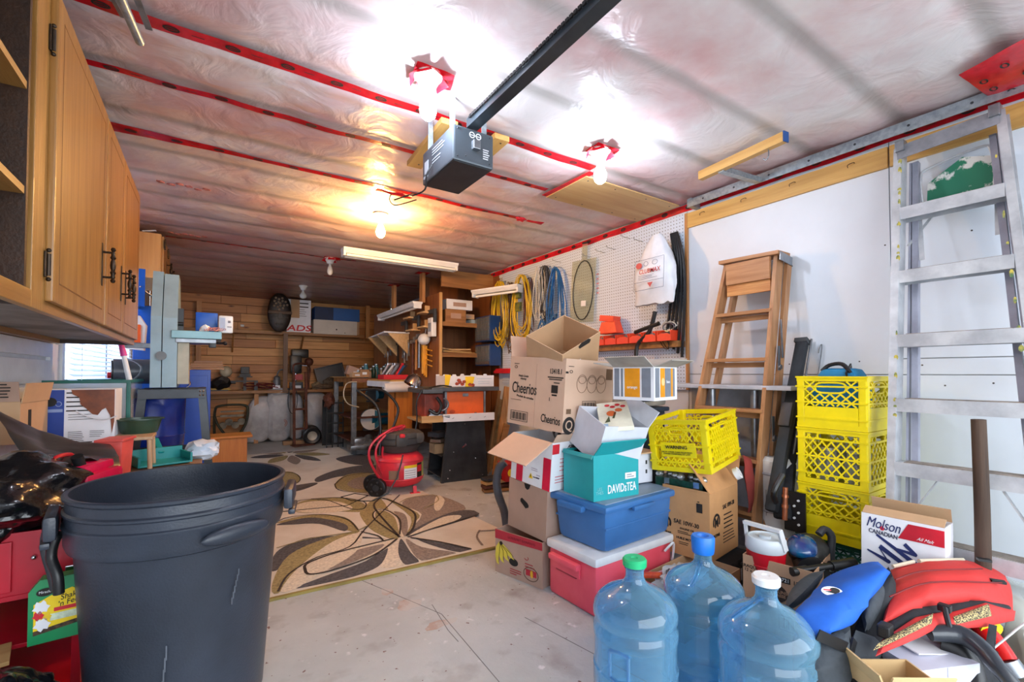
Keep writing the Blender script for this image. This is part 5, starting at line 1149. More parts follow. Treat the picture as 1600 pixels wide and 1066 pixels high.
# ------- rug
t = T('floral_rug', 'large cream rug with swirling olive, taupe and charcoal petals on the concrete', 'rug', (0,0,0))
a0 = at(430,935,z=0); a1 = at(773,852,z=0); a2 = at(773,826,z=0); 
RG = mat('rug_cream', (212,204,188), .95, c2=(196,184,164), scale=3, bump=.35, bscale=220, sheen=.3)
rug = [(-.30,2.50),(.28,2.51),(1.73,2.46),(1.70,2.87),(1.66,3.6),(1.60,7.05),(-.30,7.05)]
B().prism(rug, (0,0,0), (1,0,0), (0,1,0), .012).out('pile', RG, t)
B().prism([(-.30,2.485),(.28,2.495),(1.735,2.445),(1.73,2.47),(.28,2.515),(-.30,2.505)], (0,0,0), (1,0,0), (0,1,0), .013).out('border_binding', mat('rug_binding', (150,132,70), .9), t)
CHAR = mat('rug_charcoal', (92,90,94), .95, var=.2, scale=60); OLV = mat('rug_olive', (164,150,104), .95, var=.15, scale=60); TPE = mat('rug_taupe', (152,138,128), .95, var=.15, scale=60); LINE = mat('rug_outline', (70,58,52), .95, var=.2, scale=60); CRM = mat('rug_pale', (224,212,190), .95, scale=60)
def g2(cx, cy): q = at(400+cx/2.317, 500+cy/2.317, z=0); return (q.x, q.y)
LC = [0]
def leaf(pts, lvl, m, nm):
    """smooth closed petal through the traced points, woven into the pile"""
    P = [Vector((*g2(*p), 0)) for p in pts]; N = len(P); out = []
    for i in range(N):
        p0, p1, p2, p3 = P[i-1], P[i], P[(i+1)%N], P[(i+2)%N]
        for s in (0,.25,.5,.75):
            out.append(.5*((2*p1)+(p2-p0)*s+(2*p0-5*p1+4*p2-p3)*s*s+(3*p1-p0-3*p2+p3)*s**3))
    inside = [(max(-.29,min(1.76,v.x)), max(2.51,min(7.0,v.y))) for v in out]
    LC[0] += 1; return B().prism(inside, (0,0,.0125+lvl*.0008+LC[0]*.000012), (1,0,0), (0,1,0), .0006).out(nm, m, t)
def line(pts, w_=.008, m=None):
    P = [Vector((*g2(*p), 0)) for p in pts]; b = B(); out = []
    for i in range(len(P)-1):
        p0, p1, p2, p3 = P[max(0,i-1)], P[i], P[i+1], P[min(len(P)-1,i+2)]
        for s in (0,.25,.5,.75): out.append(.5*((2*p1)+(p2-p0)*s+(2*p0-5*p1+4*p2-p3)*s*s+(3*p1-p0-3*p2+p3)*s**3))
    out.append(P[-1]); out = [Vector((max(-.29,min(1.76,v.x)), max(2.51,min(7.0,v.y)), 0)) for v in out]
    for i in range(len(out)-1):
        d = out[i+1]-out[i]
        if d.length < 1e-4: continue
        nn = Vector((-d.y, d.x, 0)).normalized()*w_; d = d.normalized()*.002
        b.prism([(out[i]-nn-d).xy, (out[i+1]-nn+d).xy, (out[i+1]+nn+d).xy, (out[i]+nn-d).xy], (0,0,.0165), (1,0,0), (0,1,0), .0004)
    return b.out('outline', m or LINE, t)
# near flower, centre about (520,795)
leaf([(520,792),(450,650),(385,690),(380,720),(430,775)],0,OLV,'petal'); leaf([(520,792),(440,740),(425,700),(460,690),(515,710),(545,775)],1,CRM,'petal')
leaf([(515,790),(445,745),(432,705),(460,697),(500,720),(515,765)],2,OLV,'petal'); leaf([(535,790),(510,720),(500,700),(540,712),(550,760)],2,TPE,'petal')
leaf([(540,790),(575,740),(585,705),(470,650),(560,720)],1,OLV,'petal')
leaf([(545,790),(800,715),(775,695),(700,705),(600,750)],1,CHAR,'petal'); leaf([(555,783),(760,690),(690,650),(640,640),(560,650),(530,675),(600,710)],0,TPE,'petal'); leaf([(645,690),(650,650),(665,642),(683,660),(665,695)],2,CRM,'petal')
leaf([(560,790),(720,735),(740,715),(680,720),(600,760)],2,CRM,'petal')
leaf([(575,797),(660,815),(780,835),(740,850),(640,825)],1,CHAR,'petal'); leaf([(545,800),(600,830),(720,850),(700,865),(600,880),(555,830)],0,TPE,'petal')
leaf([(525,800),(560,850),(590,885),(540,895),(515,850)],1,CHAR,'petal'); leaf([(510,800),(540,890),(500,905),(450,900),(470,840)],0,CRM,'petal')
leaf([(500,800),(300,850),(200,880),(175,905),(185,930),(300,900),(450,850)],1,CRM,'petal'); leaf([(460,820),(300,860),(235,890),(230,912),(300,905),(420,855)],2,TPE,'petal')
leaf([(475,830),(455,890),(380,930),(260,960),(140,982),(240,940),(400,880)],0,CHAR,'petal')
leaf([(470,800),(340,790),(200,795),(100,830),(60,870),(60,920),(130,880),(230,830),(350,800)],0,CHAR,'petal'); leaf([(370,775),(250,800),(120,860),(60,960),(80,1000),(180,900),(300,830)],1,OLV,'petal'); leaf([(380,780),(280,810),(160,900),(90,990),(140,985),(230,930),(360,850)],2,CRM,'petal')
# second and third flowers
leaf([(75,740),(200,712),(320,720),(372,765),(355,775),(250,745),(140,740)],0,OLV,'petal'); leaf([(75,748),(200,722),(320,745),(320,772),(230,745),(130,748)],1,CHAR,'petal')
leaf([(130,680),(200,655),(330,650),(395,675),(385,700),(290,700),(200,705),(140,700)],0,OLV,'petal'); leaf([(135,682),(200,663),(300,665),(350,690),(250,705),(150,700)],1,CRM,'petal')
leaf([(220,575),(300,545),(400,530),(520,540),(420,560),(300,572),(225,592)],0,CHAR,'petal'); leaf([(285,600),(330,565),(420,560),(470,600),(400,630),(310,620)],0,OLV,'petal'); leaf([(330,600),(370,575),(430,580),(430,610),(370,618)],1,TPE,'petal')
leaf([(290,505),(380,490),(420,510),(420,530),(340,525)],0,CHAR,'petal'); leaf([(60,560),(130,555),(160,580),(140,600),(60,610)],0,OLV,'petal'); leaf([(60,620),(200,595),(220,600),(150,625),(60,635)],0,CHAR,'petal')
for cx, cy, sx_ in ((120,490,1.0),):
    for k in range(9):
        a = k*.698; r1, r2 = 22, 150
        leaf([(cx+r1*cos(a-.25),cy+.22*r1*sin(a-.25)),(cx+r2*.6*cos(a-.3),cy+.25*r2*.6*sin(a-.3)),(cx+r2*cos(a),cy+.25*r2*sin(a)),(cx+r2*.6*cos(a+.25),cy+.25*r2*.6*sin(a+.25))],0,[OLV,CHAR,TPE][k%3],'petal')
line([(520,795),(430,690),(440,660),(460,652),(530,680),(575,710),(570,760),(545,790)]); line([(515,790),(430,730),(430,700),(470,695),(520,730),(520,785)],.006); line([(550,795),(650,760),(780,720),(800,712)]); line([(560,797),(660,812),(775,838)]); line([(810,770),(800,795),(820,825)],.007,TPE); line([(810,772),(865,770)],.007,TPE)
line([(500,800),(300,850),(190,890),(178,915),(200,932),(300,910),(430,860),(510,802)]); line([(80,995),(120,930),(220,870),(340,830),(400,760),(520,640)],.006); line([(75,835),(200,800),(330,780),(370,770),(400,755)],.006,OLV)
line([(370,770),(330,730),(240,712),(120,722),(75,740)],.005); line([(380,775),(440,790),(460,808)],.006); line([(130,682),(160,660),(250,658),(340,690),(390,690),(390,665),(300,650),(200,655)],.005)
line([(150,620),(220,600)],.005); line([(60,605),(140,600),(160,578),(130,558),(60,560)],.005); line([(285,602),(330,570),(440,555)],.006); line([(490,640),(380,632),(300,622),(285,600)],.005); line([(610,690),(660,660),(640,640),(560,650),(520,668)],.005,OLV)
# ================================================================ ON THE PEGBOARD
def hank(lab, px, py, w_, h_, m, n=9, x=2.80, seed=0, r=.005, name='cord_hank', tie=True):
    q = at(px, py, x=x); t = T(name, lab, 'cord', q, group='cord hanks on the pegboard'); rr = random.Random(seed)
    for k in range(n):
        pts = []; ww = w_*rr.uniform(.55,1.05)/2; hh = h_*rr.uniform(.82,1.02); dx = rr.uniform(-.04,.03); sk = rr.uniform(-.03,.03)
        for i in range(16):
            a = i/16*2*pi; z = -hh/2+hh/2*cos(a); wd = ww*sin(a)*(.75+.35*(-z/hh))
            pts.append((dx+.012*sin(a*2+k), wd+sk*(-z/hh)+.008*sin(3*a+k), z+.01*sin(k)))
        B().tube(pts, r, 5, True).out('loop', m, t, True)
    B().bar((.0,0,.005),(.08,0,.01),.006,.006).out('hook', STEEL, t)
    return t
CYE = mat('cord_yellow', (236,196,40), .4, var=.1); CG = mat('cord_dark_grey', (64,66,70), .5, var=.15); CB_ = mat('cord_blue', (28,104,168), .4, var=.1); CW = mat('cord_white', (214,210,200), .5); CO = mat('cord_brown', (104,72,40), .6, var=.2)
hank('leftmost hank of yellow extension cord on the pegboard', 782,440,.32,.76,CYE,12,seed=1)
hank('second hank of yellow extension cord with mixed wires on the pegboard', 815,430,.36,.70,CYE,10,seed=2,x=2.78)
hank('brown and olive cord hank hanging behind the two yellow hanks', 798,442,.16,.80,CO,8,2.84,seed=3)
hank('dark grey cord hank between the yellow and blue cords', 851,416,.20,.56,CG,12,seed=4)
hank('thin white cord loops hanging over the dark grey hank', 843,418,.12,.55,CW,5,2.77,seed=5,r=.004)
hank('blue extension cord hank right of the grey hank', 868,418,.28,.74,CB_,8,seed=6)
hank('purple and rust wire hank behind the second yellow hank', 826,435,.12,.66,mat('cord_rust', (120,60,60), .6, var=.3),6,2.84,seed=8)
t = T('blue_cord_tangle', 'tangled lower end of blue cord above the open brown box', 'cord', at(856,508,x=2.80))
for k in range(3):
    B().tube([(.03*sin(a*1.3+k),.12*sin(a*.9+k*2)+.02*k,.10*cos(a*1.21+k)) for a in [j*.33 for j in range(44)]], .005, 5).out('strand', CB_, t, True)
t = T('tool_in_hank', 'green and yellow plug block tied in the second yellow hank', 'plug', at(810,455,x=2.76)); B().box((0,0,0),(.04,.07,.16),bev=.01).box((0,0,-.17),(.03,.09,.10),bev=.01).out('block', mat('plug_olive', (130,130,40), .5, c2=(40,60,40), scale=20), t)
# clear oval pane with black cord
q = at(912,447,x=2.85); t = T('clear_packet', 'clear rectangular plastic packet with a black oval cord on the pegboard', 'packet', q, rot=(4,0,0))
B().prism(rect(-.17,-.33,.15,.24), (0,0,0), (0,-1,0), (0,0,1), .003).prism(rect(-.04,.24,.03,.38), (0,0,0), (0,-1,0), (0,0,1), .003).out('packet', clear('packet_film', (236,238,228), -.25, .14), t)
B().tube([(-.008,.135*cos(a),-.04+.27*sin(a)) for a in [k*.2618 for k in range(24)]],.005,6,True).out('cord', BLACK, t, True); B().box((-.004,-.01,-.16),(.003,.06,.05)).out('sticker', WHITE, t); B().box((-.01,-.01,.39),(.02,.07,.012)).out('clip', BLACK, t)
t = T('pink_marks', 'column of faded pink marks on the pegboard right of the clear packet', 'marking', at(932,430,x=2.876)); decal([rect(0,.03*0-.03*k*1.4,.03,.012-.03*k*1.4) for k in range(5)], frame('L', off=.001), mat('faded_pink', (226,150,160), .7), t, 'printed_mark')
# white shopping bag
q = at(1030,368,x=2.76); t = T('white_shopping_bag', 'white plastic shopping bag hanging on the pegboard over black tubes', 'bag', q)
BG = mat('white_bag_film', (226,230,238), .4, var=.05, bump=.3, bscale=14)
b = B(); prof = []
NU, NV = 28, 20; vv = []
for j in range(NV+1):
    v = j/NV; z = -.50*v; hw = .035+.13*min(1, v*2.1)**.8+.015*v; th_ = .025+.06*sin(pi*min(1,v*.95+.02)); row = []
    for i in range(NU):
        a = 2*pi*i/NU; wr = 1+.10*noise.noise(Vector((cos(a)*2, sin(a)*2, v*4)))+.05*noise.noise(Vector((cos(a)*7, sin(a)*7, v*5)))
        yy = -hw*sin(a)*wr+.04*v; row.append(b.bm.verts.new((th_*cos(a)*wr-.02, yy, z*(1+.05*noise.noise(Vector((yy*9, 0, 1))))-.04*(v > .9)*abs(cos(i*1.1))*.3)))
    vv.append(row)
for p, q2 in zip(vv, vv[1:]):
    for i in range(NU): b.bm.faces.new((p[i], p[(i+1)%NU], q2[(i+1)%NU], q2[i]))
b.bm.faces.new(vv[-1]); b.out('bag', BG, t, True)
B().tube([(-.01,.0,.02),(-.02,-.03,-.03),(-.03,-.05,-.12)],.006,6).tube([(.0,.01,.02),(-.03,.03,-.05),(-.05,.05,-.14)],.006,6).out('handle', BG, t, True)
M = frame('L', off=.113) @ TR(0,.03)
decal([rect(-.13,-.22,.13,-.217), rect(-.15,-.44,.12,-.437), rect(-.14,-.38,.12,-.377), [(-.13,-.22),(-.127,-.22),(-.147,-.44),(-.15,-.44)], [(.13,-.22),(.133,-.22),(.123,-.44),(.12,-.44)]]+lines(-.10,-.335,.2,3,.012,.003,7)+ringpolys(.05,-.25,.025,.018,.003)+ringpolys(-.03,-.25,.02,.018,.003), M, mat('grey_blue_print', (110,124,150), .6), t, 'printed_lines', th=.001)
decal([oval(-.095,-.255,.028,.022), [(-.02,-.39),(.03,-.39),(.005,-.425)]], M, mat('bag_red_print', (214,90,90), .6), t, 'printed_mark', th=.001); text("CLUBMAX", .032, M @ TR(-.0,-.305,.001), mat('bag_red_print2', (196,56,66), .6), t, sx=.9, shear=.15, bold=.01)
t = T('black_tube_bundle', 'bundle of black rubber tubes hanging behind the white bag', 'tubes', at(1040,372,x=2.84))
b = B()
for k in range(5): b.tube([(0,-.05-.012*k,.02),(-.01,-.08-.02*k,-.2),(0,-.04-.03*k,-.5),(-.01,-.0-.035*k,-.78-.03*k)],.011,6)
b.tube([(-.05,.06,-.55),(-.07,.10,-.70),(-.09,.20,-.80),(-.10,.20,-.96)],.016,8); b.out('tubes', BLACK, t, True)
B().tube([(-.06,-.02+.05*cos(a),-.78+.06*sin(a*1.3)) for a in [k*.4 for k in range(30)]],.003,5).out('thin_wire', BRONZE, t, True)
# orange bins on their ledge
OB = mat('bin_orange_red', (240,72,38), .4, var=.06)
y = 3.42; k = 0
labs = ['leftmost small orange bin on the ledge','second small orange bin on the ledge from its left end','third small orange bin on the ledge','fourth orange bin under the tilted one','middle orange bin on the ledge with screws','orange bin right of the middle one on the ledge','orange bin holding a white part','orange bin under the white bag tubes','second last orange bin on the ledge','rightmost orange bin on the ledge at the pegboard edge']
while y > 2.12 and k < 10:
    t = T('orange_bin', labs[k], 'bin', (2.80,y-.125,1.336), group='orange bins on the pegboard ledge')
    b = B().bx(-.05,.07,0,.12,0,.004).bx(.066,.07,0,.12,0,.09).bx(-.05,.07,0,.004,0,.075).bx(-.05,.07,.116,.12,0,.075); b.prism([(0,0),(.12,0),(.12,.04),(.09,.055),(.03,.055),(0,.04)],(-.05,0,0),(0,1,0),(0,0,1),.004); b.out('bin', OB, t)
    B().blob((.01,.06,.045),(.08,.09,.05),2,.3,7,k,.3).out('screws', mat('screw_mix', (150,146,140), .4, .5, c2=(70,66,62), scale=90), t); y -= .133; k += 1
t = T('orange_bin_stack', 'tilted pile of empty orange bins standing higher than the row', 'bins', (2.79,2.72,1.42), rz=4); B().box((0,0,.06),(.10,.20,.10),top=(.8,.7),bev=.006).box((.0,.01,.135),(.09,.15,.05),bev=.004,rot=(.15,0,0)).out('bins', OB, t)
t = T('white_coil', 'small coil of white and grey wire above the right end of the orange bins', 'wire', (2.82,2.17,1.44))
for k in range(3): B().tube([(.01*k,.05*cos(a)*(1+.2*k),.03*sin(a)+.01*k) for a in [j*.5236 for j in range(12)]],.005,5,True).out('coil', CW if k else STEEL, t, True)
t = T('grey_tube_on_bins', 'thick black tube lying across the orange bins', 'tube', (2.78,2.3,1.44)); B().tube([(0,.15,-.02),(-.01,.05,.0),(0,-.08,.03)],.016,8).out('tube', BLACK, t, True)
t = T('red_bin_rail', 'red plastic bin rail low on the wall behind the fruit carton', 'rail', (2.84,4.05,1.10)); B().bx(-.03,.03,-.35,.55,0,.055,bev=.004).bx(-.05,-.03,-.35,.55,0,.03).out('rail', mat('rail_red', (222,34,40), .4), t)
for k,(y,z,lab) in enumerate(((2.98,1.02,'orange red bins below the pegboard edge beside the striped box'),(2.44,1.11,'red strip of bins just behind the striped box flaps'))):
    t = T('lower_red_bins', lab, 'bins', (2.82,y,z)); b = B()
    for j in range(3): b.bx(-.06,.05,-.05+.10*j-.1,.045+.10*j-.1,-.06*(k == 0),.05,bev=.005)
    b.out('bins', OB, t)
# ================================================================ THE PILE OF BOXES
def carton(name, lab, W, D, H, loc, rz=0, m=KRAFT, flaps={}, fl=None, inside=None, rot=None, cat='box', group=None, closed=False, fm=None):
    t = T(name, lab, cat, loc, rz, group, rot); th = .004; fl = fl or min(W,D)/2
    b = B().bx(0,W,0,D,0,th).bx(0,W,0,th,0,H).bx(0,W,D-th,D,0,H).bx(0,th,th,D-th,0,H).bx(W-th,W,th,D-th,0,H)
    if closed: b.bx(0,W,0,D,H-th,H)
    b.out('carton', m, t)
    for s, spec in flaps.items():
        a, L = spec if isinstance(spec, tuple) else (spec, fl)
        a = rad(a); c, sn = cos(a)*L, sin(a)*L; b = B()
        if s == 'F': b.bar((W/2,0,H),(W/2,-sn,H+c),W*.98,.004,(1,0,0))
        if s == 'B': b.bar((W/2,D,H),(W/2,D+sn,H+c),W*.98,.004,(1,0,0))
        if s == 'L': b.bar((0,D/2,H),(-sn,D/2,H+c),D*.98,.004,(0,1,0))
        if s == 'R': b.bar((W,D/2,H),(W+sn,D/2,H+c),D*.98,.004,(0,1,0))
        b.out('flap', fm or m, t)
    if inside: B().bx(th,W-th,th,D-th,th,H-.02).out('inside_shadow_board', inside, t)
    return t
# banana box
t = carton('banana_box', 'banana box with red band and yellow bananas print, bottom left of the box pile', .42,.33,.235,(1.425,1.872,0),15, TAN, cat='box')
M = frame('L', d=.33); CARTRED = mat('carton_red_print', (176,40,54), .7, var=.04)
decal([[(0,.185),(.33,.195),(.33,.234),(0,.234)]], M, CARTRED, t, 'red_band'); text("GOURMET BANANAS", .014, frame('L', d=.33, off=.003) @ TR(.19,.212,0,1), mat('carton_red_dark', (136,26,40), .7), t)
BAN = mat('banana_print', (228,206,72), .6, var=.05)
M2 = frame('L', d=.33, off=.0022)
for k in range(4):
    c0, c1 = .02+.018*k, .10+.025*k
    decal([[(.035,.175),(.055,.168),(.02+.030*k+.012,.13),(.025+.034*k,.075+.012*k),(.03+.038*k,.045+.018*k),(.012+.034*k,.052+.018*k),(.002+.028*k,.09+.01*k),(.008+.02*k,.14)]], frame('L', d=.33, off=.0022+.0006*k), BAN, t, 'banana_print')
    decal([[(.04,.165),(.035+.026*k,.13),(.03+.036*k,.06+.018*k),(.032+.036*k,.06+.018*k),(.038+.026*k,.132),(.043,.165)]], frame('L', d=.33, off=.0052), mat('banana_line', (112,90,20), .7), t, 'banana_print')
decal([oval(.135,.085,.032,.020)], M, INK, t, 'hand_hole'); decal([oval(.048,.168,.012,.010)], frame('L', d=.33, off=.006), INK, t, 'banana_tip')
decal(lines(.11,.045,.08,3,.012,.004,2)+lines(.215,.10,.08,3,.014,.004,3)+ringpolys(.225,.13,.014,.010,.003,12,-3,1), M, CARTRED, t, 'printed_lines')
decal(ringpolys(.255,.055,.050,.036,.003), M, mat('brand_outline', (90,60,40), .7), t, 'logo_ring'); decal([rect(.222,.045,.252,.075), rect(.268,.045,.292,.075)], M, CARTRED, t, 'logo_block'); decal([oval(.262,.058,.012,.020)], M, mat('logo_yellow', (226,170,40), .6), t, 'logo_sun')
# brown box with handle slot
t = carton('brown_handle_box', 'plain brown box with hand slot standing on the banana box', .33,.30,.265,(1.44,1.865,.238),0, TAN, closed=True, rot=(3,0,7))
M = frame('L', d=.30); decal([[(.10+.012,.15),(.155-.012,.13),(.165,.14),(.165,.152),(.155,.162),(.112,.180),(.100,.172),(.100,.158)]], M, INK, t, 'hand_slot'); decal([[(.125,.264),(.175,.264),(.165,.240),(.150,.232),(.135,.240)]], M, INK, t, 'thumb_notch')
# white box with red tape
q = at(856,782,z=.51); t = carton('white_taped_box', 'white carton with bright red tape strips and open tan flap', .20,.30,.25,(1.44,1.83,.500),24, WHITE, flaps={'L':(118,.20),'F':(30,.05)}, fm=PINKISH, rot=(5,0,8))
M = frame('L', d=.29); RT = mat('bright_red_tape', (226,24,66), .45)
decal([rect(.035,0,.085,.20), rect(.235,0,.288,.165)], M, RT, t, 'red_tape'); decal(lines(.11,.17,.03,3,.012,.003)+lines(.19,.06,.04,2,.012,.003,4)+lines(.15,.09,.05,2,.01,.002,6)+[rect(.14,.16,.15,.20)], M, mat('mauve_print', (150,130,160), .6), t, 'printed_lines')
decal([[(.135,.035),(.165,.035),(.150,.064)]], frame('L', d=.29, off=.003), WY, t, 'warning_triangle'); decal([[(.148,.042),(.152,.042),(.152,.055),(.148,.055)]]+lines(.17,.045,.07,1,.01,.004), frame('L', d=.29, off=.004), INK, t, 'warning_mark')
decal([rect(0,.19,.05,.24)]+lines(.06,.16,.12,4,.02,.003,8)+lines(.03,.07,.12,3,.015,.003,9), frame('F'), REDP, t, 'printed_lines')
# cheerios carton, tilted
t = carton('cereal_carton', 'big tan cereal carton tilted on the white taped box, its name printed twice', .40,.42,.375,(1.475,1.775,.800),0, PINKISH, rot=(3.0,2,8), cat='box', flaps={'B':(10,.12)})
M = frame('L', d=.42)
text("Cheerios", .060, M @ TR(.125,.20,0,-1), INK, t, sx=.62, bold=.012); text("Multi Grain\nHoney", .012, M @ TR(.115,.262), INK, t); text("Produit de cereales", .012, M @ TR(.135,.155,0,-4), INK, t, bold=.01)
text("Cheerios", .042, M @ TR(.335,.055,0,-2), INK, t, sx=.62, bold=.012); text("13418.1", .026, M @ TR(.355,.305), INK, t, sx=.75, bold=.01); decal([rect(.30,.272,.41,.278), rect(.31,.262,.40,.267), rect(.33,.195,.375,.235), rect(.335,.18,.37,.188), rect(.345,.245,.385,.25)], M, INK, t, 'printed_block')
decal(barcode(.025,.02,.14,.055), M, INK, t, 'barcode'); decal(ringpolys(.05,.318,.012,.008,.003)+[rect(.035,.335,.075,.338)], M, INK, t, 'printed_mark'); text("1", .02, M @ TR(.32,.16), INK, t); decal([rect(.215,0,.2158,.34)], M, TAN, t, 'seam'); decal(lines(.02,.135,.14,1,.01,.002), M, INK, t, 'printed_line')
M = frame('F'); decal(ringpolys(.13,.25,.042,.048,.002)+ringpolys(.21,.25,.042,.048,.002)+ringpolys(.29,.25,.042,.048,.002)+ringpolys(.13,.27,.03,.02,.002)+ringpolys(.21,.27,.03,.02,.002)+ringpolys(.29,.27,.03,.02,.002), M, mat('faint_brown_print', (112,84,60), .7), t, 'printed_diagram')
decal(barcode(.14,.105,.11,.055,12), M, INK, t, 'barcode'); decal([rect(.33,.275,.385,.335), rect(.02,.095,.055,.12)], M, mat('faint_brown_print', (0,0,0)), t, 'printed_block'); decal(ringpolys(.04,.31,.012,.008,.003)+ringpolys(.345,.13,.02,.014,.002)+[rect(.02,.335,.06,.338), rect(0,.30,.02,.31)], M, INK, t, 'printed_mark')
b = decal([oval(.045,.0+.035,.045,.045)], M, INK, t, 'logo_disc'); text("Q", .05, frame('F', off=.003) @ TR(.045,.035), PINKISH, t)
# small kraft box at its back left, and open upper box
t = carton('small_kraft_box', 'small kraft box with torn corner standing behind the left edge of the cereal carton', .12,.17,.16,(1.60,2.14,1.12),10, mat('yellow_kraft', (220,186,134), .75, var=.04), closed=True)
t = carton('open_tilted_box', 'empty brown box tipped on its side inside the top of the cereal carton', .30,.26,.24,(1.56,1.88,1.0), m=KRAFT, rot=(28,-26,2), cat='box', fm=KRAFT)
decal([[(.12,.23),(.14,.245),(.20,.245),(.22,.23),(.21,.215),(.13,.215)]], frame('F'), INK, t, 'hand_slot'); B().box((.12,-.002,.12),(.06,.001,.03),rot=(0,-.4,0)).out('clear_tape', WHITE, t)
# red cooler with white lid
t = T('picnic_cooler', 'large red and white picnic cooler at the front of the box pile', 'cooler', (1.452,1.515,0), rz=2)
CRX = mat('cooler_red', (238,94,110), .42, c2=(226,72,90), scale=3)
B().box((.28,.165,.115),(.555,.325,.23),top=(1.0,1.0),bev=.022).out('body', CRX, t, True); B().box((.28,.165,.247),(.575,.345,.042),bev=.014).out('lid', WHITEP, t, True)
B().box((-.018,.19,.20),(.034,.20,.028),bev=.008).box((-.006,.19,.17),(.012,.19,.05),bev=.004).out('handle', CRX, t, True); B().box((-.004,.19,.155),(.012,.14,.035),bev=.003).out('handle_recess', mat('cooler_dark_red', (170,40,56), .5), t)
B().tube([(.48,-.012,.20),(.50,-.03,.23),(.53,-.03,.23),(.54,-.012,.12)],.006,6).out('wire_handle', WHITEP, t, True)
# blue tote
t = T('blue_tote', 'blue plastic storage tote with grey blue lid on top of the red cooler', 'tote', (1.505,1.505,.270), rz=4)
TB = mat('tote_blue', (58,112,172), .38, var=.06, scale=4); TLD = mat('tote_lid', (124,142,164), .42, var=.05)
b = B(); vs = b.box((.27,.175,.10),(.50,.31,.20),top=(1.07,1.10),bev=.03); b.out('body', TB, t, True)
B().box((.27,.175,.112),(.518,.335,.010),bev=.004).out('rib', TB, t, True)
B().box((.27,.175,.208),(.575,.385,.034),bev=.014).out('lid', TB, t, True); B().box((.27,.175,.224),(.52,.33,.012),bev=.004).out('lid_panel', TLD, t, True)
B().box((-.022,.20,.188),(.034,.17,.030),bev=.010).out('lid_handle', TB, t, True); B().box((.25,-.022,.19),(.16,.02,.02),bev=.006).out('lid_handle', TB, t, True)
# teal tea box
t = carton('teal_tea_box', 'teal open tea carton on the blue tote lid with white lettering', .285,.235,.215,(1.498,1.575,.500),-4, mat('tea_teal', (24,158,164), .5, var=.03), flaps={'F':(42,.09),'R':(35,.07),'L':(150,.02)})
M = frame('F'); text("DAVIDsTEA", .040, frame('F') @ TR(.175,.045), WHITE, t, sx=.62, bold=.02); text("LES\nTHES", .014, frame('F') @ TR(.035,.045), mat('pale_teal_print', (130,205,208), .6), t); decal([rect(.195,.085,.265,.115)], frame('F'), WHITE, t, 'label'); decal(lines(.205,.103,.05,2,.010,.004), frame('F', off=.003), mat('grey_print', (0,0,0)), t, 'printed_lines')
# inner white box with seed packet box
t = carton('white_inner_box', 'white open box tilted inside the teal tea box', .26,.24,.20,(1.53,1.60,.665), m=mat('pale_card', (214,216,226), .6, var=.04), rot=(20,4,-8), flaps={'R':(25,.09)}); IB = t
t = T('flower_print_box', 'flat box with orange flower picture lying inside the white box', 'box', (0,0,0)); t.rotation_euler = (rad(22),rad(-6),rad(-42)); t.location = Vector((1.53,1.60,.665))+Euler((rad(20),rad(4),rad(-8))).to_matrix() @ Vector((.12,.11,.185))
t.scale = (1.3,1.3,1); B().bx(-.05,.07,-.09,.12,0,.022,bev=.002).out('box', mat('cream_print', (240,236,214), .5), t)
FT = Matrix.Translation((0,0,.0235)); decal([oval(.00,.02,.018,.022),oval(.03,.045,.014,.014)], FT, mat('flower_orange', (230,110,50), .6), t, 'printed_flower'); decal([oval(-.01+.02*k,.09-.015*(k%2),.010,.010) for k in range(4)], FT, REDP, t, 'printed_flower'); decal([[(.0,-.02),(.008,-.02),(.02,.03),(.012,.03)],[(-.03,-.05),(-.01,-.045),(-.01,.0)]], FT, mat('print_dark_green', (70,80,50), .6), t, 'printed_stem'); decal([rect(-.04,-.08,-.02,-.06)], FT, mat('faint_blue_print', (0,0,0)), t, 'printed_mark')
t = T('white_loose_flap', 'large loose white card standing up behind the seed picture box', 'card', (1.84,1.80,.66), rot=(8,0,-18)); B().prism([(-.10,0),(.09,-.02),(.10,.17),(-.10,.24)], (0,0,0), (1,0,0), (0,0,1), .004).out('card', WHITE, t)
t = T('printed_soft_pack', 'white soft package with black leaf print behind the white inner box', 'package', (1.70,1.92,.66), rz=10)
B().pillow([(-.18,-.10,.02),(.10,-.12,.02),(.12,.10,.16),(-.10,.12,.16)],.16,12,.02,.5,3).out('package', mat('zebra_print', (222,222,228), .5, c2=(40,40,44), scale=9, lo=.44, hi=.47), t, True)
t = T('neon_yellow_strip', 'neon yellow plastic strip between white taped box and teal box', 'strip', (1.52,1.86,.52), rz=10); B().bx(0,.05,0,.04,0,.20,bev=.003).out('strip', mat('neon_yellow', (220,230,40), .5), t)
t = T('white_small_carton', 'white slotted carton behind the teal box on the blue tote', 'box', (1.86,1.70,.505), rz=-6); B().bx(0,.18,0,.20,0,.16,bev=.003).out('carton', mat('pale_card', (0,0,0)), t); B().bx(-.05,.20,-.03,.2,.162,.168).out('brown_flap', KRAFT, t); b = B()
for k in range(2): b.bx(.13,.14,-.002,0,.05+.05*k,.07+.05*k)
b.out('slot', DARK, t)
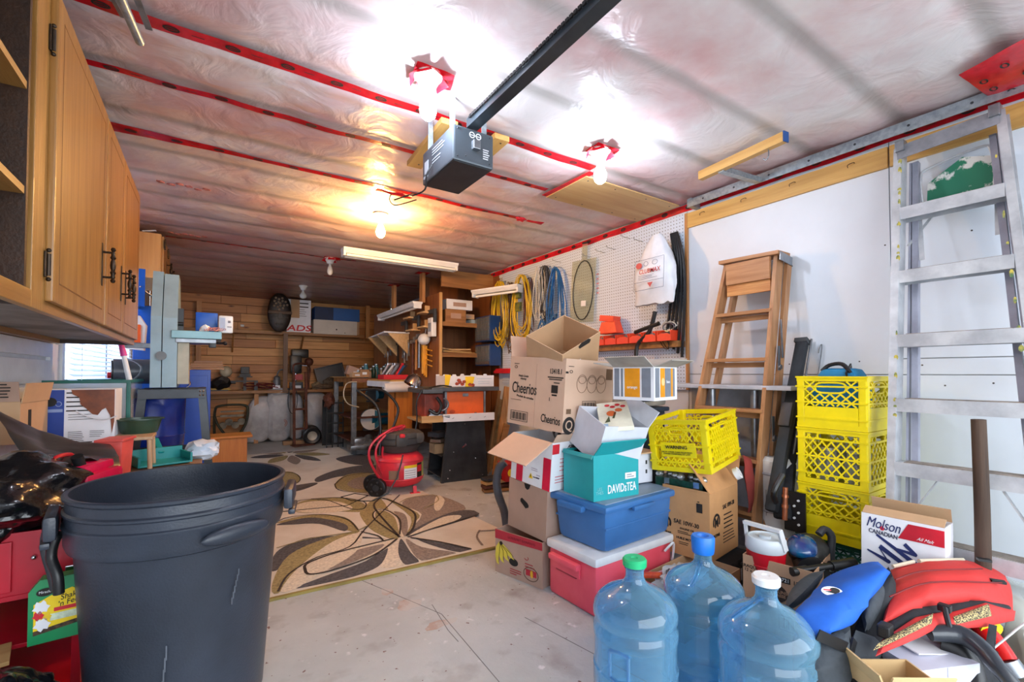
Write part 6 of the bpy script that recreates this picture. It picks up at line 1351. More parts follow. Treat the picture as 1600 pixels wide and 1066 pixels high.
# dark slate bin with machine and striped box on it
t = T('slate_bin', 'dark slate plastic bin standing behind the tilted yellow crate', 'bin', (2.10,1.90,.02), rz=8); SL = mat('slate_plastic', (58,72,88), .45, var=.08); B().box((.22,.2,.42),(.40,.36,.84),top=(1.06,1.06),bev=.02).out('bin', SL, t, True); B().box((.22,.2,.845),(.46,.42,.03),bev=.01).out('rim', SL, t)
t = T('beige_machine', 'beige and grey office machine lying on the slate bin', 'machine', (2.10,1.92,.885), rz=8); B().box((.22,.16,.04),(.44,.34,.075),bev=.02).box((.34,.12,.082),(.24,.28,.02),bev=.008).out('body', mat('machine_beige', (176,168,154), .5, c2=(110,108,104), scale=5), t, True); B().cyl((.05,-.01,.05),(.38,-.02,.06),.02,n=12).out('roller', DARK, t, True); B().box((.10,-.015,.03),(.14,.01,.03),bev=.004).out('control_strip', WHITEP, t)
N = at(1022,627,z=.975); t = carton('striped_box', 'open white box with orange and grey stripes behind the tilted yellow crate', .215,.215,.155,(N.x,N.y,.975),10, WHITE, flaps={'F':(72,.09),'B':(80,.12),'L':(60,.09),'R':(70,.12)}, fm=mat('flap_grey_card', (176,170,160), .7))
GR1 = mat('stripe_grey', (128,134,146), .6); OR1 = mat('stripe_orange', (246,160,20), .55)
M = frame('L', d=.215); decal([rect(.008,.015,.035,.148), rect(.045,.015,.055,.148), rect(.155,.015,.20,.148)], M, GR1, t, 'grey_stripe'); decal([rect(.065,.015,.145,.148)], M, OR1, t, 'orange_stripe'); text("orange", .014, frame('L', d=.215, off=.003) @ TR(.105,.06), WHITE, t)
M = frame('F'); decal([rect(.01,.015,.045,.148), rect(.10,.015,.15,.148), rect(.175,.015,.19,.148)], M, GR1, t, 'grey_stripe'); decal([rect(.055,.015,.095,.148), rect(.155,.015,.17,.148)], M, OR1, t, 'orange_stripe'); decal([oval(.076,.085,.014,.018)], frame('F', off=.003), mat('stripe_logo', (250,214,150), .6), t, 'logo_dot'); text("box", .014, frame('F', off=.003) @ TR(.125,.085), WHITE, t)
# milk crates
def lattice(b, O, U, V, x0, y0, x1, y1, step, k, wbar=.006, th=.006, hole=None):
    """diagonal grid clipped to a rectangle; hole=(x0,y0,x1,y1) left free of bars"""
    O = Vector(O); U = Vector(U); V = Vector(V)
    for sgn in (1, -1):
        c = -(x1-x0)*k-(y1-y0)
        while c < (x1-x0)*k+(y1-y0):
            pts = []
            for i in range(41):
                x = x0+(x1-x0)*i/40; yy = (y0+c+k*(x-x0)) if sgn > 0 else (y1-c-k*(x-x0))
                ok = y0 <= yy <= y1 and not (hole and hole[0] < x < hole[2] and hole[1] < yy < hole[3])
                pts.append((x, yy) if ok else None)
            run = []
            for p in pts+[None]:
                if p is not None: run.append(p)
                else:
                    if len(run) > 1: b.bar(O+U*run[0][0]+V*run[0][1], O+U*run[-1][0]+V*run[-1][1], wbar, th, U.cross(V))
                    run = []
            c += step
def crate(lab, loc, rz, W, D, H, kind, m=YEL, group=None, rot=None, solid_low=True):
    t = T('milk_crate', lab, 'crate', loc, rz, group, rot); th = .008
    b = B()
    for x in (0, W):
        for y in (0, D): b.box((x+(-1 if x else 1)*.018,y+(-1 if y else 1)*.018,H/2),(.036,.036,H),bev=.006)
    for z, h_ in ((H-.012,.024),(.012,.024)): b.bx(0,W,0,th,z-h_/2,z+h_/2).bx(0,W,D-th,D,z-h_/2,z+h_/2).bx(0,th,0,D,z-h_/2,z+h_/2).bx(W-th,W,0,D,z-h_/2,z+h_/2)
    b.bx(.003,W-.003,.003,D-.003,.001,.010); b.out('frame', m, t)
    lip = B()
    for z in (H-.004, H-.05, H*.5, .05):
        o = .004; lip.bx(-o,W+o,-o,0,z-.004,z+.004).bx(-o,W+o,D,D+o,z-.004,z+.004).bx(-o,0,0,D,z-.004,z+.004).bx(W,W+o,0,D,z-.004,z+.004)
    lip.out('lip', m, t)
    faces = {'left_side': ((0,D,0),(0,-1,0),D), 'front_side': ((0,0,0),(1,0,0),W), 'right_side': ((W,0,0),(0,1,0),D), 'back_side': ((W,D,0),(-1,0,0),W)}
    for nm, (O, U, L) in faces.items():
        b = B(); V = (0,0,1); a, c = .036, L-.036
        if kind == 'full': lattice(b,O,U,V,a,.024,c,H-.024,.05,1.25,hole=(L*.3,H*.80,L*.7,H*.93)); hx = H*.865
        elif kind == 'half':
            b.prism(rect(a,.024,c,H*.42),O,U,V,-.005); lattice(b,O,U,V,a,H*.42,c,H-.024,.042,.95,hole=(L*.28,H*.68,L*.72,H*.88)); hx = H*.78
            for u in (a+(c-a)*.0,): pass
        elif nm in ('front_side','back_side'): lattice(b,O,U,V,a,.03,c,H-.035,.045,1.7,hole=(L*.4,H*.72,L*.6,H*.85)); hx = H*.785
        else:
            b.prism(rect(a,.05,c,.105) if False else rect(a+.03,H*.28,c-.03,H*.56),O,U,V,-.006); lattice(b,O,U,V,a,.024,c,H*.24+.01,.042,1.3); lattice(b,O,U,V,a,H*.58,c,H-.03,.045,1.4,hole=(L*.38,H*.72,L*.62,H*.85)); hx = H*.785
        hw, hh = (.2,.065) if kind == 'full' else ((.22,.10) if kind == 'half' else (.12,.065))
        O_ = Vector(O); U_ = Vector(U); N_ = U_.cross(Vector(V)); b.tube([O_+U_*(L/2+L*hw*math.copysign(abs(cos(s))**.5, cos(s)))+Vector((0,0,hx+H*hh*math.copysign(abs(sin(s))**.7, sin(s))))+N_*-.003 for s in [2*pi*i/20 for i in range(20)]],.005,6,True)
        b.out(nm, m, t)
    return t
SG_ = 'stack of yellow milk crates by the white wall'
cy0 = .845; cw = .29; cdp = .30
crate('lowest yellow milk crate of the stack with a solid lower band', (2.50,cy0,.292),0,cw,cdp,.262,'half',group=SG_)
crate('middle yellow milk crate of the stack full of glass jars', (2.50,cy0,.556),0,cw,cdp,.272,'full',group=SG_)
crate('topmost yellow milk crate of the stack holding a blue cooler bag', (2.50,cy0,.830),0,cw,cdp,.255,'half',group=SG_)
crate('dark green milk crate under the yellow crate stack', (2.52,cy0-.02,.02),0,.31,.34,.268,'full',mat('crate_green', (22,88,72), .4))
for i, (x, y) in enumerate(((2.58,.92),(2.58,1.04),(2.70,.92),(2.70,1.04))):
    t = T('glass_jar', ['glass jar at the near left inside the middle yellow crate','glass jar at the far left inside the middle yellow crate','glass jar at the near right inside the middle yellow crate','glass jar at the far right inside the middle yellow crate'][i], 'jar', (x,y,.568), group='jars in the middle crate'); B().lathe([(0,0),(.045,0),(.05,.01),(.05,.11),(.038,.13),(.038,.15)],16).out('body', clear('jar_glass', (0,0,0)), t, True); B().cyl((0,0,.15),(0,0,.165),.04,n=16).out('lid', mat('jar_lid', (190,188,180), .4, .5), t)
t = T('cooler_bag', 'bright blue soft cooler bag with black strap bulging out of the top crate', 'bag', (2.65,1.0,.96)); CBG = mat('bag_turquoise', (16,128,180), .7, var=.08, bump=.2)
B().box((0,0,-.01),(.20,.22,.20),bev=.05).box((-.0,.0,.13),(.16,.20,.07),top=(.8,.75),bev=.03).out('body', CBG, t, True); B().tube([(-.06,-.06,.14),(-.05,-.02,.185),(-.04,.04,.18),(-.05,.07,.15)],.010,8).bar((-.085,-.05,.13),(.0,-.04,.175),.03,.006).out('strap', BLACK, t, True)
# tilted crate on the oil carton
N = at(1121,738,z=.60); t = crate('yellow milk crate with WARNING print tilted on the oil carton', (2.07,1.345,.600),0,.40,.32,.27,'warn', rot=(0,-2,10))
t.rotation_euler = (rad(-4), rad(-5), rad(11)); M = frame('L', d=.32, off=.008); text("WARNING", .017, M @ TR(.155,.128), INK, t, bold=.02); text("USE BY OTHER THAN REGISTERED\nOWNER PUNISHABLE BY LAW", .0075, M @ TR(.155,.098), INK, t)
# oil carton
N = at(1106,776,z=.47)
t = carton('oil_carton', 'brown engine oil carton marked SAE 10W-30 under the tilted yellow crate', .34,.25,.335,(2.05,1.345,.17),9, mat('oil_kraft', (200,148,98), .7, var=.05), flaps={'L':(8,.01),'R':(20,.15),'F':(-38,.17)})
b = decal([rect(-.0,.0,.001,.001)], frame('L', d=.25), INK, t, 'printed_dot')
M = frame('L', d=.25); text("SAE 10W-30", .021, M @ TR(.13,.165,0,-1), INK, t, sx=.85, bold=.02); text("ENGINE OIL", .010, M @ TR(.135,.135), INK, t, bold=.01); text("HUILE MOTEUR", .012, M @ TR(.135,.085), INK, t, bold=.02); decal(lines(.085,.118,.09,2,.008,.003)+lines(.09,.065,.08,2,.009,.003,4)+[rect(.185,.235,.215,.28),rect(.19,.285,.20,.29)], M, INK, t, 'printed_lines')
def horseshoe(M, cx, cy, s, side=1):
    decal(ringpolys(cx,cy,s,s*1.05,s*.30,18,-.5,pi+.5), M, INK, t, 'logo_arc'); text("M", s*1.15, M @ TR(cx,cy-s*.12), INK, t, sx=.85, bold=.04)
horseshoe(M,.016,.15,.034); text("MOPAR", .011, M @ TR(.022,.098), INK, t, bold=.03)
M = frame('F'); horseshoe(M,.075,.185,.040); text("MOPAR", .015, M @ TR(.075,.118), INK, t, bold=.03); text("SAE 10W-30", .022, M @ TR(.22,.245,0,2), INK, t, sx=.85, bold=.02); decal(lines(.16,.20,.14,4,.022,.006,3)+lines(.15,.11,.15,4,.016,.004,5), M, INK, t, 'printed_lines')
t2 = T('flap_coil', 'white roll of tape on the flap of the oil carton', 'tape roll', (2.27,1.33,.585), rz=20); B().lathe([(.018,-.012),(.030,-.012),(.030,.012),(.018,.012),(.018,-.012)],24,M=Matrix.Rotation(rad(60),4,'X')).out('roll', WHITEP, t2, True)
t = T('christmas_light_tray', 'dark green tray of string lights with steel clips on the oil carton', 'tray', (2.06,1.40,.49), rz=9); B().box((.10,.12,.03),(.20,.26,.05),bev=.004).out('tray', mat('dark_green_foil', (18,66,52), .3, var=.3, scale=50), t); b = B()
for y in (-.0,.16): b.box((-.004,y+.02,.02),(.004,.03,.075))
b.out('steel_clip', CHROME, t); b = B()
for k in range(7): b.ball((.03+.02*(k%3),-.0+.04*k,.065),.022,n=8)
b.out('foil_bulb', mat('foil_silver', (190,190,190), .25, .8), t, True)
t = T('red_cloth_edge', 'rust red padded cloth hanging behind the right end of the oil carton', 'cloth', (2.42,1.42,.60), rz=10); B().pillow([(-.02,-.04,.06),(.10,-.04,.02),(.12,-.06,-.24),(.02,-.05,-.26)],.04,10,.01,.5,2).out('cloth', mat('rust_red_cloth', (150,52,44), .85, var=.15), t, True)
# lower black stuff under the oil carton
t = T('black_printed_bag', 'black printed bag wedged under the oil carton', 'bag', (2.22,1.36,.08), rz=8); B().box((.07,.08,.0),(.28,.26,.15),bev=.03).out('bag', FABB, t, True); decal([rect(.0+.03*k,-.03,.012+.03*k,.03) for k in range(4)], frame('F', off=.055), WHITE, t, 'printed_stripe')
# low box with plastic bag and orange tool
t = carton('low_open_box', 'low open cardboard box with clear plastic bag behind the water bottles', .50,.26,.17,(1.62,1.18,0),6, KRAFT, flaps={})
t = T('clear_parts_bag', 'crumpled clear plastic bag with wires in the low open box', 'bag', (1.78,1.30,.17)); B().blob((0,0,0),(.30,.18,.12),4,.15,4,6,.2).out('bag', clear('crumpled_clear', (226,224,222), .4, .45, .2), t, True); b = B()
for k in range(6): b.tube([(-.06+.05*cos(a+k),.03*sin(a*1.4+k),.03+.03*sin(a*.8+k)) for a in [j*.5 for j in range(12)]],.0025,4)
b.out('wires', DARK, t)
t = T('orange_prybar', 'orange red tool handle sticking out of the low box beside the cooler', 'tool', (1.62,1.40,.20), rz=-36); B().box((.08,0,.0),(.24,.028,.022),bev=.008).out('handle', mat('tool_orange', (222,84,34), .4, c2=(180,36,24), scale=20), t, True)
# ================================================================ WATER BOTTLES
PET = clear('bottle_blue_pet', (150,208,238), .24, .09, .06)
def water(lab, x, y, rz, capm, tall=0):
    t = T('water_bottle', lab, 'water bottle', (x,y,0), rz, 'large water bottles'); R0 = .134
    pf = [(0,.02),(.08,.012),(.115,.0),(.128,.01),(R0,.03),(R0,.075),(.127,.085),(.127,.095),(R0,.105),(R0,.16),(.130,.165),(.130,.255),(R0,.26),(R0,.285),(.126,.297),(.126,.305),(R0,.318),(R0,.335),(.130,.352),(.118,.370),(.095,.388),(.066,.403),(.043,.415),(.033,.427),(.029,.440),(.029,.462),(.033,.466),(.029,.470),(.029,.487)]
    B().lathe(pf,56).out('body', PET, t, True)
    b = B()
    for a in (0, .5): b.tube([(.02*cos(2.3+a)+.015,.02*sin(2.3+a),.43),(.07*cos(2.3+a*.3),.07*sin(2.3+a*.3),.405),(.112*cos(2.3+a*.15),.112*sin(2.3+a*.15),.378)],.003,5)
    b.out('neck_rib', PET, t, True)
    # grip pocket moulded in the side
    b = B(); 
    for s in (-1, 1): b.tube([(.131*cos(rad(200+s*13)),.131*sin(rad(200+s*13)),.17),(.133*cos(rad(200+s*13)),.133*sin(rad(200+s*13)),.25)],.006,6)
    b.tube([(.133*cos(rad(200+c)),.133*sin(rad(200+c)),.25+.006*(1-abs(c)/13)) for c in (-13,-7,0,7,13)],.006,6).tube([(.131*cos(rad(200+c)),.131*sin(rad(200+c)),.17-.006*(1-abs(c)/13)) for c in (-13,-7,0,7,13)],.006,6)
    b.out('grip_pocket', PET, t, True)
    if tall: B().lathe([(.030,.462),(.036,.462),(.038,.47),(.040,.515),(.036,.522),(.020,.522),(.014,.512),(0,.512)],24).out('cap', capm, t, True)
    else: B().lathe([(.030,.474),(.038,.474),(.039,.492),(.034,.498),(.012,.498),(.009,.494),(0,.494)],24).out('cap', capm, t, True)
    return t
water('large blue water bottle with a green cap, nearest the red cooler', 1.165,1.035,0,mat('cap_green', (30,186,120), .4))
water('large blue water bottle with a tall blue cap, behind the other two', 1.475,.995,60,mat('cap_blue', (30,120,220), .4),1)
water('large blue water bottle with a white cap, nearest the blue life jacket', 1.392,.730,20,WHITEP)
# ================================================================ CRAQUELIN BOX AND CONTENTS
t = carton('cracker_carton', 'open brown carton marked 66721 12885 holding jug and mask', .36,.27,.30,(2.03,.873,.0),11, mat('cracker_kraft', (190,150,118), .75, var=.04), flaps={})
CC = t; M = frame('L', d=.27); text("CRAQUELINS\n12 x 600 g", .013, M @ TR(.045,.245,0,-2), INK, t, bold=.01); decal([rect(.13,.225,.185,.248)], M, INK, t, 'black_label'); text("66721", .014, frame('L', d=.27, off=.003) @ TR(.157,.2365), WHITE, t); text("12885", .016, M @ TR(.222,.235,0,-1), INK, t, bold=.015)
decal([oval(.12,.175,.055,.040)], M, mat('stamp_print', (60,46,40), .7), t, 'round_stamp'); text("CROQUELINS\nDE LA PASSE", .012, frame('L', d=.27, off=.003) @ TR(.12,.175), mat('cracker_kraft', (0,0,0)), t, bold=.01); decal([rect(.085,.128,.155,.136)], M, mat('stamp_print', (0,0,0)), t, 'printed_line'); decal(barcode(.14,.03,.09,.06), M, INK, t, 'barcode')
decal([oval(.23,.16,.07,.055)], frame('F'), mat('stamp_print', (0,0,0)), t, 'round_stamp'); text("CRAQUELINS", .014, frame('F', off=.003) @ TR(.23,.16), mat('cracker_kraft', (0,0,0)), t); decal(lines(.03,.24,.06,3,.02,.004), frame('F'), INK, t, 'printed_lines')
q = at(1190,840,t=1.86); t = T('drink_jug', 'red insulated drink jug with white lid and folding handle in the cracker carton', 'jug', (2.06,1.08,.215))
B().lathe([(0,0),(.065,0),(.07,.01),(.078,.10),(.078,.115)],32).lathe([(.072,.045),(.0755,.05),(.0735,.055)],32).out('body', mat('jug_red', (214,16,36), .35), t, True)
B().lathe([(.079,.108),(.082,.115),(.080,.155),(.072,.165),(.066,.166),(.066,.160),(0,.160)],32).cyl((-.005,0,.16),(-.005,0,.172),.024,n=18).out('lid', mat('lid_pale', (214,222,228), .35, var=.03), t, True)
B().bar((.0,-.084,.125),(-.03,-.075,.215),.022,.010,(0,0,1)).bar((.0,.084,.125),(-.03,.075,.215),.022,.010,(0,0,1)).bar((-.03,-.08,.212),(-.03,.08,.212),.022,.014,(1,0,0)).out('handle', WHITEP, t)
t = T('blue_black_mask', 'shiny blue and black sports mask beside the drink jug', 'mask', (2.27,1.0,.295), rz=20)
B().blob((0,0,0),(.24,.16,.15),4,.06,2.5,5,.05).out('shell', mat('mask_dark', (46,46,46), .5, var=.25, scale=30), t, True)
B().blob((-.05,.02,.03),(.20,.13,.10),4,.04,2,2).out('visor', mat('visor_blue', (14,110,150), .15, c2=(24,40,110), scale=8, coat=.8), t, True); B().tube([(-.09,-.04,-.04),(-.02,-.085,-.06),(.08,-.08,-.03)],.012,8).out('strap', BLACK, t, True)
t = T('black_bicycle_crank', 'black tubular handle with cross grip lying over the cracker carton', 'handle', (2.12,.90,.285), rz=-35)
B().cyl((-.09,-.02,.0),(.13,.02,.015),.014,n=14).cyl((-.12,-.026,-.002),(-.05,-.012,.002),.018,n=14).cyl((.06,.008,.01),(.17,.028,.018),.020,n=14).out('bar', BLACK, t, True)
t = T('black_hook_handle', 'upright black curved handle standing in the right of the cracker carton', 'handle', (2.33,.93,.20)); B().tube([(0,0,0),(-.01,.0,.10),(.0,.0,.17),(-.02,.02,.20),(-.05,.03,.18)],.016,10).out('handle', DARK, t, True)
t = T('black_cone_funnel', 'black round funnel cone lying inside the cracker carton', 'funnel', (2.19,.98,.25), rz=30); B().cyl((-.05,-.02,.0),(.08,.02,.02),.062,.03,n=28).out('cone', DARK, t, True); B().cyl((-.06,-.023,0),(-.05,-.02,0),.066,n=28).out('rim', BLACK, t, True); B().cyl((.05,.01,.02),(.11,.02,.03),.035,n=20).out('olive_band', mat('olive_band', (104,98,62), .6), t, True)
# ================================================================ LEANING LONG THINGS
t = T('black_ski_bag', 'long black padded bag leaning against the white wall left of the yellow crates', 'bag', (0,0,0)); p0 = at(1205,800,x=2.42); p1 = at(1254,532,x=2.86)
B().bar(p0,p1,.062,.05,(0,1,0),bev=.02).out('bag', mat('bag_charcoal', (44,48,54), .75, var=.12, scale=14), t, True); d = (p1-p0); c = p0+d*.47
B().bar(c-Vector((.03,.0,0)),c+d*.14-Vector((.03,0,0)),.06,.03,(0,1,0),bev=.01).out('pouch', DARK, t, True); B().bar(p1-d*.02,p1+d*.005,.066,.054,(0,1,0)).out('end_cap', mat('cap_grey', (74,78,82), .7), t)
t = T('black_shin_bag', 'second shorter black bag leaning behind the long one beside the crates', 'bag', (0,0,0)); p0 = at(1222,812,x=2.45); p1 = at(1243,600,x=2.84); B().bar(p0,p1,.085,.04,(0,1,0),bev=.02).out('bag', FABB, t, True); B().tube([p0+Vector((-.06,0,.1)),p0+Vector((-.12,-.02,.16)),p0+Vector((-.05,-.03,.24))],.014,8).out('strap', BLACK, t, True)
t = T('thin_grey_pole', 'thin grey pole leaning beside the black bag against the wall', 'pole', (0,0,0)); B().cyl(at(1238,720,x=2.6),at(1268,530,x=2.88),.006,n=8).out('pole', STEEL, t, True)
t = T('thin_wire_stake', 'pale bent wire stake behind the blue cooler bag', 'stake', (0,0,0)); B().tube([at(1276,600,x=2.88),at(1284,545,x=2.885),at(1282,540,x=2.885),at(1279,552,x=2.885)],.003,6).out('wire', STEEL, t, True)
t = T('copper_fitting', 'copper pipe fitting standing by the foot of the crate stack', 'fitting', at(1226,800,x=2.40)); B().cyl((0,0,-.04),(.01,-.0,.12),.012,n=12).cyl((.002,0,.02),(.004,0,.035),.016,n=12).cyl((.006,0,.07),(.008,0,.082),.016,n=12).out('pipe', mat('copper', (190,116,84), .3, .8, var=.1), t, True)
t = T('black_bracket_plate', 'black perforated plate by the copper fitting next to the crates', 'plate', at(1236,800,x=2.46)); B().box((.02,-.01,0),(.01,.10,.20)).out('plate', BLACK, t); b = B()
for k in range(5): b.cyl((.008,-.03+.02*(k%2),-.06+.03*k),(.014,-.03+.02*(k%2),-.06+.03*k),.006,n=8)
b.out('bolt_hole', WHITEP, t)
# white folding table edge behind the wooden ladder
t = T('grey_folding_table', 'pale grey folding table top leaning flat behind the wooden ladder', 'table', (0,0,0)); TBG = mat('pale_grey_laminate', (186,190,200), .5)
B().bx(2.60,2.88,1.22,2.04,1.005,1.03,bev=.005).out('top', TBG, t); B().bx(2.85,2.88,1.25,2.0,.0,1.0).out('side_panel', mat('pale_grey_panel', (176,182,192), .5), t)
for y in (1.45,1.72): B().cyl((2.66,y,.0),(2.66,y,1.0),.022,n=14).out('leg', STEEL, t, True)
t = T('white_drum', 'short white drum standing below the folding table behind the ladder', 'drum', (2.66,1.30,.0)); B().lathe([(0,0),(.12,0),(.125,.02),(.12,.62),(.10,.64),(0,.64)],28).out('drum', WHITEP, t, True)
for z in (.15,.35,.55): B().lathe([(.122,z-.008),(.128,z),(.122,z+.008)],28).out('hoop', TBG, t, True)

# ================================================================ WOODEN STEP LADDER
WL = T('wooden_step_ladder', 'folded wooden step ladder leaning against the white wall', 'ladder', (0,0,0))
LW = wood('ladder_wood', (200,152,110), (166,116,76), 'z'); LWX = wood('ladder_wood_step', (200,150,106), (164,112,72), 'y')
topL = Vector((2.79,1.675,1.80)); topR = Vector((2.79,1.365,1.80)); botL = Vector((2.44,1.875,.0)); botR = Vector((2.44,1.355,.0))
def lerp(a, b, f): return a+(b-a)*f
B().bar(botL,topL,.075,.022,(1,0,-.2),bev=.002).bar(botR,topR,.075,.022,(1,0,-.2),bev=.002).out('side_rail', LW, WL)
for zz in (.06,.33,.61,.885,1.18,1.465):
    f = zz/1.8; a = lerp(botL,topL,f); c = lerp(botR,topR,f)
    B().bar(a,c,.085,.020,(1,0,0),bev=.002).out('step', LWX, WL); B().bar(a+Vector((.02,0,-.03)),c+Vector((.02,0,-.03)),.02,.03,(1,0,0)).out('step_rod', STEEL if False else LWX, WL)
B().bar(topL+Vector((.0,.03,.01)),topR+Vector((0,-.03,.0)),.14,.022,(1,0,0),bev=.003).out('top_cap', LWX, WL); B().bar(topL+Vector((-.06,-.02,-.08)),topR+Vector((-.06,.02,-.08)),.02,.13,(1,0,0),bev=.002).out('back_panel', LWX, WL)
B().bar(Vector((2.745,1.66,1.65)),Vector((2.745,1.39,1.65)),.014,.13,(1,0,0),bev=.002).out('plywood_plate', wood('ladder_plate', (226,170,106), (180,110,56), 'y', 2.0), WL)
o = Vector((.07,0,-.02)); B().bar(lerp(botL,topL,.05)+o+Vector((0,-.05,0)),lerp(botL,topL,.96)+o+Vector((0,-.03,0)),.05,.02,(1,0,0)).bar(lerp(botR,topR,.05)+o+Vector((0,-.02,0)),lerp(botR,topR,.99)+o+Vector((0,-.02,0)),.05,.02,(1,0,0)).out('rear_leg', LW, WL)
b = B()
for f in (.18,.4,.62): c = lerp(botR,topR,f)+Vector((.05,-.03,0)); b.bar(c,c+Vector((.0,0,.14)),.025,.004,(1,0,0)).cyl(c+Vector((0,-.012,.02)),c+Vector((0,.0,.02)),.014,n=12)
c = lerp(botR,topR,.66)+Vector((.06,-.04,0)); b.bar(c,c+Vector((-.02,0,.22)),.012,.006,(1,0,0)); b.bar(topR+Vector((-.06,-.035,-.02)),topR+Vector((.08,-.035,-.04)),.05,.004,(0,0,1))
b.out('hinge_plate', STEEL, WL)
# ================================================================ ALUMINIUM STEP LADDER
AL = T('aluminium_step_ladder', 'tall aluminium step ladder with green paint smears leaning on the white wall at right', 'ladder', (0,0,0))
tL = Vector((2.78,.775,2.18)); tR = Vector((2.78,.460,2.20)); bL = Vector((2.38,.725,.0)); bR = Vector((2.38,.246,.0))
fL = lambda z: lerp(bL,tL,z/2.18); fR = lambda z: lerp(bR,tR,z/2.20)
def chan(a, c, w_, d_, sgn): 
    b = B(); b.bar(a,c,.004,w_,(0,1,0)); o = Vector((w_/2,sgn*d_/2,0)); b.bar(a+Vector((-w_/2,sgn*d_/2,0)),c+Vector((-w_/2,sgn*d_/2,0)),d_,.004,(0,1,0)).bar(a+Vector((w_/2,sgn*d_/2,0)),c+Vector((w_/2,sgn*d_/2,0)),d_,.004,(0,1,0)); return b
chan(bL,tL,.075,.028,1).out('side_rail', ALU, AL); chan(bR,tR,.075,.028,-1).out('side_rail', ALU, AL)
for z in (.42,.715,.985,1.27,1.565,1.87):
    a, c = fL(z), fR(z); B().bar(a,c,.085,.006,(1,0,0)).bar(a+Vector((-.042,0,-.028)),c+Vector((-.042,0,-.028)),.004,.05,(1,0,0)).bar(a+Vector((.042,0,-.028)),c+Vector((.042,0,-.028)),.004,.05,(1,0,0)).out('step', ALU, AL)
    B().bar(a+Vector((-.0,-.03,.0045)),c+Vector((0,.03,.0045)),.07,.003,(1,0,0)).out('tread_grime', mat('tread_worn', (158,148,138), .75, var=.2, scale=14), AL)
B().bar(tL+Vector((0,.012,.0)),tR+Vector((0,-.012,.0)),.10,.006,(1,0,0)).bar(tL+Vector((-.05,.012,-.03)),tR+Vector((-.05,-.012,-.03)),.004,.06,(1,0,0)).out('top_cap', mat('top_cap_alu', (150,152,160), .5, .5, var=.12, scale=12), AL)
b = B()
for a, s in ((tL,1),(tR,-1)): b.box(a+Vector((-.04,0,.0)),(.05,.035,.05),bev=.004)
b.out('corner_casting', STEEL, AL)
o = Vector((.065,0,0)); rl_ = B()
for s, (a, c) in ((-1,(bL,tL)),(1,(bR,tR))):
    rl_.bar(lerp(a,c,.0)+o+Vector((0,s*.05,0)),lerp(a,c,.97)+o+Vector((0,s*.03,0)),.03,.022,(1,0,0)).bar(lerp(a,c,.0)+o+Vector((.0,s*.02,0)),lerp(a,c,.97)+o+Vector((0,s*.012,0)),.03,.008,(1,0,0))
rl_.out('rear_rail', mat('rear_rail_alu', (176,178,194), .45, .3, var=.1), AL)
GPN = mat('green_paint_patchy', (20,110,80), .55, c2=(206,206,200), scale=13, lo=.40, hi=.46)
pz = Vector((2.815,0,0)); B().prism([(-.105,0),(.12,0),(.115,.17),(.02,.20),(-.10,.12)],(2.83,.60,1.875),(0,-1,0),(0,0,1),.012).out('bucket_shelf', GPN, AL)
B().tube([(2.82,.72,1.91),(2.82,.725,2.03),(2.83,.70,2.07),(2.83,.53,2.10),(2.83,.49,2.07),(2.82,.48,1.91)],.006,8).out('shelf_rod', ALU, AL, True)
B().bar((2.80,.73,1.90),(2.72,.70,1.62),.018,.003,(0,1,0)).bar((2.80,.47,1.90),(2.74,.46,1.68),.018,.003,(0,1,0)).bar((2.74,.755,1.70),(2.80,.66,1.86),.012,.004,(0,1,0)).out('spreader_bar', ALU, AL)
a, c = fL(.665), fL(.42); B().bar(c+Vector((0,-.0,0)),lerp(fL(.655),fR(.655),.30),.022,.004,(1,0,0)).bar(fR(.42),lerp(fR(.655),fL(.655),.26),.022,.004,(1,0,0)).bar(fL(1.16)+Vector((0,.03,0)),fL(1.60)+Vector((0,.035,0)),.03,.004,(1,0,0)).bar(fR(1.50)+Vector((-.02,-.02,0)),fR(2.12)+Vector((-.02,-.02,0)),.028,.004,(1,0,0)).out('brace', ALU, AL)
b = B(); rr = random.Random(3)
for k in range(26):
    z = rr.uniform(.9,2.15); a = fL(z) if k%3 else fR(z); b.prism(oval(0,0,.006*rr.uniform(.5,1.4),.012*rr.uniform(.5,1.6),7),a+Vector((-.0395,.002 if k%3 else .014,0)),(0,-1,0),(0,0,1),.0008)
b.out('paint_splash', mat('paint_mixed', (70,110,80), .6, c2=(214,190,70), scale=40), AL)
for z in (.02,): B().box(bL+Vector((0,0,.02)),(.10,.05,.04),bev=.004).box(bR+Vector((0,0,.02)),(.10,.05,.04),bev=.004).out('rubber_foot', mat('foot_red_rubber', (110,40,40), .7), AL)
# fence post
t = T('round_timber_post', 'weathered grey brown timber stake standing in front of the aluminium ladder', 'post', (2.36,.455,0)); p = B(); p.tube([(0,0,0),(-.0,0,.3),(.006,0,.6),(.0,.003,.93)],[.024,.023,.022,.021],14); p.out('stake', wood('weathered_stake', (92,72,58), (56,42,34), 'z', 1, .85), t, True)
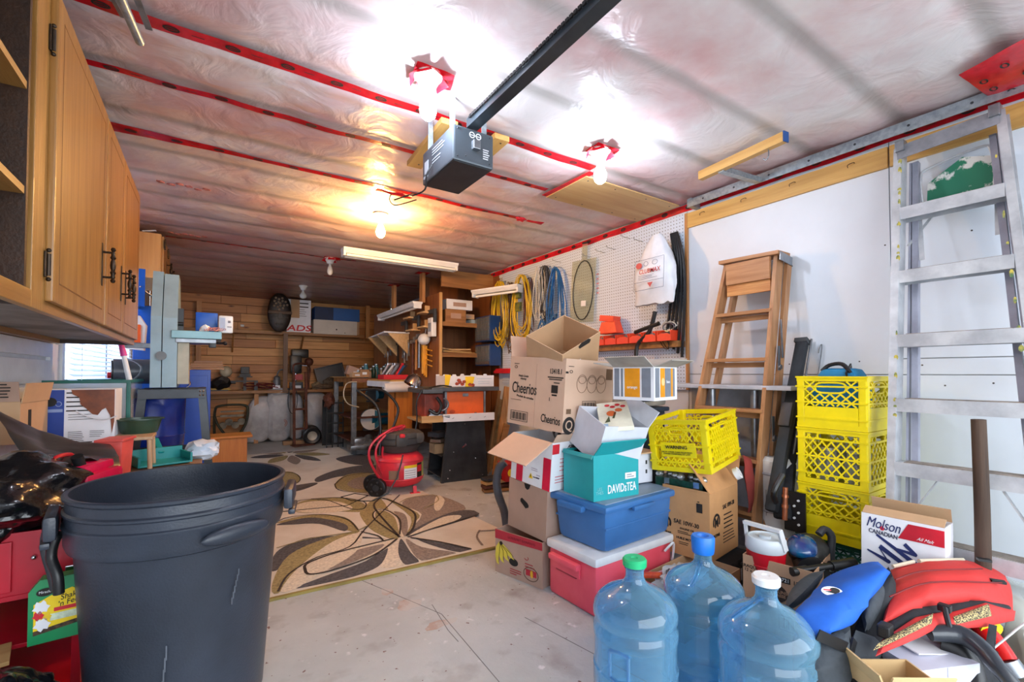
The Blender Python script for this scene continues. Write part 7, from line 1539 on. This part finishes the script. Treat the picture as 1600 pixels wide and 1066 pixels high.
# ================================================================ RIGHT FOREGROUND
# beer carton
c0 = at(1353,852,z=.24); t = carton('beer_carton', 'white red and navy beer carton with navy zigzag beside the yellow crates', .14,.315,.275,(2.24,.53,.285), m=WHITE, rot=(0,3,4), flaps={'L':(-60,.05),'R':(-20,.06)}, fm=KRAFT)
M = frame('L', d=.315); NAVY = mat('navy_ink', (34,46,104), .6)
t.scale = (1,.8,.9); text("Molson", .044, M @ TR(.088,.236,0,-3), NAVY, t, sx=.72, shear=.3, bold=.0); text("CANADIAN", .018, M @ TR(.088,.198,0,-4), mat('grey_navy_ink', (60,66,90), .6), t, sx=.85, bold=.02)
decal([[(.185,.262),(.313,.262),(.313,.195),(.147,.195)]], M, mat('carton_bright_red', (206,20,44), .5), t, 'red_panel'); text("All Malt", .013, frame('L', d=.315, off=.003) @ TR(.245,.208,0,-2), WHITE, t, shear=.5)
SWO = []
for (x0, y0, x1, y1, w0, w1) in ((992,568,1150,625,10,26),(1085,518,1300,640,30,26),(1062,428,1345,595,14,30),(1265,455,1340,520,24,22),(1348,522,1215,508,22,14),(1150,625,1088,540,8,6)):
    p = Vector(((x0-945)*.000534, .275-(y0-300)*.00053)); q = Vector(((x1-945)*.000534, .275-(y1-300)*.00053)); p.y -= .018; q.y -= .018; nn = Vector((-(q-p).y, (q-p).x)).normalized()*.00034
    SWO.append([tuple(p-nn*w0), tuple(q-nn*w1), tuple(q+nn*w1), tuple(p+nn*w0)])
    SWO.append(oval(q.x, q.y, w1*.00034, w1*.00034, 12))
for k, pp in enumerate(SWO): decal([pp], frame('L', d=.315, off=.0015+.0001*k), NAVY, t, 'navy_swoosh', th=.0003)
decal([[(.075,.222),(.085,.232),(.095,.222),(.09,.212),(.08,.212)]], frame('L', d=.315, off=.001), REDP, t, 'maple_mark')
# life jackets
JB = mat('jacket_blue', (18,96,200), .75, var=.06, bump=.15, bscale=30); JG = mat('jacket_grey', (66,72,78), .85, var=.1, scale=20, bump=.15); JK = mat('jacket_black', (34,37,42), .8, var=.15, scale=14, bump=.2); JR = mat('jacket_red', (204,48,44), .7, var=.06, scale=5, bump=.2, bscale=26)
NET = mat('net_lining', (52,46,44), .85, c2=(196,176,120), scale=300, lo=.46, hi=.52)
t = T('blue_life_jacket', 'blue and grey life jacket lying on the pile behind the white capped bottle', 'life jacket', (0,0,0))
def A(px, py, tt): return at(px, py, t=tt)
B().pillow([[A(1372,878,1.60),A(1330,890,1.62),A(1290,905,1.66)],[A(1392,895,1.48),A(1332,925,1.45),A(1268,938,1.48)],[A(1352,945,1.38),A(1305,965,1.33),A(1240,965,1.36)],[A(1328,975,1.34),A(1292,992,1.28),A(1268,1000,1.28)]],.075,22,.008,.5,2).out('front_panel', JB, t, True)
B().pillow([[A(1385,895,1.52),A(1345,960,1.42)],[A(1395,925,1.45),A(1352,990,1.36)]],.07,10,.004).pillow([[A(1330,975,1.36),A(1280,1000,1.30)],[A(1322,1030,1.30),A(1262,1045,1.26)],[A(1335,1075,1.27),A(1282,1075,1.25)]],.07,12,.006).pillow([[A(1378,1000,1.38),A(1338,985,1.34)],[A(1352,1085,1.28),A(1300,1085,1.26)]],.06,10,.006).pillow([[A(1240,940,1.50),A(1225,955,1.54)],[A(1290,890,1.66),A(1262,905,1.72)]],.05,8,.004).out('grey_panel', JG, t, True)
B().pillow([[A(1388,885,1.52),A(1394,900,1.46)],[A(1370,985,1.42),A(1335,1045,1.33)],[A(1358,1050,1.36),A(1322,1090,1.30)]],.08,12,.006).pillow([[A(1352,990,1.38),A(1376,950,1.44)],[A(1362,1066,1.32),A(1384,1040,1.38)]],.05,8,.01).out('black_side', JK, t, True)
B().bar(A(1278,992,1.27),A(1322,1012,1.27),.03,.004,(0,0,1)).bar(A(1335,1000,1.31),A(1328,1026,1.29),.03,.005,(1,0,0)).out('webbing_strap', BLACK, t)
c = A(1297,929,1.405); n_ = Vector((-.45,-.45,.75)).normalized(); u = Vector((.75,-.66,.0)).normalized(); v = n_.cross(u)
b = B(); b.prism(oval(0,0,.030,.015),c+n_*.018,u,v,.002); b.out('badge', WHITE, t); b = B(); b.prism(oval(.009,.003,.014,.008),c+n_*.0205,u,v,.001).prism([(-.02,-.002),(.01,-.008),(.02,-.009),(-.005,.0)],c+n_*.0205,u,v,.001); b.out('badge_swirl', INK, t); b = B(); b.prism([(-.024,.002),(-.002,.001),(-.002,.004),(-.022,.005)],c+n_*.021,u,v,.001); b.out('badge_red', REDP, t)
t = T('red_life_jacket', 'bright red life jacket with black net lining lying at the right of the pile', 'life jacket', (0,0,0))
B().pillow([[A(1392,890,1.62),A(1450,882,1.66),A(1510,880,1.70),A(1568,892,1.74)],[A(1390,930,1.46),A(1450,915,1.50),A(1515,912,1.55),A(1575,915,1.62)],[A(1378,975,1.36),A(1440,945,1.40),A(1515,935,1.46),A(1585,960,1.52)]],.075,26,.006,.42,5).out('outer_shell', JR, t, True)
B().pillow([[A(1378,1000,1.30),A(1430,965,1.36),A(1480,955,1.42)],[A(1368,1026,1.26),A(1440,995,1.30),A(1478,975,1.36)]],.03,14,.004).pillow([[A(1482,958,1.42),A(1540,942,1.46),A(1586,955,1.50)],[A(1470,985,1.36),A(1540,980,1.42),A(1584,970,1.48)]],.03,12,.004).out('red_lower_edge', JR, t, True)
B().pillow([[A(1384,975,1.36),A(1425,950,1.42),A(1475,942,1.46)],[A(1384,1000,1.315),A(1428,972,1.355),A(1476,958,1.41)]],.03,12,.004).pillow([[A(1476,942,1.46),A(1530,936,1.50),A(1580,948,1.53)],[A(1486,962,1.42),A(1540,955,1.45),A(1578,960,1.48)]],.03,12,.004).out('black_lining', JK, t, True)
for P4 in (([A(1372,1013,1.262),A(1458,965,1.350)],[A(1364,1021,1.25),A(1456,978,1.332)]),([A(1490,970,1.395),A(1545,950,1.435)],[A(1492,980,1.38),A(1550,966,1.42)])):
    B().pillow([[p+Vector((0,0,.012)) for p in P4[0]],[p+Vector((0,0,.006)) for p in P4[1]]],.022,10,.002).out('net_lining', NET, t, True)
b = B()
for P3 in ([A(1395,921,1.44),A(1440,907,1.49),A(1530,903,1.56)],[A(1386,948,1.385),A(1450,925,1.44),A(1560,925,1.54)]): b.tube([p+Vector((-.01,-.01,.036)) for p in P3],.0025,5)
b.out('seam', mat('seam_dark_red', (120,24,26), .8), t); B().tube([A(1395,888,1.60)+Vector((0,0,.006)),A(1428,882,1.62)+Vector((0,0,.010))],.006,6).tube([A(1436,882,1.63)+Vector((0,0,.012)),A(1505,880,1.68)+Vector((0,0,.012))],.007,6).out('cream_piping', mat('cream_piping', (220,206,180), .8), t, True)
B().box(A(1538,893,1.60)+Vector((0,0,.04)),(.02,.035,.008),rz=.5).box(A(1560,923,1.54)+Vector((0,0,.03)),(.02,.035,.008),rz=.5).box(A(1383,985,1.30),(.04,.03,.035),bev=.006).box(A(1476,950,1.38),(.025,.03,.02),bev=.004).out('buckle', BLACK, t); B().tube([A(1476,950,1.36),A(1482,975,1.33),A(1490,995,1.32)],.007,6).out('drawcord', BLACK, t, True)
# support crate/stuff under the jackets
t = T('grey_duffel', 'dark bulky duffel under the life jackets on the floor', 'bag', (1.90,.58,.12), rz=-10); B().box((0,0,.0),(.52,.40,.26),bev=.08).out('duffel', FABB, t, True)
t = T('boot_bag', 'black nylon bundle with hanging straps below the blue life jacket', 'bag', (1.50,.52,.16), rz=-30); B().blob((0,0,-.03),(.16,.20,.26),3,.08,3,2,.06).out('bundle', FABB, t, True)
t = carton('white_gift_box', 'white box with a tucked flap under the red life jacket', .20,.17,.22,(1.62,.44,.07),-24, mat('box_pale_lilac', (208,210,226), .5, var=.03), closed=True); decal([rect(.09,0,.0915,.22)], frame('F'), mat('lilac_line', (170,172,190), .6), t, 'seam'); B().box((.12,.10,.223),(.12,.10,.003),rot=(0,.10,0)).out('flap', WHITE, t)
t = carton('small_open_carton', 'open tan carton cropped by the bottom edge of the photo', .16,.13,.12,(1.43,.455,.18),-34, mat('yellow_kraft', (0,0,0)), flaps={'F':(25,.05),'L':(20,.04)})
t = T('black_curved_shaft', 'dark curved plastic shaft sweeping out from under the red life jacket', 'shaft', (0,0,0)); B().tube([A(1452,990,1.34),A(1500,992,1.32),A(1535,1015,1.27),A(1560,1045,1.22),A(1592,1080,1.18)],[.020,.026,.024,.02,.018],12).out('shaft', mat('shaft_dark', (40,46,54), .3, coat=.3), t, True); B().tube([A(1470,1005,1.36),A(1500,1020,1.33),A(1518,1050,1.30),A(1520,1085,1.27)],.03,12).out('inner_shaft', BLACK, t, True)
t = T('red_extinguisher_tube', 'red metal tube with yellow band and steel end at the lower right', 'tube', (0,0,0)); B().tube([A(1520,965,1.52),A(1555,1005,1.46),A(1575,1035,1.42)],.028,14).out('tube', mat('gloss_red', (206,26,24), .25), t, True); B().tube([A(1537,972,1.50),A(1550,985,1.47)],.031,14).out('yellow_band', WY, t, True); B().tube([A(1573,1032,1.42),A(1590,1056,1.40)],.030,14).out('steel_end', STEEL, t, True)
t = T('black_webbing_loop', 'black webbing strap hanging over the red tube at lower right', 'strap', (0,0,0)); B().pillow([[A(1545,975,1.40),A(1558,978,1.40)],[A(1540,1005,1.38),A(1556,1005,1.38)],[A(1545,1040,1.36),A(1552,1042,1.36)]],.008,8).out('strap', FABB, t, True)
FILM = clear('clear_film_sheet', (222,224,216), .3, .30, .15)
t = T('clear_plastic_film', 'sheet of clear plastic film draped at the right edge beside the red jacket', 'film', (0,0,0))
B().pillow([[A(1545,888,1.80),A(1580,905,1.76),A(1640,925,1.7)],[A(1575,935,1.62),A(1600,950,1.6),A(1650,960,1.6)],[A(1570,1000,1.55),A(1600,1000,1.5),A(1650,1000,1.5)],[A(1590,1060,1.45),A(1610,1060,1.42),A(1650,1060,1.4)]],.03,20,.025,.5,8).out('film', FILM, t, True)
B().tube([A(1550,1015,1.38),A(1575,995,1.36),A(1600,975,1.34),A(1630,960,1.3)],.003,6).out('white_cord', WHITEP, t, True)
t = T('pale_floor_tarp', 'brownish folded tarp on the floor at the far right corner', 'tarp', (2.45,.20,.08)); B().blob((0,0,0),(.60,.50,.22),4,.12,3,7,.14).out('tarp', mat('tarp_beige', (150,138,128), .7, var=.15, bump=.3), t, True)
t = T('stacked_tray', 'grey tray block under the beer carton behind the red life jacket', 'tray', (2.30,.66,.12)); B().box((0,0,0),(.26,.34,.24),bev=.01).out('tray', DARK, t)

# pieces that can be told apart become parts of their own
def split_loose(o):
    bm = bmesh.new(); bm.from_mesh(o.data); bm.verts.ensure_lookup_table(); seen = set(); isl = []
    for v in bm.verts:
        if v.index in seen: continue
        st_, grp = [v], []
        seen.add(v.index)
        while st_:
            a = st_.pop(); grp.append(a.index)
            for e in a.link_edges:
                c = e.other_vert(a)
                if c.index not in seen: seen.add(c.index); st_.append(c)
        isl.append(set(grp))
    bm.free()
    if len(isl) < 2 or len(isl) > 60: return
    for g in isl[1:]:
        b2 = bmesh.new(); b2.from_mesh(o.data); b2.verts.ensure_lookup_table()
        bmesh.ops.delete(b2, geom=[v for v in b2.verts if v.index not in g], context='VERTS')
        c = o.copy(); c.data = bpy.data.meshes.new(o.data.name); b2.to_mesh(c.data); b2.free()
        c.data.materials.append(o.data.materials[0]); COL.objects.link(c)
    b2 = bmesh.new(); b2.from_mesh(o.data); b2.verts.ensure_lookup_table()
    bmesh.ops.delete(b2, geom=[v for v in b2.verts if v.index not in isl[0]], context='VERTS'); b2.to_mesh(o.data); b2.free()
SPLIT = {'spreader_bar','corner_casting','buckle','hinge_plate','bolt','brace','rubber_foot','steel_clip','foil_bulb','knob','hanger_strap','chrome_latch','screw_head','bolt_hole','carved_bead','weld_band','bent_nail','foot','corner_post','under_shelf','inner_shelf','lower_shelf','webbing_strap','bottom_batten','head_rail'}
for o in list(bpy.data.objects):
    if o.type != 'MESH' or not o.parent: continue
    nm = o.name.split('.')[0]
    if nm in SPLIT or (o.parent == WL and nm in ('side_rail','rear_leg')): split_loose(o)
